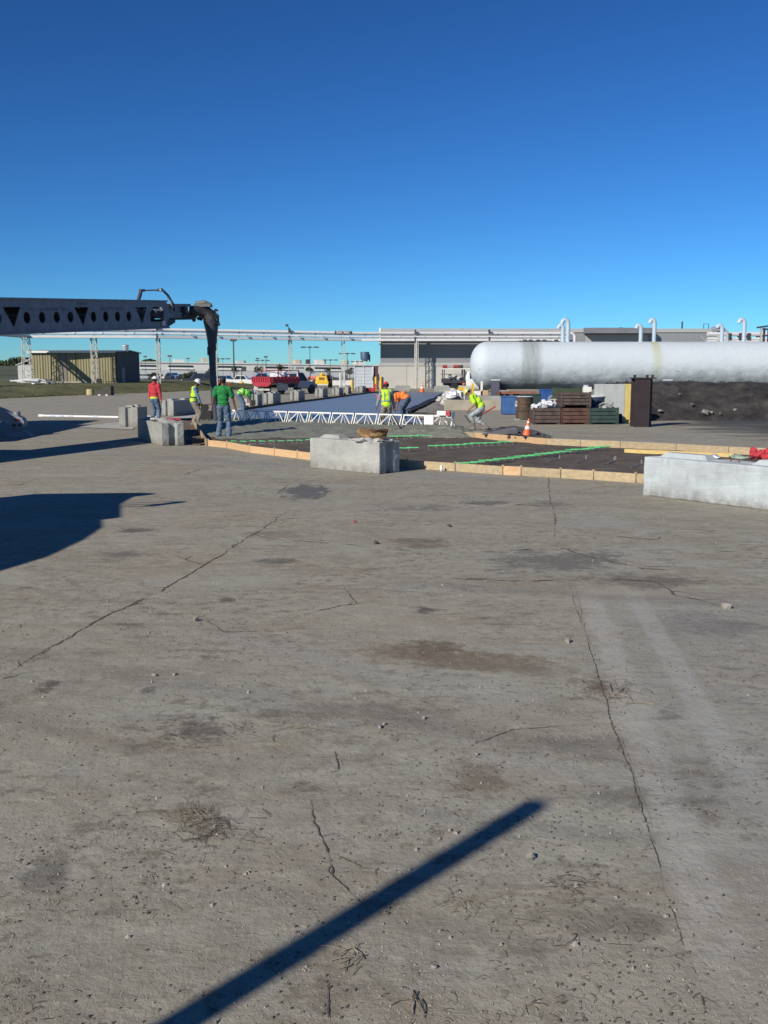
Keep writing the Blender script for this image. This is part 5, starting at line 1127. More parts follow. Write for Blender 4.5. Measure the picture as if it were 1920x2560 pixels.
crate((cx(1436), yc + 1.5, 0), 1.0, .8, 1.35, 0, 'tall mossy green bin rising behind the stacked crates', M('moss_green', (.09, .13, .05), .9, .4, 3, col2=(.05, .07, .05)), 5)
def rags(px, py0, Y, n, spread, label, sz=.16, zbase=.62, seed=0, mat=None):
    t = thing('rag_pile', label, 'rags', (cx(px, Y), Y, zbase)); random.seed(seed)
    for k in range(n):
        x = random.gauss(0, spread * .45); h = max(0, .26 * (1 - (x / spread) ** 2)); s = sz * random.uniform(.5, 1.1); mb = MB(); mb.ell((x, random.uniform(-.2, .2), random.uniform(0, max(h, .02))), (s, s * .7, s * .5), 12, 8, Matrix.Rotation(random.uniform(-.8, .8), 3, 'Y'))
        crumple(mb, seed + k * 2.3, .10, 'rag', mat or ragm, t)
    return t
ragm = M('rag_white', (.66, .67, .70), .8, .2, 5, rnd=.12); ragg = M('rag_greyish', (.36, .37, .36), .85, .2, 5, rnd=.15)
rags(1366, 0, yc + .3, 17, .48, 'white rags and plastic heaped in the leftmost brown crate', .15, .62, 3)
rags(1512, 0, yc + .4, 10, .36, 'grey cloth pile showing above the dark green crate', .12, .62, 9, ragg)
rags(1385, 0, yc + 1.2, 5, .25, 'small white cloth on the board behind the left crate', .10, .95, 14)
bw = thing('white_box', 'small white box standing on the stacked brown crate', 'box', (cx(1464, yc + .3), yc + .2, 1.16)); mb = MB(); mb.box((0, 0, .12), (.30, .2, .25)); obj('box_body', mb, white_p, bw); mb = MB(); mb.box((-.05, 0, .28), (.15, .15, .07)); obj('lid', mb, ragm, bw)
yd = 40.8
dr = thing('oil_drum', 'rusty green steel drum left of the crates', 'drum', (cx(1313, yd), yd + .3, .03))
drm = M('drum_rust', (.045, .055, .04), .7, .4, 3.2, col2=(.12, .060, .035), bump=.003)
mb = MB(); mb.lathe([(.34, 0), (.36, .0), (.35, .03), (.35, .30), (.372, .32), (.35, .34), (.35, .60), (.372, .62), (.35, .64), (.35, .88), (.37, .90), (.35, .91)], (0, 0, 0), 26); obj('drum_body', mb, drm, dr, 30)
mb = MB(); mb.lathe([(.0, .85), (.33, .86), (.36, .915), (.31, .93)], (0, 0, 0), 20); obj('liner_rim', mb, ragm, dr)
mb = MB(); mb.ell((-.33, -.1, .62), (.06, .05, .16), 10, 8); crumple(mb, 3, .06, 'torn_label', ragg, dr)
mb = MB(); mb.box((0, 0, -.015), (.8, .5, .03)); obj('board', mb, ragg, dr)
dr2 = thing('plastic_barrel', 'dark blue barrel with pale lid behind the dark green crate', 'barrel', (cx(1482, yc + 1.6), yc + 1.6, 0))
mb = MB(); mb.lathe([(.5, 0), (.52, .5), (.5, 1.0)], (0, 0, 0), 22); obj('barrel_body', mb, M('dark_blue_plastic', (.03, .045, .09), .5, .1, 3), dr2, 40); mb = MB(); mb.lathe([(.53, 1.0), (.53, 1.04), (.1, 1.07)], (0, 0, 0), 22); obj('lid', mb, ragm, dr2)
def bin_(p, w, d, h, label, mat, lip=True):
    t = thing('steel_bin', label, 'bin', tuple(p)); mb = MB(); mb.b2((-w / 2, -d / 2, .03), (w / 2, d / 2, h)); o = obj('bin_body', mb, mat, t); bevel(o, .015)
    mb = MB()
    for s in (-1, 1): mb.box((0, s * d / 2, h - .03), (w + .04, .05, .05)); mb.box((s * w / 2, 0, h - .03), (.05, d + .04, .05))
    obj('rim', mb, mat, t); mb = MB(); mb.box((0, 0, .016), (w * .96, d * .9, .03)); obj('skid', mb, grey_d, t); return t
yb = 45.5
bin_((cx(1283, yb), yb + .5, 0), .95, .9, .86, 'bright blue steel bin standing left of the rusty drum', M('bin_blue', (.035, .11, .30), .6, .15, 2.5, col2=(.05, .14, .34)))
bin_((cx(1382, 43), 43.4, 0), 1.0, .9, 1.22, 'blue steel bin behind the crate full of white rags', blue_p)
bin_((cx(1334, 43), 43.6, 0), .95, .8, 1.0, 'dark green bin between the drum and the rear blue bin', greenst)
rb = thing('rusty_beam', 'rusty flat beam lying across behind the blue bin', 'beam', (cx(1300, 47), 47.5, .98)); mb = MB(); mb.box((0, 0, 0), (1.7, .3, .12)); obj('beam_body', mb, M('beam_rust', (.26, .11, .07), .8, .2, 3), rb)
for s in (-.7, .7): mb = MB(); mb.box((s, 0, -.52), (.1, .25, .92)); obj('leg', mb, rust, rb)
gb_ = thing('pale_board', 'pale board leaning on the rear bins above the white rags', 'board', (cx(1392, yc + 1.15), yc + 1.15, .86)); mb = MB(); mb.box((0, 0, .05), (.7, .3, .05)); obj('board_body', mb, M('greyboard', (.45, .44, .38), .8, .1, 3), gb_); mb = MB(); mb.box((0, .1, -.42), (.6, .04, .86)); obj('upright', mb, grey_d, gb_)

# ---- cones, hydrants, posts
def cone(p, h, label, lean=(0, 0)):
    t = thing('traffic_cone', label, 'traffic cone', tuple(p), rot=(lean[0], lean[1], 0), group='orange traffic cones'); r = h * .22
    def rr(z): return r * (1 - z / h) + .028 * h
    for z0, z1, mt, nm in ((.03 * h, .40 * h, org_p, 'cone_body'), (.40 * h, .58 * h, white_p, 'reflective_band'), (.58 * h, .75 * h, org_p, 'cone_body'), (.75 * h, .84 * h, white_p, 'reflective_band'), (.84 * h, h, org_p, 'cone_tip')):
        mb = MB(); mb.lathe([(rr(z0), z0), (rr(z1), z1)], (0, 0, 0), 16); obj(nm, mb, mt, t, 40)
    mb = MB(); mb.box((0, 0, .025 * h), (h * .58, h * .58, .05 * h)); obj('base', mb, black, t); return t
p = G(1316, 1090, .165); cone((p.x, p.y, .165), .50, 'leaning orange and white cone on the broken pavement in the right middle', (0, R(7)))
p = G(1055, 981); cone((p.x, p.y, 0), .98, 'tall slim orange cone at the far end of the slab')
for px, py, h, lb in ((845, 984, .62, 'orange cone behind the block with one cone'), (866, 982, .62, 'orange cone among the posts beside the lattice leg'), (862, 988, .45, 'low orange cone resting against the second last block')):
    p = G(px, py); cone((p.x, p.y, 0), h, lb)
def hydrant(p, label, h=.9):
    t = thing('hydrant', label, 'hydrant', tuple(p), group='red hydrants by the grass'); rm_ = M('hydrant_red', (.48, .05, .03), .45, .1, 4)
    mb = MB(); mb.lathe([(.20, 0), (.20, .05), (.13, .07), (.13, .55), (.18, .58), (.18, .63), (.15, .68), (.10, .78), (.03, .82), (.03, h)], (0, 0, 0), 16); obj('barrel', mb, rm_, t, 35)
    for s in (-1, 1): mb = MB(); mb.cyl((s * .1, 0, .48), (s * .27, 0, .48), .07, 10); obj('outlet', mb, rm_, t)
    return t
for px, lb, py in ((550, 'red hydrant left of the man in the green shirt', 972), (573, 'red hydrant right of the head of the man in the green shirt', 974)):
    p = G(px, py); hydrant((p.x, p.y, 0), lb, .92)
for px, py, h, c, lb in ((1000 - 60.5, 980, 1.5, yel_p, 'yellow guard post left of the louvred cabinet gate'), (952, 980, 1.5, yel_p, 'yellow guard post nearest the beige wall corner'), (880, 978, 1.2, yel_p, 'yellow post left of the louvred cabinet'), (851, 975, 1.9, beamw, 'white post between the cones'), (861, 972, 1.9, beamw, 'white post beside the slim lattice leg')):
    p = G(px, py); mb = MB(); mb.lathe([(.11, 0), (.11, h - .05), (.06, h)], (0, 0, 0), 12); o = obj('guard_post', mb, c, loc=(p.x, p.y, 0), smooth=40); tag(o, lb, 'post', 'guard posts beyond the slab')
gt = thing('dark_gate', 'dark box frame between the two yellow guard posts', 'frame', tuple(G(945, 976)))
mb = MB(); mb.box((0, 0, 1.25), (1.2, .3, .35)); mb.box((-.45, 0, .55), (.1, .1, 1.1)); mb.box((.5, 0, .6), (.22, .2, 1.2)); obj('frame_body', mb, grey_d, gt)
rd_ = thing('red_curb_stop', 'low red barrier foot at the base of the louvred cabinet', 'barrier', tuple(G(924, 980))); mb = MB(); mb.box((-.2, 0, .2), (1.3, .3, .35)); mb.box((.5, 0, .4), (.22, .22, .8)); obj('barrier_body', mb, red_p, rd_)
yb_ = thing('yellow_barrel', 'small yellow barrel holding a sign pole in front of the white classic car', 'barrel', tuple(G(605, 968)))
mb = MB(); mb.lathe([(.28, 0), (.30, .3), (.28, .62), (.2, .66)], (0, 0, 0), 14); obj('barrel_body', mb, yel_p, yb_, 40); mb = MB(); mb.cyl((0, 0, .6), (0, 0, 2.6), .04, 6); obj('sign_pole', mb, grey_d, yb_); 
mb = MB(); mb.box((.30, 0, 2.35), (.62, .04, .62)); obj('flag_panel', mb, grey_d, yb_)

# louvred cabinet
YL = 113.0; a, b_ = at(886, 916, YL), at(932, 916, YL); cb = thing('louvred_cabinet', 'tall pale louvred steel cabinet with dark side by the building', 'cabinet', (a.x, YL, 0))
W_ = b_.x - a.x; H_ = a.z; lm = M('louvre_pale', (.60, .63, .66), .5, .05, 2)
mb = MB(); mb.b2((0, .12, .1), (W_, 2.2, H_ - .02)); obj('cabinet_body', mb, M('cabinet_shaded_side', (.10, .08, .09), .6, .1, 2), cb)  # dark body colour carries the shade of the cabinet's right side
for i in range(2):
    for k in range(14):
        z = .2 + (H_ - .3) * k / 14; mb = MB(); x0 = .08 + i * W_ / 2; mb.hexa([(x0, -.05, z), (x0 + W_ / 2 - .12, -.05, z), (x0 + W_ / 2 - .12, .1, z + .06), (x0, .1, z + .06), (x0, -.05, z + .11), (x0 + W_ / 2 - .12, -.05, z + .11), (x0 + W_ / 2 - .12, .1, z + .16), (x0, .1, z + .16)]); obj('louvre', mb, lm, cb)
for x in (0.02, W_ / 2, W_ - .02): mb = MB(); mb.box((x, -.02, H_ / 2), (.08, .14, H_)); obj('frame', mb, lm, cb)
mb = MB(); mb.box((W_ + .35, 1.0, H_ / 2 + .05), (.5, 1.6, H_)); obj('side_duct', mb, M('duct_maroon', (.09, .04, .045), .6, .1, 2), cb)

# rubble beside the slab end
rbm = M('rubble_pale', (.48, .46, .43), .95, .15, 4)
rb = thing('rubble_pile', 'pale broken concrete rubble between the rolled blanket and the low wall', 'rubble', tuple(G(1130, 1010))); random.seed(19)
for k in range(60):
    px, py = random.gauss(1128, 14), random.uniform(992, 1016); p = G(px, py); mb = MB(); mb.rock((p.x, p.y, .1 + max(0, (.5 - abs(px - 1132) * .018))), random.uniform(.12, .34), k, .8); obj('chunk', mb, rbm, rb, world=True)
tp = thing('dark_tarp', 'dark peaked tarp tented over the pale rubble', 'tarp', tuple(G(1142, 1004))); a, b_, c_ = at(1125, 999, 52), at(1146, 989, 52.5), at(1158, 999, 52)
mb = MB(); mb.add([a, b_, c_, b_ + V((.2, 1.6, -.1)), (a.x, 52, .2), (c_.x, 52, .2)], [(0, 4, 5, 2), (0, 2, 1), (0, 1, 3), (1, 2, 3)]); obj('tarp_sheet', mb, black, tp, world=True)
wt = thing('water_tank', 'boxy white water tank with yellow lid behind the rubble', 'tank', tuple(G(1153, 998))); a = at(1144, 975, 62); b_ = at(1163, 990, 62); mb = MB(); mb.b2((a.x, 62, 0), (b_.x, 63, a.z)); o = obj('tank_body', mb, white_p, wt, world=True); bevel(o, .05)
mb = MB(); mb.b2((a.x + .05, 61.95, a.z), (a.x + .4, 62.6, a.z + .18)); obj('lid', mb, yel_p, wt, world=True); mb = MB(); mb.b2((a.x + .22, 61.9, .3), (a.x + .30, 61.99, a.z - .1)); obj('strap', mb, grey_d, wt, world=True)
wb2 = thing('white_sack', 'lumpy white sack on the rubble left of the boxy tank', 'sack', tuple(at(1131, 990, 56))); mb = MB(); mb.ell((0, 0, 0), (.34, .3, .30), 16, 10); crumple(mb, 2, .14, 'sack_body', ragm, wb2)

# bits on the left grass
tb2 = thing('concrete_trough', 'dark open trough with a yellowish round end on the edge of the grass', 'trough', tuple(G(240, 988)))
a, b_ = at(239, 986, 83.5), at(278, 986, 83.5); z_ = gz(a.x, 83.5)
mb = MB(); mb.hexa([(a.x, 83.4, z_), (b_.x, 83.4, z_), (b_.x, 84.4, z_), (a.x, 84.4, z_), (a.x, 83.4, z_ + .40), (b_.x, 83.4, z_ + .78), (b_.x, 84.4, z_ + .78), (a.x, 84.4, z_ + .40)]); obj('trough_body', mb, M('trough_dark', (.07, .06, .05), .8, .2, 3), tb2, world=True)
mb = MB(); mb.lathe([(.3, 0), (.32, .1), (.3, .5)], (a.x - .5, 83.7, z_ + .02), 14); obj('round_end', mb, M('trough_pale', (.50, .42, .22), .8, .15, 4), tb2, world=True)
for x in (a.x + .4, b_.x - .3): mb = MB(); mb.box((x, 83.3, z_ + .02), (.2, .3, .12)); obj('foot', mb, white_p, tb2, world=True)
Y_ = 99.0
jk = thing('pipe_stack', 'stack of pale pipes and a wire cage at the foot of the left pipe leg', 'pipes', (at(60, 950, Y_).x, Y_, gz(-36, Y_)))
random.seed(15)
for k in range(8):
    x0 = at(random.uniform(-10, 60), 950, Y_).x; L = random.uniform(1.5, 3.2); z = gz(x0, Y_) + random.uniform(.1, .5); mb = MB(); mb.tube([(x0, Y_ + k * .1, z), (x0 + L, Y_ + k * .1, z + random.uniform(-.1, .1))], .08, 6); obj('pipe', mb, galv if k % 2 else beamw, jk, world=True)
cg = thing('wire_cage', 'low grey wire cage beside the pipe stack by the shed', 'cage', (at(126, 950, Y_).x, Y_, gz(-34, Y_)))
mb = MB(); xa, xb = at(112, 950, Y_).x, at(141, 950, Y_).x; z0 = gz(-34, Y_)
for k in range(9): x = xa + (xb - xa) * k / 8; mb.bar((x, Y_, z0), (x, Y_, z0 + .5), .03)
mb.bar((xa, Y_, z0 + .5), (xb, Y_, z0 + .5), .04); mb.bar((xa, Y_, z0 + .05), (xb, Y_, z0 + .05), .04); obj('bars', mb, M('cage_pink', (.35, .30, .28), .6, .1, 2), cg, world=True)
ws = thing('white_stone', 'white stone in the grass left of the shed door', 'stone', (at(83, 960, 97).x, 97, gz(-34, 97))); mb = MB(); mb.rock((0, 0, .05), .22); obj('stone_body', mb, white_p, ws)
mb = MB(); p = rack_at(256); mb.box((p.x, p.y - .3, gz(p.x, p.y) + .25), (.5, .3, .45)); bx2 = thing('dark_box', 'small dark box at the foot of the second pipe leg', 'box', (p.x, p.y - .3, gz(p.x, p.y))); obj('box_body', mb, black, bx2, world=True)
mb = MB(); p = at(262, 945, 104); mb.cyl((p.x, p.y, gz(p.x, p.y)), (p.x, p.y, gz(p.x, p.y) + 1.3), .13, 8); yp = thing('yellow_guard_post', 'dull yellow guard post in front of the shed beside the second pipe leg', 'post', (p.x, p.y, gz(p.x, p.y))); obj('post_body', mb, shm, yp, world=True)
# ================================================================ VEHICLES
def car(loc, rz, label, kind, paint, name='parked_car', cat='car', group='vehicles parked in the far lot', simple=False):
    S = {'sedan': dict(L=4.6, W=1.8, h1=.95, h2=1.42, hood=1.25, ws=1.85, rs=3.6, tr=4.0, wb=(.95, 3.75), r=.32),
         'classic': dict(L=5.0, W=1.85, h1=.98, h2=1.52, hood=1.9, ws=2.35, rs=3.45, tr=3.85, wb=(1.0, 3.95), r=.35),
         'suv': dict(L=4.9, W=1.9, h1=1.12, h2=1.78, hood=1.15, ws=1.75, rs=4.5, tr=4.8, wb=(.95, 3.85), r=.38),
         'pickup': dict(L=5.6, W=1.95, h1=1.15, h2=1.80, hood=1.4, ws=2.0, rs=3.3, tr=3.5, wb=(1.0, 4.4), r=.40)}[kind]
    t = thing(name, label, cat, tuple(loc), rz, group)
    L, W, h1, h2, r = S['L'], S['W'], S['h1'], S['h2'], S['r']; zb = .25; hx = L / 2
    def X(d): return hx - d        # d measured from the nose
    pr_ = [(X(.05), zb), (X(0), zb + .3), (X(.08), h1 - .15), (X(S['hood']), h1)]
    if kind == 'classic': pr_ += [(X(3.9), h1 - .02), (X(4.75), h1 + .08), (X(5.0), h1 - .05)]
    elif kind == 'pickup': pr_ += [(X(L - .02), h1)]
    else: pr_ += [(X(S['tr']), h1 + .02), (X(L - .05), h1 - .08)]
    pr_ += [(X(L), zb + .25), (X(L - .1), zb)]
    for wx in (S['wb'][1], S['wb'][0]):
        for k in range(9): a = math.pi * (1 - k / 8); pr_.append((X(wx) + (r + .06) * math.cos(a), zb - .02 + max(0, (r + .06) * math.sin(a) * 1.0)))
    mb = MB(); mb.prism(pr_, -W / 2, W / 2); o = obj('body', mb, paint, t); bevel(o, .05)
    b0, b1, t0, t1 = X(S['hood']), X(S['tr']), X(S['ws']), X(S['rs'] if kind != 'pickup' else 3.15); w2 = W / 2 - .20; w1 = W / 2 - .05
    mb = MB(); mb.hexa([(b1, -w1, h1), (b0, -w1, h1), (b0, w1, h1), (b1, w1, h1), (t1, -w2, h2), (t0, -w2, h2), (t0, w2, h2), (t1, w2, h2)]); o = obj('cabin', mb, paint, t); bevel(o, .05)
    def lerp3(a, b, k): return tuple(a[i] + (b[i] - a[i]) * k for i in range(3))
    for s in (-1, 1):
        A, B, C_, D_ = (b1, s * w1, h1), (b0, s * w1, h1), (t0, s * w2, h2), (t1, s * w2, h2)
        nwin = 1 if kind == 'pickup' else 2
        for k in range(nwin):
            f0, f1 = .05 + k / nwin * .9, .05 + (k + 1) / nwin * .9 - .04
            P4 = [lerp3(lerp3(A, B, f0), lerp3(D_, C_, f0), .08), lerp3(lerp3(A, B, f1), lerp3(D_, C_, f1), .08), lerp3(lerp3(A, B, f1), lerp3(D_, C_, f1), .86), lerp3(lerp3(A, B, f0), lerp3(D_, C_, f0), .86)]
            P4 = [(p[0], p[1] + s * .012, p[2]) for p in P4]; Q4 = [(p[0], p[1] - s * .03, p[2]) for p in P4]
            mb = MB(); mb.hexa(Q4 + P4) if s > 0 else mb.hexa(P4 + Q4); obj('window', mb, glass, t)
    for e0, e1, sg in ((b0, t0, 1), (b1, t1, -1)):
        P4 = [(e0 + sg * .012 - (e0 - e1) * .1, -w1 * .86, h1 + .05), (e0 + sg * .012 - (e0 - e1) * .1, w1 * .86, h1 + .05), (e1 + sg * .012 + (e0 - e1) * .12, w2 * .88, h2 - .06), (e1 + sg * .012 + (e0 - e1) * .12, -w2 * .88, h2 - .06)]
        mb = MB(); mb.add(P4 + [(p[0] - sg * .03, p[1], p[2]) for p in P4], [(0, 1, 2, 3), (7, 6, 5, 4), (0, 4, 5, 1), (1, 5, 6, 2), (2, 6, 7, 3), (3, 7, 4, 0)]); obj('windscreen' if sg > 0 else 'rear_window', mb, glass, t)
    for wx in S['wb']:
        for s in (-1, 1): wheel(t, (X(wx), s * (W / 2 - .12), r), r, .20, 'Y', chrome if kind in ('classic', 'suv') else galv, n=14)
    for s in (-1, 1):
        mb = MB(); mb.box((hx - .0, s * W * .36, h1 - .28), (.06, .26, .14)); obj('headlight', mb, white_p, t)
        mb = MB(); mb.box((-hx + .0, s * W * .40, h1 - .25), (.06, .16, .16)); obj('tail_light', mb, red_p, t)
    for s in (-1, 1): mb = MB(); mb.box((s * hx, 0, zb + .12), (.12, W * .96, .14)); obj('bumper', mb, chrome if kind in ('classic', 'pickup') else grey_d, t)
    return t
def paint(nm, c): return M(nm, c, .3, .03, 2)
pw, pb, pdk, pm, psl, plb = paint('car_white', (.78, .78, .74)), paint('car_blue', (.03, .10, .34)), paint('car_dark', (.03, .035, .05)), paint('car_maroon', (.12, .02, .03)), paint('car_silver', (.40, .42, .45)), paint('car_light_blue', (.12, .22, .40))
def gp(px, Y): p = at(px, 950, Y); return (p.x, Y, max(0, gz(p.x, Y) - .02) if Y < 150 else 0)
def gat(px, py): p = G(px, py); return (p.x, p.y, gz(p.x, p.y) - .004 if p.y < 170 else 0)
GV = 'vehicles parked beyond the grass'
wc = car((at(611, 960, 131).x, 131, .0), R(0), 'white vintage saloon with chrome wheels parked side on', 'classic', pw, group=GV)
# ground there is a paved drive
dv_ = MB(); 
car((at(660, 958, 142).x, 142, 0), R(182), 'blue pickup parked behind the white vintage saloon', 'pickup', pb, 'parked_pickup', 'pickup truck', GV)
car((at(694, 955, 150).x, 150, 0), R(0), 'maroon saloon half hidden by the red dump truck', 'sedan', pm, group=GV)
car((at(500, 954, 140).x, 140, 0), R(180), 'dark suv with pale wheels parked left of the hanging tube', 'suv', pdk, 'parked_suv', 'suv', GV)
car((at(563, 954, 150).x, 150, 0), R(80), 'light blue car seen end on between the two hydrants', 'sedan', plb, group=GV)
sx_ = [(362, psl, 'silver'), (375, pm, 'red'), (404, pw, 'white'), (424, pdk, 'dark'), (437, plb, 'pale blue'), (449, psl, 'silver grey'), (463, pdk, 'black')]
wherel = ['just right of the dark shed wall', 'second from the shed wall', 'behind the third lattice leg', 'right of the third lattice leg', 'in the middle of the far row', 'second last before the bush', 'last before the bush left of the dark suv']
for i, ((px, c, nm), wh) in enumerate(zip(sx_, wherel)):
    Y = 262 + (i % 3) * 5; car((at(px, 948, Y).x, Y, 0), R(90 if i % 2 else 8), '%s car in the far lot %s' % (nm, wh), 'sedan' if i != 4 else 'suv', c, group='cars in the far lot')
for i, (px, Y, c, wh) in enumerate(((938, 200, pdk, 'dark car lowest beside the beige building'), (941, 225, psl, 'silver car second up beside the beige building'), (937, 255, pw, 'white car in the middle of the lot beside the beige building'), (942, 290, pdk, 'dark car in the far rows beside the beige building'), (820, 210, pdk, 'dark car behind the yellow machine'), (768 + 90, 230, pdk, 'dark car behind the lattice leg and white posts'))):
    car((at(px, 950, Y).x, Y, 0), R(90 if i % 2 else 5), wh, 'sedan', c, group='cars in the far lot')

# red dump body pickup
A = G(728, 982); ddir = R(52)
dt = thing('dump_truck', 'red flatbed dump truck with silver cab loaded with a white bundle', 'dump truck', (at(712, 980, 88).x, 89.0, 0), ddir)
maro = M('dump_red', (.36, .03, .045), .5, .12, 3); cabm = paint('cab_silver', (.30, .32, .38))
Wd = 2.3
mb = MB(); mb.b2((-3.0, -Wd / 2, .98), (.55, Wd / 2, 1.10)); obj('bed_floor', mb, maro, dt)
for s in (-1, 1):
    mb = MB(); mb.b2((-3.0, s * Wd / 2 - .04, 1.1), (.55, s * Wd / 2 + .04, 1.55)); sp1 = obj('side_board', mb, maro, dt)
    for k in range(8): mb = MB(); x = -2.9 + k * .47; mb.b2((x, s * (Wd / 2 + .04), 1.08), (x + .08, s * (Wd / 2 + .10), 1.55)); obj('rib', mb, maro, sp1)
mb = MB(); mb.b2((-3.08, -Wd / 2, .88), (-3.0, Wd / 2, 1.55)); tg = obj('tailgate', mb, maro, dt)
for k in range(9): mb = MB(); y = -Wd / 2 + .02 + k * (Wd - .1) / 8.0; mb.b2((-3.16, y, 1.1), (-3.08, y + .07, 1.53)); obj('rib', mb, maro, tg)
mb = MB(); mb.hexa([(-3.1, -.75, .70), (-2.9, -.75, .70), (-2.9, .75, .70), (-3.1, .75, .70), (-3.1, -1.1, .9), (-2.9, -1.1, .9), (-2.9, 1.1, .9), (-3.1, 1.1, .9)]); obj('rear_sill', mb, maro, dt)
mb = MB(); mb.b2((-2.9, -.45, .6), (3.0, .45, .85)); obj('chassis', mb, grey_d, dt)
mb = MB(); mb.b2((-3.1, -1.0, .35), (-2.95, 1.0, .52)); mb.b2((-3.0, .55, .1), (-2.9, 1.0, .75)); mb.b2((-2.2, -1.12, .35), (-.9, -1.0, .9)); obj('mud_flap', mb, M('flap_pale', (.40, .38, .35), .7, .2, 4), dt)
mb = MB(); mb.b2((.62, -.98, .55), (2.0, .98, 1.15)); mb.hexa([(.62, -.95, 1.15), (2.0, -.95, 1.15), (2.0, .95, 1.15), (.62, .95, 1.15), (.72, -.78, 1.92), (1.5, -.78, 1.92), (1.5, .78, 1.92), (.72, .78, 1.92)]); o = obj('cab', mb, cabm, dt); bevel(o, .04)
mb = MB(); mb.hexa([(2.0, -.98, .5), (3.15, -.95, .5), (3.15, .95, .5), (2.0, .98, .5), (2.0, -.92, 1.18), (3.05, -.85, 1.05), (3.05, .85, 1.05), (2.0, .92, 1.18)]); o = obj('bonnet', mb, cabm, dt); bevel(o, .07)
for s in (-1, 1):
    mb = MB(); mb.add([(.80, s * .955, 1.18), (1.88, s * .955, 1.18), (1.5, s * .80, 1.85), (.82, s * .80, 1.85), (.80, s * .93, 1.18), (1.88, s * .93, 1.18), (1.5, s * .78, 1.85), (.82, s * .78, 1.85)], [(0, 1, 2, 3), (7, 6, 5, 4), (0, 4, 5, 1), (1, 5, 6, 2), (2, 6, 7, 3), (3, 7, 4, 0)]); obj('window', mb, glass, dt)
    mb = MB(); mb.box((1.85, s * 1.18, 1.35), (.12, .16, .34)); mb.bar((1.8, s * .95, 1.2), (1.85, s * 1.15, 1.25), .04); obj('mirror', mb, grey_d, dt)
mb = MB(); mb.add([(.612, -.72, 1.25), (.612, .72, 1.25), (.70, .66, 1.82), (.70, -.66, 1.82), (.64, -.72, 1.25), (.64, .72, 1.25), (.73, .66, 1.82), (.73, -.66, 1.82)], [(0, 3, 2, 1), (4, 5, 6, 7), (0, 1, 5, 4), (1, 2, 6, 5), (2, 3, 7, 6), (3, 0, 4, 7)]); obj('rear_window', mb, glass, dt)
for x in (-1.5, 2.45):
    for s in (-1, 1): wheel(dt, (x, s * .88, .42), .42, .26, 'Y')
mb = MB()
for y in (-1.05, 1.05): mb.bar((.58, y, 1.1), (.58, y, 2.15), .07); mb.bar((-2.0, y, 2.12), (.6, y, 2.12), .06); mb.bar((-2.0, y, 1.5), (-2.0, y, 2.12), .06)
mb.bar((.58, -1.05, 2.12), (.58, 1.05, 2.12), .07); mb.bar((-2.0, -1.05, 2.12), (-2.0, 1.05, 2.12), .06); obj('rack', mb, maro, dt)
wbd = thing('white_bundle', 'white wrapped bundle of sacks lying in the red dump bed', 'bundle', tuple(dt.matrix_basis @ V((-.95, 0, 1.12))), ddir)
mb = MB(); mb.ell((0, 0, .42), (.85, .85, .48), 18, 12); crumple(mb, 2, .22, 'bundle_body', ragm, wbd)
mb = MB(); mb.ell((.9, -.2, .30), (.55, .6, .40), 18, 12); crumple(mb, 6, .22, 'bundle_sheet', ragg, wbd)

# yellow machine seen from behind
ym = thing('yellow_loader', 'yellow wheeled loader seen from behind with dark rear tyres', 'loader', (at(806, 965, 126).x, 126, 0), R(90))
mb = MB(); mb.hexa([(-1.5, -.85, .55), (.8, -.75, .55), (.8, .75, .55), (-1.5, .85, .55), (-1.35, -.62, 1.45), (.8, -.6, 1.55), (.8, .6, 1.55), (-1.35, .62, 1.45)]); o = obj('engine_cover', mb, yel_p, ym); bevel(o, .07)
mb = MB(); mb.b2((-1.62, -.85, .45), (-1.45, .85, .80)); obj('counterweight', mb, yel_p, ym)
mb = MB()
for z in (.95, 1.08, 1.21): mb.b2((-1.47, -.35, z), (-1.40, .35, z + .06))
obj('grille', mb, grey_d, ym)
mb = MB(); mb.b2((.0, -.5, 1.5), (.7, .5, 1.62)); mb.ell((-.3, .05, 1.66), (.2, .2, .26), 10, 8); obj('seat_hood', mb, yel_p, ym)
mb = MB(); mb.bar((.3, -.65, 1.4), (.5, -.95, 1.85), .12); obj('lever', mb, grey_d, ym)
mb = MB(); mb.bar((.7, .3, 1.5), (.7, .3, 2.0), .05); obj('exhaust', mb, grey_d, ym)
mb = MB(); mb.box((.9, -.9, 1.2), (.9, .5, .6)); obj('bucket', mb, grey_d, ym)
for x, y in ((-.75, -.98), (-.75, .98), (1.3, -.98), (1.3, .98)): wheel(ym, (x, y, .48), .48, .42, 'Y', yel_p)
# equipment truck in front of the beige wall
et = thing('equipment_truck', 'dark flatbed work truck with ladder rack and white cab beside the tank end', 'work truck', (at(1147, 970, 101).x, 101, 0), R(2))
mb = MB(); mb.b2((-1.7, -1.0, .85), (.55, 1.0, 1.15)); mb.b2((-1.7, -1.03, 1.0), (-1.0, 1.03, 1.32)); obj('flatbed', mb, grey_d, et)
mb = MB(); mb.b2((-1.6, -.4, .6), (3, .4, .85)); obj('chassis', mb, grey_d, et)
for x in (-1.6, .45):
    for y in (-.95, .95): mb = MB(); mb.bar((x, y, 1.1), (x, y, 2.25), .09 if x < 0 else .16); obj('rack_post', mb, grey_d, et)
mb = MB()
for y in (-.98, .98): mb.bar((-1.75, y, 2.28), (1.8, y, 2.28), .12, .10)
obj('rack_rail', mb, M('ladder_white', (.70, .66, .55), .6, .05, 3), et)
mb = MB(); mb.bar((-1.7, -.9, 2.42), (1.8, -.9, 2.42), .05); mb.bar((-1.6, .9, 1.75), (.4, .9, 1.75), .04); mb.bar((-2.0, -.96, 1.75), (-.9, -.96, 1.72), .05); obj('ladder', mb, grey_d, et)
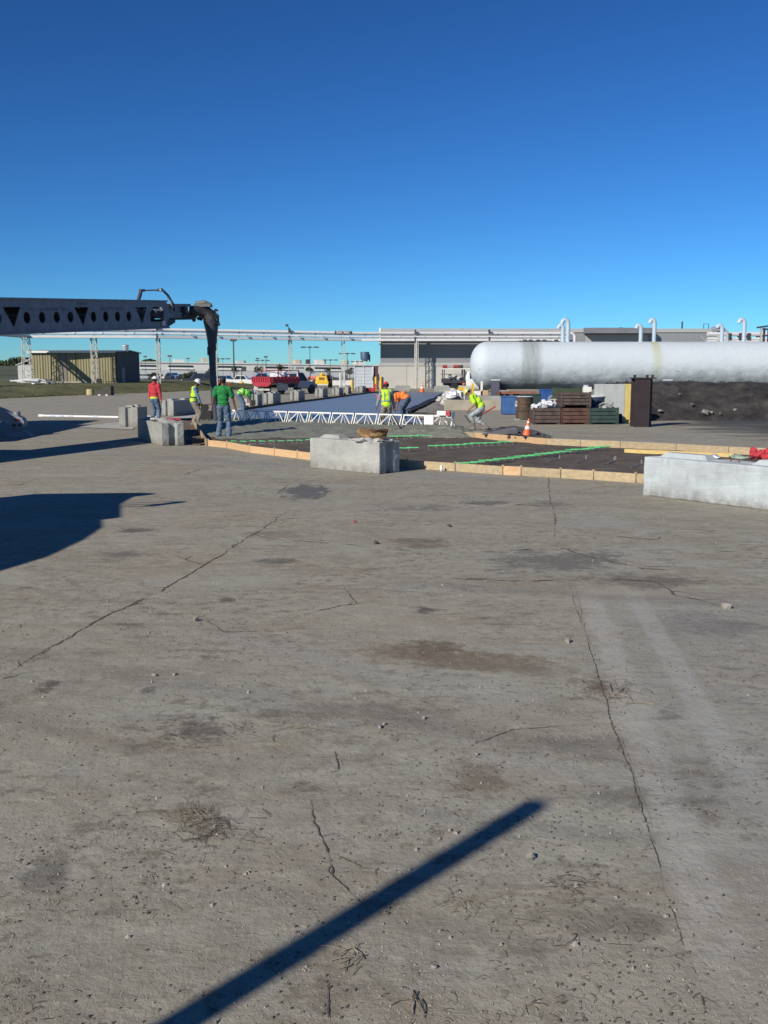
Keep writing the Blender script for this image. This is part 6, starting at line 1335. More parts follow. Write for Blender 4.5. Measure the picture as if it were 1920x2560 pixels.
for x, w in ((-1.5, .45), (-.35, .55), (.15, .35)): mb = MB(); mb.box((x, -.6, 2.50), (w, .4, .32)); obj('tool_box', mb, red_p if x != .15 else grey_d, et)
random.seed(41)
for k in range(14): x = random.uniform(-.95, .35); mb = MB(); mb.rock((x, random.uniform(-.6, .6), random.uniform(1.25, 1.6)), random.uniform(.12, .28), k, 1); obj('load', mb, [grey_d, M('load_pink', (.45, .2, .22), .7, .3, 5), ragg, galv][k % 4], et)
mb = MB(); mb.b2((.62, -.98, .55), (2.2, .98, 1.25)); mb.hexa([(.62, -.95, 1.25), (2.2, -.95, 1.25), (2.2, .95, 1.25), (.62, .95, 1.25), (.72, -.8, 2.0), (1.6, -.8, 2.0), (1.6, .8, 2.0), (.72, .8, 2.0)]); o = obj('cab', mb, pw, et); bevel(o, .04)
mb = MB(); mb.b2((2.2, -.95, .5), (3.2, .95, 1.15)); o = obj('bonnet', mb, pw, et); bevel(o, .08)
for s in (-1, 1): mb = MB(); mb.hexa([(1.0, s * .965, 1.3), (2.05, s * .965, 1.3), (2.05, s * .93, 1.3), (1.0, s * .93, 1.3), (1.0, s * .85, 1.9), (1.62, s * .85, 1.9), (1.62, s * .80, 1.9), (1.0, s * .80, 1.9)]); obj('window', mb, glass, et)
for x in (-.55, 2.6):
    for s in (-1, 1): wheel(et, (x, s * .85, .44), .44, .26, 'Y')
mb = MB(); mb.ell((.40, -1.02, .75), (.17, .1, .12), 10, 8); hh = obj('orange_strap', mb, M('strap_orange', (.6, .15, .04), .6, .1, 3), et)

# ================================================================ FAR LOT: warehouse, fence, poles, trees
whm = M('warehouse_white', (.62, .62, .58), .7, .05, .05); whg = M('warehouse_grey', (.50, .52, .52), .75, .05, .05)
WA, WB = V((at(300, 930, 324).x, 324, 0)), V((at(960, 930, 350).x, 350, 0)); wd = (WB - WA).normalized(); wn_ = V((-wd.y, wd.x, 0))
def wat(px):
    k = (px - 960) / FPX; t = (k * WA.y - WA.x) / (wd.x - k * wd.y); return WA + wd * t
wh = thing('warehouse', 'very long low white warehouse with dark window strips across the far lot', 'warehouse', (WA.x, WA.y, 0))
ztop = 5.35
def wbox(p, q, off0, off1, z0, z1, name, mt):
    P4 = [p + wn_ * off0, q + wn_ * off0, q + wn_ * off1, p + wn_ * off1]; mb = MB(); dr_ = lambda v: -1.05 * max(0, min(1, (v.x - WA.x) / (WB.x - WA.x)))
    mb.hexa([V((v.x, v.y, z0 + (dr_(v) if z0 > 1 else 0))) for v in P4] + [V((v.x, v.y, z1 + dr_(v))) for v in P4]); return obj(name, mb, mt, wh, world=True)
slope_top = ztop - .0
wbox(WA, WB, 0, 60, 2.9, ztop, 'upper_wall', whm); wbox(WA, WB, -.1, 60, -.2, 2.9, 'lower_wall', whg)
wbox(WA, WB, -.35, .0, ztop - .25, ztop + .12, 'parapet', whm)
for x0, x1 in ((356, 400), (426, 488), (548, 610), (666, 727), (788, 853)):
    P0, P1 = wat(x0), wat(x1); n = max(4, int((x1 - x0) / 8)); zc_ = ztop - 1.25
    for k in range(n):
        a = P0.lerp(P1, (k + .06) / n); b_ = P0.lerp(P1, (k + .94) / n); f = wbox(a, b_, -.16, -.02, zc_ - .28, zc_ + .28, 'window', glass)
    wbox(P0, P1, -.5, -.0, zc_ - 1.0, zc_ - .75, 'sill_band', white_p)
for i, px in enumerate((729, 741, 748, 755)): a = wat(px); wbox(a, a + wd * .9, -.12, -.02, ztop - 1.6, ztop - .9, 'window', M('small_pane', (.25, .28, .3), .3, .1, 1))
for x0, x1, h, c in ((444, 468, 1.0, whm), (514, 526, 1.7, M('unit_tan', (.5, .44, .32), .7, .1, .2)), (550, 555, 1.7, grey_d), (600, 622, .8, whg), (617, 622, .9, grey_d), (745, 758, 1.5, M('unit_tan', (0, 0, 0))), (758, 760, 1.5, grey_d), (777, 781, 1.7, grey_d), (798, 818, 1.6, whm), (818, 821, 1.5, grey_d), (866, 876, 1.5, M('unit_tan', (0, 0, 0))), (876, 878, 1.5, grey_d), (896, 920, 1.5, whm)):  # narrow dark boxes colour in the shaded right ends of units
    a, b_ = wat(x0), wat(x1); wbox(a, b_, 3, 7, ztop, ztop + h, 'roof_unit', c)
a = wat(912); wt2 = thing('rooftop_tank', 'dark blue cylindrical tank standing above the far warehouse roof', 'tank', (a.x, a.y + 5, ztop + .3)); mb = MB(); mb.lathe([(1.5, .6), (1.6, 3.2), (1.5, 3.4)], (0, 0, 0), 18); obj('tank_body', mb, M('tank_blue', (.06, .10, .16), .5, .1, .5), wt2, 40); mb = MB(); mb.box((0, 0, .3), (2.0, 2.0, .6)); mb.bar((1.7, 0, 0), (1.7, 0, 2.5), .5); obj('stand', mb, grey_d, wt2)

# chain link fence
fc = thing('chain_link_fence', 'tall thin chain link fence in front of the far lot', 'fence', tuple(at(545, 950, 175)))
fa, fb = at(545, 950, 172), at(884, 950, 186); fa.z = fb.z = 0; fd = fb - fa; fH = 2.15; wire = M('fence_grey', (.33, .35, .37), .5, .1, 2, metal=.3)
N = 12
for k in range(N + 1): p = fa.lerp(fb, k / N); mb = MB(); mb.cyl(p, p + V((0, 0, fH)), .035, 5); obj('post', mb, wire, fc, world=True)
mb = MB(); mb.bar(fa + V((0, 0, fH)), fb + V((0, 0, fH)), .04); mb.bar(fa + V((0, 0, .05)), fb + V((0, 0, .05)), .03); obj('rail', mb, wire, fc, world=True)
mb = MB(); n = int(fd.length / .16)
for k in range(n):
    p = fa.lerp(fb, k / n); q = fa.lerp(fb, min(1, (k + 9) / n)); r_ = fa.lerp(fb, max(0, (k - 9) / n))
    for e in (q, r_):
        a = p; s = .006; mb.add([(a.x - s, a.y, .05), (a.x + s, a.y, .05), (e.x + s, e.y, fH), (e.x - s, e.y, fH)], [(0, 1, 2, 3)])
obj('mesh_wire', mb, wire, fc, kind='stuff', world=True)
ofn = thing('orange_netting', 'low orange barrier netting behind the yellow loader', 'netting', tuple(at(790, 950, 150)))
mb = MB(); a, b_ = at(770, 948, 150), at(800, 948, 150)
for k in range(9): p = a.lerp(b_, k / 8); mb.bar((p.x, 150, .2), (p.x, 150, 1.35), .07)
for z in (.3, .55, .8, 1.05, 1.3): mb.bar((a.x, 150, z), (b_.x, 150, z), .035, .05)
obj('net', mb, org_p, ofn, world=True)
pl_ = MB(); p = at(764, 962, 148); jb = thing('white_barrier', 'long low white concrete barrier behind the dump truck and loader', 'barrier', (p.x, 148, 0)); a, b_ = at(765, 955, 148), at(880, 955, 148); mb = MB(); mb.b2((a.x, 148, 0), (b_.x, 148.5, .72)); o = obj('barrier_body', mb, whm, jb, world=True)

polem = M('pole_dark', (.06, .07, .08), .6, .1, 2)
def pole(px, pytop, Y, label, kind=1, r=.10, base=0):
    t_ = at(px, pytop, Y); t = thing('light_pole', label, 'light pole', (t_.x, Y, base), 0, 'light poles over the far lot'); H = t_.z - base
    mb = MB(); mb.tube([(0, 0, 0), (0, 0, H)], [r, r * .7], 6); obj('mast', mb, polem, t)
    if kind == 2:
        mb = MB(); mb.bar((-1.3, 0, H), (1.3, 0, H), .12); obj('cross_arm', mb, polem, t)
        for x in (-1.6, 1.6): mb = MB(); mb.box((x, 0, H), (1.1, .6, .32)); obj('lamp_head', mb, polem, t)
        mb = MB(); mb.box((0, 0, H), (.8, .6, .35)); obj('lamp_head', mb, polem, t)
    else:
        mb = MB(); mb.box((0, 0, H + .1), (.9, .6, .35)); obj('lamp_head', mb, polem, t)
    return t
for a in ((583.5, 852, 150, 'tallest plain pole right of the hanging tube', 0, .13), (424.5, 891, 230, 'single head light pole right of the third lattice leg', 1), (470, 897, 300, 'thin single head light pole left of the hanging tube', 1, .06), (557, 897, 290, 'double head light pole just right of the hanging tube', 2, .06),
          (644, 897, 290, 'single head light pole above the white vintage saloon', 1, .07), (656, 901, 300, 'double head light pole above the blue pickup', 2, .06), (664.5, 893, 250, 'single head light pole left of the dump truck', 1), (774.5, 868, 240, 'tall double head light pole above the dump truck cab', 2), (826, 900, 290, 'double head light pole right of the yellow loader', 2, .08),
          (868, 884, 260, 'double head light pole just right of the thin lattice leg', 2), (893, 904, 330, 'distant double head light pole above the louvred cabinet', 2, .07), (363, 892, 280, 'single head light pole beside the dark shed wall', 1, .06)):
    pole(*a)
def tree(px, pytop, Y, w, label, base=0, name='young_tree', cat='tree', n=420, trunk=True):
    t_ = at(px, pytop, Y); H = t_.z - base; t = thing(name, label, cat, (t_.x, Y, base), 0, 'small trees and bushes in the far lot')
    if trunk:
        mb = MB(); mb.tube([(0, 0, 0), (.05, 0, H * .5), (0, 0, H * .9)], [.12, .08, .03], 6)
        for k in range(5): a = k * 1.3; mb.tube([(0, 0, H * (.4 + .08 * k)), (math.cos(a) * w * .3, math.sin(a) * w * .3, H * (.55 + .08 * k))], [.05, .02], 4)
        obj('trunk', mb, trunkm, t)
    mb = MB(); rnd = random.Random(int(px)); z0 = H * (.35 if trunk else 0)
    for k in range(9):
        c = (rnd.uniform(-.6, .6) * w * .5, rnd.uniform(-.5, .5) * w * .5, rnd.uniform(z0 + .25 * (H - z0), H * .88)); leafclump(mb, c, (w * .26, w * .26, (H - z0) * .22), n // 9, w * .07, px + k)
    obj('crown', mb, leafd, t); return t
for a in ((590, 914, 300, 2.6, 'small round tree right of the tallest plain pole'), (647, 915, 300, 2.8, 'small round tree above the blue pickup'), (521, 921, 300, 2.0, 'small tree just left of the hanging tube'), (703, 910, 290, 2.6, 'small tree above the dump truck bed'), (776, 917, 290, 2.8, 'small tree at the tall double head pole'), (818, 919, 300, 2.2, 'small tree above the yellow loader'), (874, 917, 280, 2.8, 'small tree left of the louvred cabinet')): tree(*a)
for a in ((390, 932, 255, 3.2, 'low bush by the third lattice leg'), (478, 929, 235, 4.2, 'wide low bush beyond the dark suv'), (368, 936, 262, 2.2, 'low bush next to the dark shed wall')): tree(*a, name='bush', cat='bush', trunk=False, n=520)
asp = M('lot_asphalt', (.13, .13, .135), .9, .1, .3); mb = MB(); mb.add([(-110, 232, .008), (14, 232, .008), (30, 330, .008), (-120, 306, .008)], [(0, 1, 2, 3)]); obj('parking_lot', mb, asp, kind='structure')
# ================================================================ PEOPLE
def cap_(mb, a, b, ra, rb, n=12, fl=1.0):
    a, b = V(a), V(b); d = b - a
    if d.length < 1e-5: return
    dn = d.normalized(); pts = []; rs = []
    for k in range(4): t = math.pi / 2 * k / 4; pts.append(a - dn * ra * math.cos(t)); rs.append(max(ra * math.sin(t), .001))
    pts += [a, b]; rs += [ra, rb]
    for k in range(1, 5): t = math.pi / 2 * k / 4; pts.append(b + dn * rb * math.sin(t)); rs.append(max(rb * math.cos(t), .001))
    mb.tube(pts, rs, n)
def remesh(mb, vox, name, mat, par, smooth_it=4, wrinkle=0.0, seed=0, label=None):
    me = mb.mesh(name); o = bpy.data.objects.new(name, me); COL.objects.link(o); o.parent = par
    m = o.modifiers.new('r', 'REMESH'); m.mode = 'VOXEL'; m.voxel_size = vox
    q = o.modifiers.new('s', 'SMOOTH'); q.iterations = smooth_it; q.factor = .5
    if label: o['label'] = label
    PENDING.append((o, mat, wrinkle, seed)); return o
PENDING = []
def finish_remesh():
    dg = bpy.context.evaluated_depsgraph_get(); outs = [bpy.data.meshes.new_from_object(o.evaluated_get(dg)) for o, *_ in PENDING]
    for (o, mat, wrinkle, seed), out in zip(PENDING, outs):
        if wrinkle:
            for v in out.vertices:
                q = v.co; f = fbm(q.x * 8 + seed, q.y * 8, q.z * 11, 3) + .5 * abs(fbm(q.x * 4, q.y * 4 + seed, q.z * 18, 2)); v.co = q + v.normal * f * wrinkle
        out.polygons.foreach_set('use_smooth', [True] * len(out.polygons)); out.materials.clear(); out.materials.append(mat)
        o.modifiers.clear(); o.data = out
def ik(a, c, l1, l2, hint):
    a, c = V(a), V(c); d = c - a; L = min(d.length, (l1 + l2) * .999); dn = d.normalized(); c = a + dn * L
    x = (l1 * l1 - l2 * l2 + L * L) / (2 * L); h = math.sqrt(max(l1 * l1 - x * x, 0)); hn = V(hint) - dn * V(hint).dot(dn); hn.normalize()
    return a + dn * x + hn * h, c
skin_d = M('skin_brown', (.16, .075, .045), .6, .1, 8); skin_l = M('skin_tan', (.32, .17, .11), .6, .1, 8)
hairm = M('hair_black', (.012, .010, .010), .7, .2, 20); hatw = M('hat_white', (.80, .80, .80), .3, .02, 5); hatr = M('hat_red', (.55, .03, .05), .3, .05, 5)
vis = M('vest_yellow', (.52, .80, .03), .75, .08, 6); visg = M('shirt_neon', (.50, .82, .03), .75, .08, 6); visb = M('vest_green', (.25, .65, .05), .75, .08, 6)
stripe = M('reflective_grey', (.28, .34, .27), .5, .05, 5); stripew = M('reflective_pale', (.72, .76, .62), .5, .05, 5); stripeg = M('trim_dark_green', (.04, .10, .05), .6, .1, 5)
redh = M('hoodie_red', (.47, .035, .05), .85, .10, 9); greens = M('tee_green', (.012, .20, .045), .85, .10, 9); orgs = M('shirt_orange', (.90, .22, .04), .8, .08, 6)
jean = M('jeans_blue', (.055, .11, .19), .85, .25, 9, col2=(.15, .22, .30)); jeand = M('jeans_dark', (.04, .07, .12), .85, .25, 9, col2=(.09, .13, .19)); khak = M('trousers_khaki', (.24, .21, .17), .9, .2, 8); greyp = M('trousers_grey', (.32, .36, .37), .9, .2, 7); blues = M('shirt_blue', (.13, .22, .34), .85, .15, 9); greysh = M('shirt_grey', (.22, .26, .31), .85, .2, 12)
boot = M('boot_dark', (.03, .028, .025), .6, .2, 8); rboot = M('rubber_boot', (.20, .18, .15), .6, .2, 5); glove = M('glove_grey', (.16, .15, .14), .8, .2, 8)
def person(loc, rz, label, scale=1.0, lean=0.05, crouch=0.0, hip=(0, 0), feet=((-.13, 0), (.13, 0)), hands=None, elbow_hint=((-.6, -1, 0), (.6, -1, 0)), knee_hint=((0, 1, 0), (0, 1, 0)), head_tilt=.1, head_turn=0.0,
           skin=skin_d, top=greens, sleeves='short', sleeve_mat=None, trousers=jean, vest=None, hat=None, boots=boot, hem=None, hood=False, rubber=False, foot_dirs=(0, 0), footz=(0, 0), cap=False, belt=None, stripes=True, stripe_mat=None, hairy=True, heel=(0, 0)):
    t = thing('person', label, 'person', tuple(loc), rz); t.scale = (scale,) * 3
    hipz = .93 - crouch; H = V((hip[0], hip[1], hipz)); ax = V((0, math.sin(lean), math.cos(lean))); fwd = V((0, math.cos(lean), -math.sin(lean)))
    def spine(s):     # 0 pelvis .. 1 neck base, curved gradually into the lean
        le = lean * min(1, .25 + s * 1.1); a = V((0, math.sin(le), math.cos(le))); return H + a * (.54 * s)
    chest = spine(.78); neck = spine(1.0); sh = [spine(.93) + V((s * .185, 0, 0)) for s in (-1, 1)]
    hips = [H + V((s * .09, 0, -.03)) for s in (-1, 1)]
    ank = [V((feet[i][0], feet[i][1], .09 + footz[i])) for i in (0, 1)]
    kn = []; 
    for i in (0, 1): k, a2 = ik(hips[i], ank[i], .44, .42, knee_hint[i]); kn.append(k); ank[i] = a2
    if hands is None: hands = ((-.26, .05, .78), (.26, .05, .78))
    el = []; wr = []
    for i in (0, 1): e, w = ik(sh[i], hands[i], .29, .26, elbow_hint[i]); el.append(e); wr.append(w)
    # head
    hd = (neck - spine(.8)).normalized(); hl = lean + head_tilt; hup = V((0, math.sin(hl), math.cos(hl))); hfw = Matrix.Rotation(head_turn, 3, hup) @ V((0, math.cos(hl), -math.sin(hl))); hrt = hfw.cross(hup).normalized()
    HC = neck + hd * .06 + hup * .13; HM = Matrix((hrt, hfw, hup)).transposed()
    b = MB()
    b.ell(H + V((0, 0, .02)), (.155, .11, .13), 14, 9); b.ell(spine(.4), (.135, .10, .17), 14, 9); b.ell(chest, (.165, .115, .17), 16, 10)
    cap_(b, sh[0], sh[1], .062, .062); cap_(b, neck - hd * .02, HC - hup * .06, .058, .052)
    b.ell(HC, (.075, .096, .105), 16, 12, HM); b.ell(HC + HM @ V((0, .022, -.055)), (.056, .068, .062), 14, 9, HM); b.ell(HC + HM @ V((0, .098, -.018)), (.014, .024, .026), 8, 6, HM)
    for s in (-1, 1): b.ell(HC + HM @ V((s * .076, -.002, -.018)), (.012, .022, .034), 8, 6, HM)
    for i in (0, 1):
        cap_(b, hips[i], kn[i], .085, .055); cap_(b, kn[i], ank[i], .054, .036)
        cap_(b, sh[i], el[i], .050, .040); cap_(b, el[i], wr[i], .039, .027)
        fd = (wr[i] - el[i]).normalized(); inn = V((-1 if i else 1, 0, 0)); inn = (inn - fd * inn.dot(fd)).normalized(); sd_ = fd.cross(inn)
        pc = wr[i] + fd * .05; cap_(b, wr[i], wr[i] + fd * .07, .026, .034, 8)
        for k in range(4):
            o_ = sd_ * (k - 1.5) * .021; ln_ = (.036, .042, .040, .031)[k]; p1 = wr[i] + fd * .085 + o_; p2 = p1 + fd * ln_ + inn * .012; p3 = p2 + fd * .012 + inn * .028; cap_(b, p1 - fd * .02, p2, .0105, .010, 6); cap_(b, p2, p3, .010, .009, 6)
        tb = wr[i] + fd * .03 + sd_ * .028; cap_(b, tb, tb + sd_ * .022 + fd * .03 + inn * .012, .013, .011, 6); cap_(b, tb + sd_ * .022 + fd * .03 + inn * .012, tb + sd_ * .022 + fd * .055 + inn * .026, .011, .009, 6)
    body = remesh(b, .0095, 'body', skin, t, 2)
    # face details
    for s in (-1, 1):
        e = MB(); e.ell(HC + HM @ V((s * .030, .088, .006)), (.012, .008, .008), 8, 6, HM); obj('eye', e, white_p, t); e = MB(); e.ell(HC + HM @ V((s * .030, .095, .006)), (.005, .004, .005), 6, 5, HM); obj('pupil', e, hairm, t)
    e = MB(); e.ell(HC + HM @ V((0, .088, -.062)), (.024, .008, .007), 8, 6, HM); obj('mouth', e, M('lips', (.22, .08, .07), .6, .1, 8), t)
    if hairy:
        h = MB(); h.ell(HC + HM @ V((0, -.014, .012)), (.083, .096, .105), 16, 10, HM); h2 = MB()
        h.v = [tuple(v) for v in h.v]; o_ = obj('hair', h, hairm, t, 60)
    # trousers
    b = MB(); b.ell(H + V((0, 0, .03)), (.170, .128, .12), 14, 9)
    for i in (0, 1):
        cap_(b, hips[i], kn[i], .108, .082); cap_(b, kn[i], ank[i] + (kn[i] - ank[i]) * (.42 if rubber else .02), .080, .075 if not rubber else .07)
    remesh(b, .015, 'trousers', trousers, t, 3, .016, 1.7)
    # top
    b = MB(); hm_ = 0.02 if hem is None else hem
    b.ell(spine(.12), (.172, .135, .16), 16, 9); b.ell(spine(.42), (.168, .130, .19), 16, 10); b.ell(chest + fwd * .005, (.192, .138, .175), 16, 10); cap_(b, sh[0], sh[1], .078, .078)
    if hood: b.ell(neck - fwd * .06 + ax * .03, (.11, .08, .07), 12, 8); cap_(b, neck - fwd * .02, neck + ax * .05 - fwd * .03, .085, .08)
    else: cap_(b, neck - ax * .05, neck - ax * .005, .08, .062)
    if sleeve_mat is None:
        for i in (0, 1):
            if sleeves == 'short': cap_(b, sh[i], sh[i].lerp(el[i], .72), .075, .078)
            else: cap_(b, sh[i], el[i], .074, .062); cap_(b, el[i], el[i].lerp(wr[i], .88), .060, .050)
    remesh(b, .014, 'hoodie' if hood else 'shirt', top if sleeve_mat is None else sleeve_mat, t, 3, .014, 4.2)
    if sleeve_mat is not None:
        for i in (0, 1):
            b = MB()
            if sleeves == 'short': cap_(b, sh[i], sh[i].lerp(el[i], .72), .07, .074)
            else: cap_(b, sh[i], el[i], .068, .058); cap_(b, el[i], el[i].lerp(wr[i], .9), .057, .045)
            remesh(b, .014, 'sleeve', sleeve_mat, t, 3, .012, 2.2 + i)
    if hem is not None:
        b = MB(); b.ell(H + V((0, 0, .035)), (.182, .145, .085), 16, 9); remesh(b, .014, 'vest_hem', vis, t, 3, .008, 2)
    if belt: b = MB(); b.ell(H + V((0, 0, .075)), (.178, .140, .03), 18, 7); obj('belt', b, belt, t, 60)
    if vest:
        b = MB(); b.ell(spine(.12), (.184, .150, .15), 16, 9); b.ell(spine(.42), (.182, .146, .19), 16, 10); b.ell(chest + fwd * .003, (.190, .152, .178), 16, 10); cap_(b, sh[0] + V((.05, 0, .012)), sh[1] + V((-.05, 0, .012)), .082, .082)
        remesh(b, .014, 'vest', vest, t, 3, .010, 7.1)
        sm = stripe_mat or stripe
        def ring(s, rx, ry, hh):
            c = spine(s); le = lean * min(1, .25 + s * 1.1); u = V((0, math.sin(le), math.cos(le))); f_ = V((0, math.cos(le), -math.sin(le))); vs = []
            for q in (-hh, hh):
                for k in range(24): a = 2 * math.pi * k / 24; vs.append(c + u * q + V((rx * math.cos(a), 0, 0)) + f_ * (ry * math.sin(a)))
            m_ = MB(); m_.add(vs, [(k, (k + 1) % 24, (k + 1) % 24 + 24, k + 24) for k in range(24)]); return m_
        if stripes:
            obj('reflective_band', ring(.32, .196, .163, .022), sm, t, 60)
            for x in (-.085, .085):
                m_ = MB(); pts_ = []
                for k in range(7): s = .30 + .62 * k / 6; c = spine(s); le = lean * min(1, .25 + s * 1.1); f_ = V((0, math.cos(le), -math.sin(le))); pts_.append(c - f_ * (.150 - .03 * max(0, (s - .75) / .2) + .006) + V((x, 0, 0)))
                for p, q in zip(pts_[:-1], pts_[1:]): m_.bar(p, q, .034, .012)
                obj('reflective_band', m_, sm, t)
    # boots
    for i in (0, 1):
        a = ank[i]; fd = Matrix.Rotation(foot_dirs[i], 3, 'Z') @ V((0, 1, 0)); b = MB(); hl_ = heel[i]; tilt = V((0, 0, -hl_))
        cap_(b, a + V((0, 0, -.045)) - fd * .02, a + V((0, 0, -.05)) + fd * .15 + tilt * .15, .046, .040, 10); cap_(b, a + V((0, 0, -.03)), a + (kn[i] - a) * (.68 if rubber else .22), .052 if not rubber else .058, .056 if not rubber else .075, 12)
        remesh(b, .011, 'rubber_boot' if rubber else 'boot', boots, t, 2, .003)
    if hat:
        def dome(rx, ry, rz_, z0): 
            m_ = MB(); vs = []; n = 22; rows = 7
            for j in range(rows + 1):
                ph = math.pi / 2 * j / rows
                for k in range(n): a = 2 * math.pi * k / n; vs.append(HC + HM @ V((rx * math.cos(a) * math.cos(ph), ry * math.sin(a) * math.cos(ph), z0 + rz_ * math.sin(ph))))
            m_.add(vs, [(j * n + k, j * n + (k + 1) % n, (j + 1) * n + (k + 1) % n, (j + 1) * n + k) for j in range(rows) for k in range(n)]); return m_
        m_ = dome(.108, .128, .125, .025); hb_ = obj('hard_hat', m_, hat, t, 60)
        m_ = MB(); vs = []; n = 22
        for q, dz in ((1.0, .0), (1.0, .0)): pass
        for k in range(n):
            a = 2 * math.pi * k / n; fr_ = .045 * max(0, math.sin(a)) + .014
            vs.append(HC + HM @ V((.106 * math.cos(a), .126 * math.sin(a), .036))); vs.append(HC + HM @ V(((.106 + fr_ * .5) * math.cos(a), (.126 + fr_) * math.sin(a), .022))); vs.append(HC + HM @ V(((.106 + fr_ * .5) * math.cos(a), (.126 + fr_) * math.sin(a), .014)))
        m_.add(vs, [(3 * k, 3 * k + 1, 3 * ((k + 1) % n) + 1, 3 * ((k + 1) % n)) for k in range(n)] + [(3 * k + 1, 3 * k + 2, 3 * ((k + 1) % n) + 2, 3 * ((k + 1) % n) + 1) for k in range(n)]); obj('brim', m_, hat, hb_, 60)
        m_ = MB(); pts_ = [HC + HM @ V((0, .12 * math.cos(a), .03 + .127 * math.sin(a))) for a in [math.pi * (.12 + .76 * k / 8) for k in range(9)]]; m_.tube(pts_, .012, 6); obj('ridge', m_, hat, hb_, 60)
    if cap:
        m_ = MB(); m_.ell(HC + HM @ V((0, 0, .035)), (.088, .104, .082), 16, 10, HM); m_.hexa([HC + HM @ V(p) for p in ((-.06, .07, .04), (.06, .07, .04), (.05, .17, .03), (-.05, .17, .03), (-.06, .07, .055), (.06, .07, .055), (.05, .17, .04), (-.05, .17, .04))]); obj('cap', m_, grey_d, t, 60)
    return t, (H, neck, HC, wr)

# local +Y is where the person faces
p = G(388, 1056)
person((p.x, p.y, 0), R(-20), 'man in a red hooded jacket and white hard hat standing with his back turned', 1.0, .06, hat=hatw, top=redh, sleeves='long', hood=True, trousers=jean, hem=1, hands=((-.27, .10, .86), (.30, .02, .80)), head_tilt=.25, head_turn=R(-10), skin=skin_l, feet=((-.12, 0), (.12, .05)))
p = G(486, 1064)
person((p.x, p.y, 0), R(-78), 'man in white hard hat and yellow vest over blue sleeves looking down', .98, .12, crouch=.04, hat=hatw, top=blues, sleeve_mat=blues, sleeves='long', vest=vis, stripe_mat=stripeg, trousers=khak, hands=((-.18, .22, .78), (.20, .26, .80)), head_tilt=.45, feet=((-.12, -.06), (.10, .10)), boots=rboot, rubber=True)
p = G(560, 1096)
person((p.x, p.y, 0.0), R(-4), 'man in a green t-shirt and dark cap seen from behind at the pit edge', 1.03, .02, top=greens, sleeves='short', trousers=jean, hands=((-.36, .12, .88), (.34, .10, .84)), elbow_hint=((-1, -.3, 0), (1, -.3, 0)), head_tilt=.2, feet=((-.16, 0), (.16, -.06)), cap=True, belt=black, foot_dirs=(R(12), R(-12)))
p = G(603, 1033)
person((p.x, p.y, 0), R(-75), 'man in a green vest bent far over behind the left half of the truss', .98, 1.35, crouch=.02, hat=hatw, hip=(0, -.10), top=greens, sleeves='short', vest=visb, stripe_mat=stripew, trousers=jean, hands=((-.12, .50, .38), (.12, .52, .38)), elbow_hint=((-1, 0, 0), (1, 0, 0)), head_tilt=.3, feet=((-.14, 0), (.14, .1)))
p = G(966, 1074)
person((p.x, p.y, -.02), R(6), 'man in a red hard hat and striped yellow vest standing in the wet concrete', .95, .12, crouch=.05, hat=hatr, top=greysh, sleeve_mat=greysh, sleeves='long', vest=vis, trousers=khak, hands=((-.36, .08, .80), (.30, .25, .82)), head_tilt=.35, head_turn=R(8), feet=((-.15, .0), (.20, .12)), boots=rboot, rubber=True, skin=skin_d)
p = G(1012, 1052)
person((p.x, p.y, 0), R(62), 'man in an orange shirt and jeans bent over behind the truss', .98, 1.25, crouch=.04, hip=(0, -.12), hairy=True, top=orgs, sleeves='short', trousers=jeand, hands=((-.12, .42, .30), (.14, .46, .28)), elbow_hint=((-1, 0, 0), (1, 0, 0)), head_tilt=.4, feet=((-.18, 0), (.16, .06)), skin=skin_d)
p = G(1194, 1075)
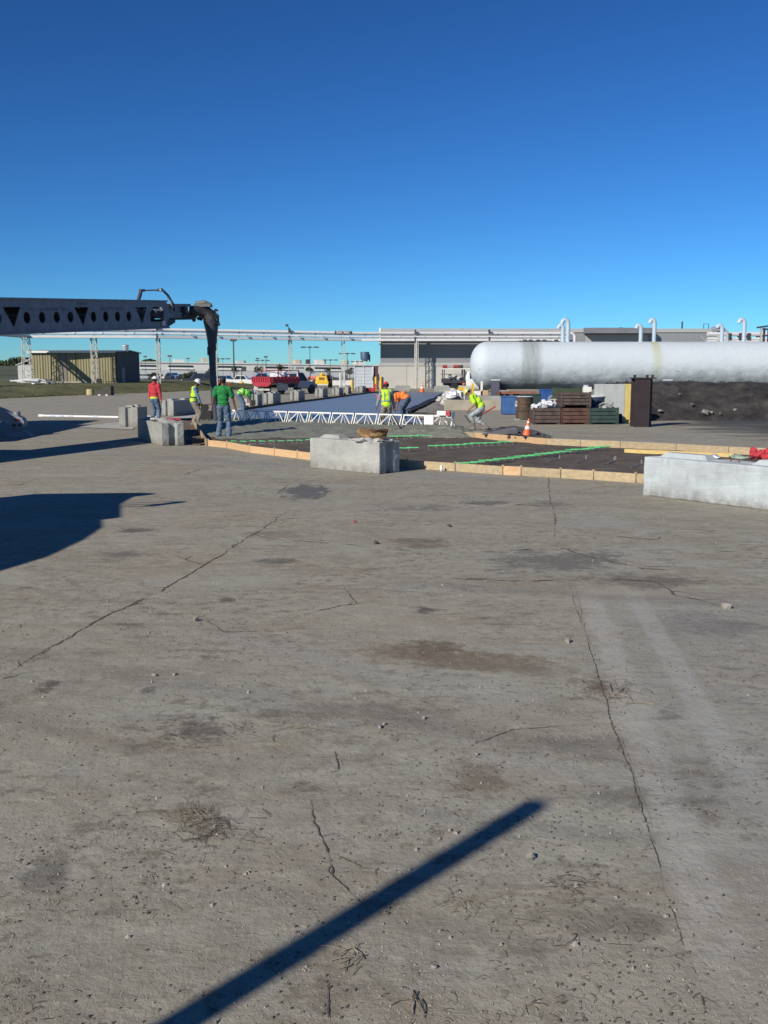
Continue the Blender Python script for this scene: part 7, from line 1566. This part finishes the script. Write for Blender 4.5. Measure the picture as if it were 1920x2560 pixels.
person((p.x, p.y, 0), R(80), 'man in a bright yellow shirt and rubber boots stooping with a red handled tool', .98, .70, crouch=.16, hip=(0, -.12), hat=M('hat_yellow', (.60, .52, .20), .4, .05, 5), top=visg, sleeves='short', trousers=greyp, hands=((-.20, .28, .72), (.22, .10, .66)), elbow_hint=((-.3, -1, -.4), (.3, -1, -.4)), head_tilt=.25, feet=((.02, .12), (.04, -.34)), knee_hint=((0, 1, 0), (0, 1, 0)), boots=rboot, rubber=True, skin=skin_l, footz=(0, .02))
# tools
def tool(a, b, r, mt, label, name='tool_handle', cat='tool', extra=None):
    t = thing(name, label, cat, tuple(a)); mb = MB(); mb.tube([a, b], r, 8); obj('handle', mb, mt, t, world=True)
    if extra: extra(t)
    return t
Yt = 32.9
a, b_ = at(1239, 1016, Yt + .2), at(1205, 1036, Yt); t = tool(a, b_, .022, org_p if False else red_p, 'long red handled tool held by the stooping man', 'rake', 'rake')
mb = MB(); mb.tube([b_, at(1192, 1043, Yt)], .024, 8); obj('handle_grip', mb, black, t, world=True)
mb = MB(); mb.tube([at(1192, 1043, Yt), at(1176, 1052, Yt - .1)], .020, 8); obj('handle', mb, M('pole_pale', (.35, .34, .30), .6, .1, 3), t, world=True)
mb = MB(); mb.bar(at(1162, 1038, Yt - .1), at(1176, 1057, Yt - .1), .05, .03); obj('rake_head', mb, black, t, world=True)
a, b_ = at(940, 986, 31.4), at(950, 999, 31.3); tool(a, b_, .02, red_p, 'thin red stick at the left shoulder of the man with the red hard hat', 'red_stick', 'stick')
a, b_ = at(982, 1038, 31.6), at(1004, 1076, 30.6); t = tool(a, b_, .022, M('tool_dark', (.05, .045, .05), .6, .1, 3), 'dark handled rake leaning against the man with the red hard hat', 'rake', 'rake')
mb = MB(); mb.bar(b_ + V((-.22, 0, .0)), b_ + V((.2, .1, .02)), .05, .09); obj('rake_head', mb, grey_d, t, world=True)
# work bench block next to the bending man
wb3 = thing('work_machine', 'pale plate and motor the bending man in the green vest is reaching for', 'machine', tuple(G(620, 1026)))
mb = MB(); p = G(618, 1027); mb.box((p.x, p.y, .34), (.55, .4, .12)); mb.box((p.x - .1, p.y, .5), (.22, .2, .22)); obj('plate', mb, M('pinkish_plate', (.55, .46, .40), .7, .1, 4), wb3, world=True)
mb = MB(); mb.box((p.x + .32, p.y, .42), (.2, .25, .24)); mb.box((p.x - .1, p.y, .14), (.3, .25, .28)); obj('motor', mb, black, wb3, world=True)

finish_remesh()
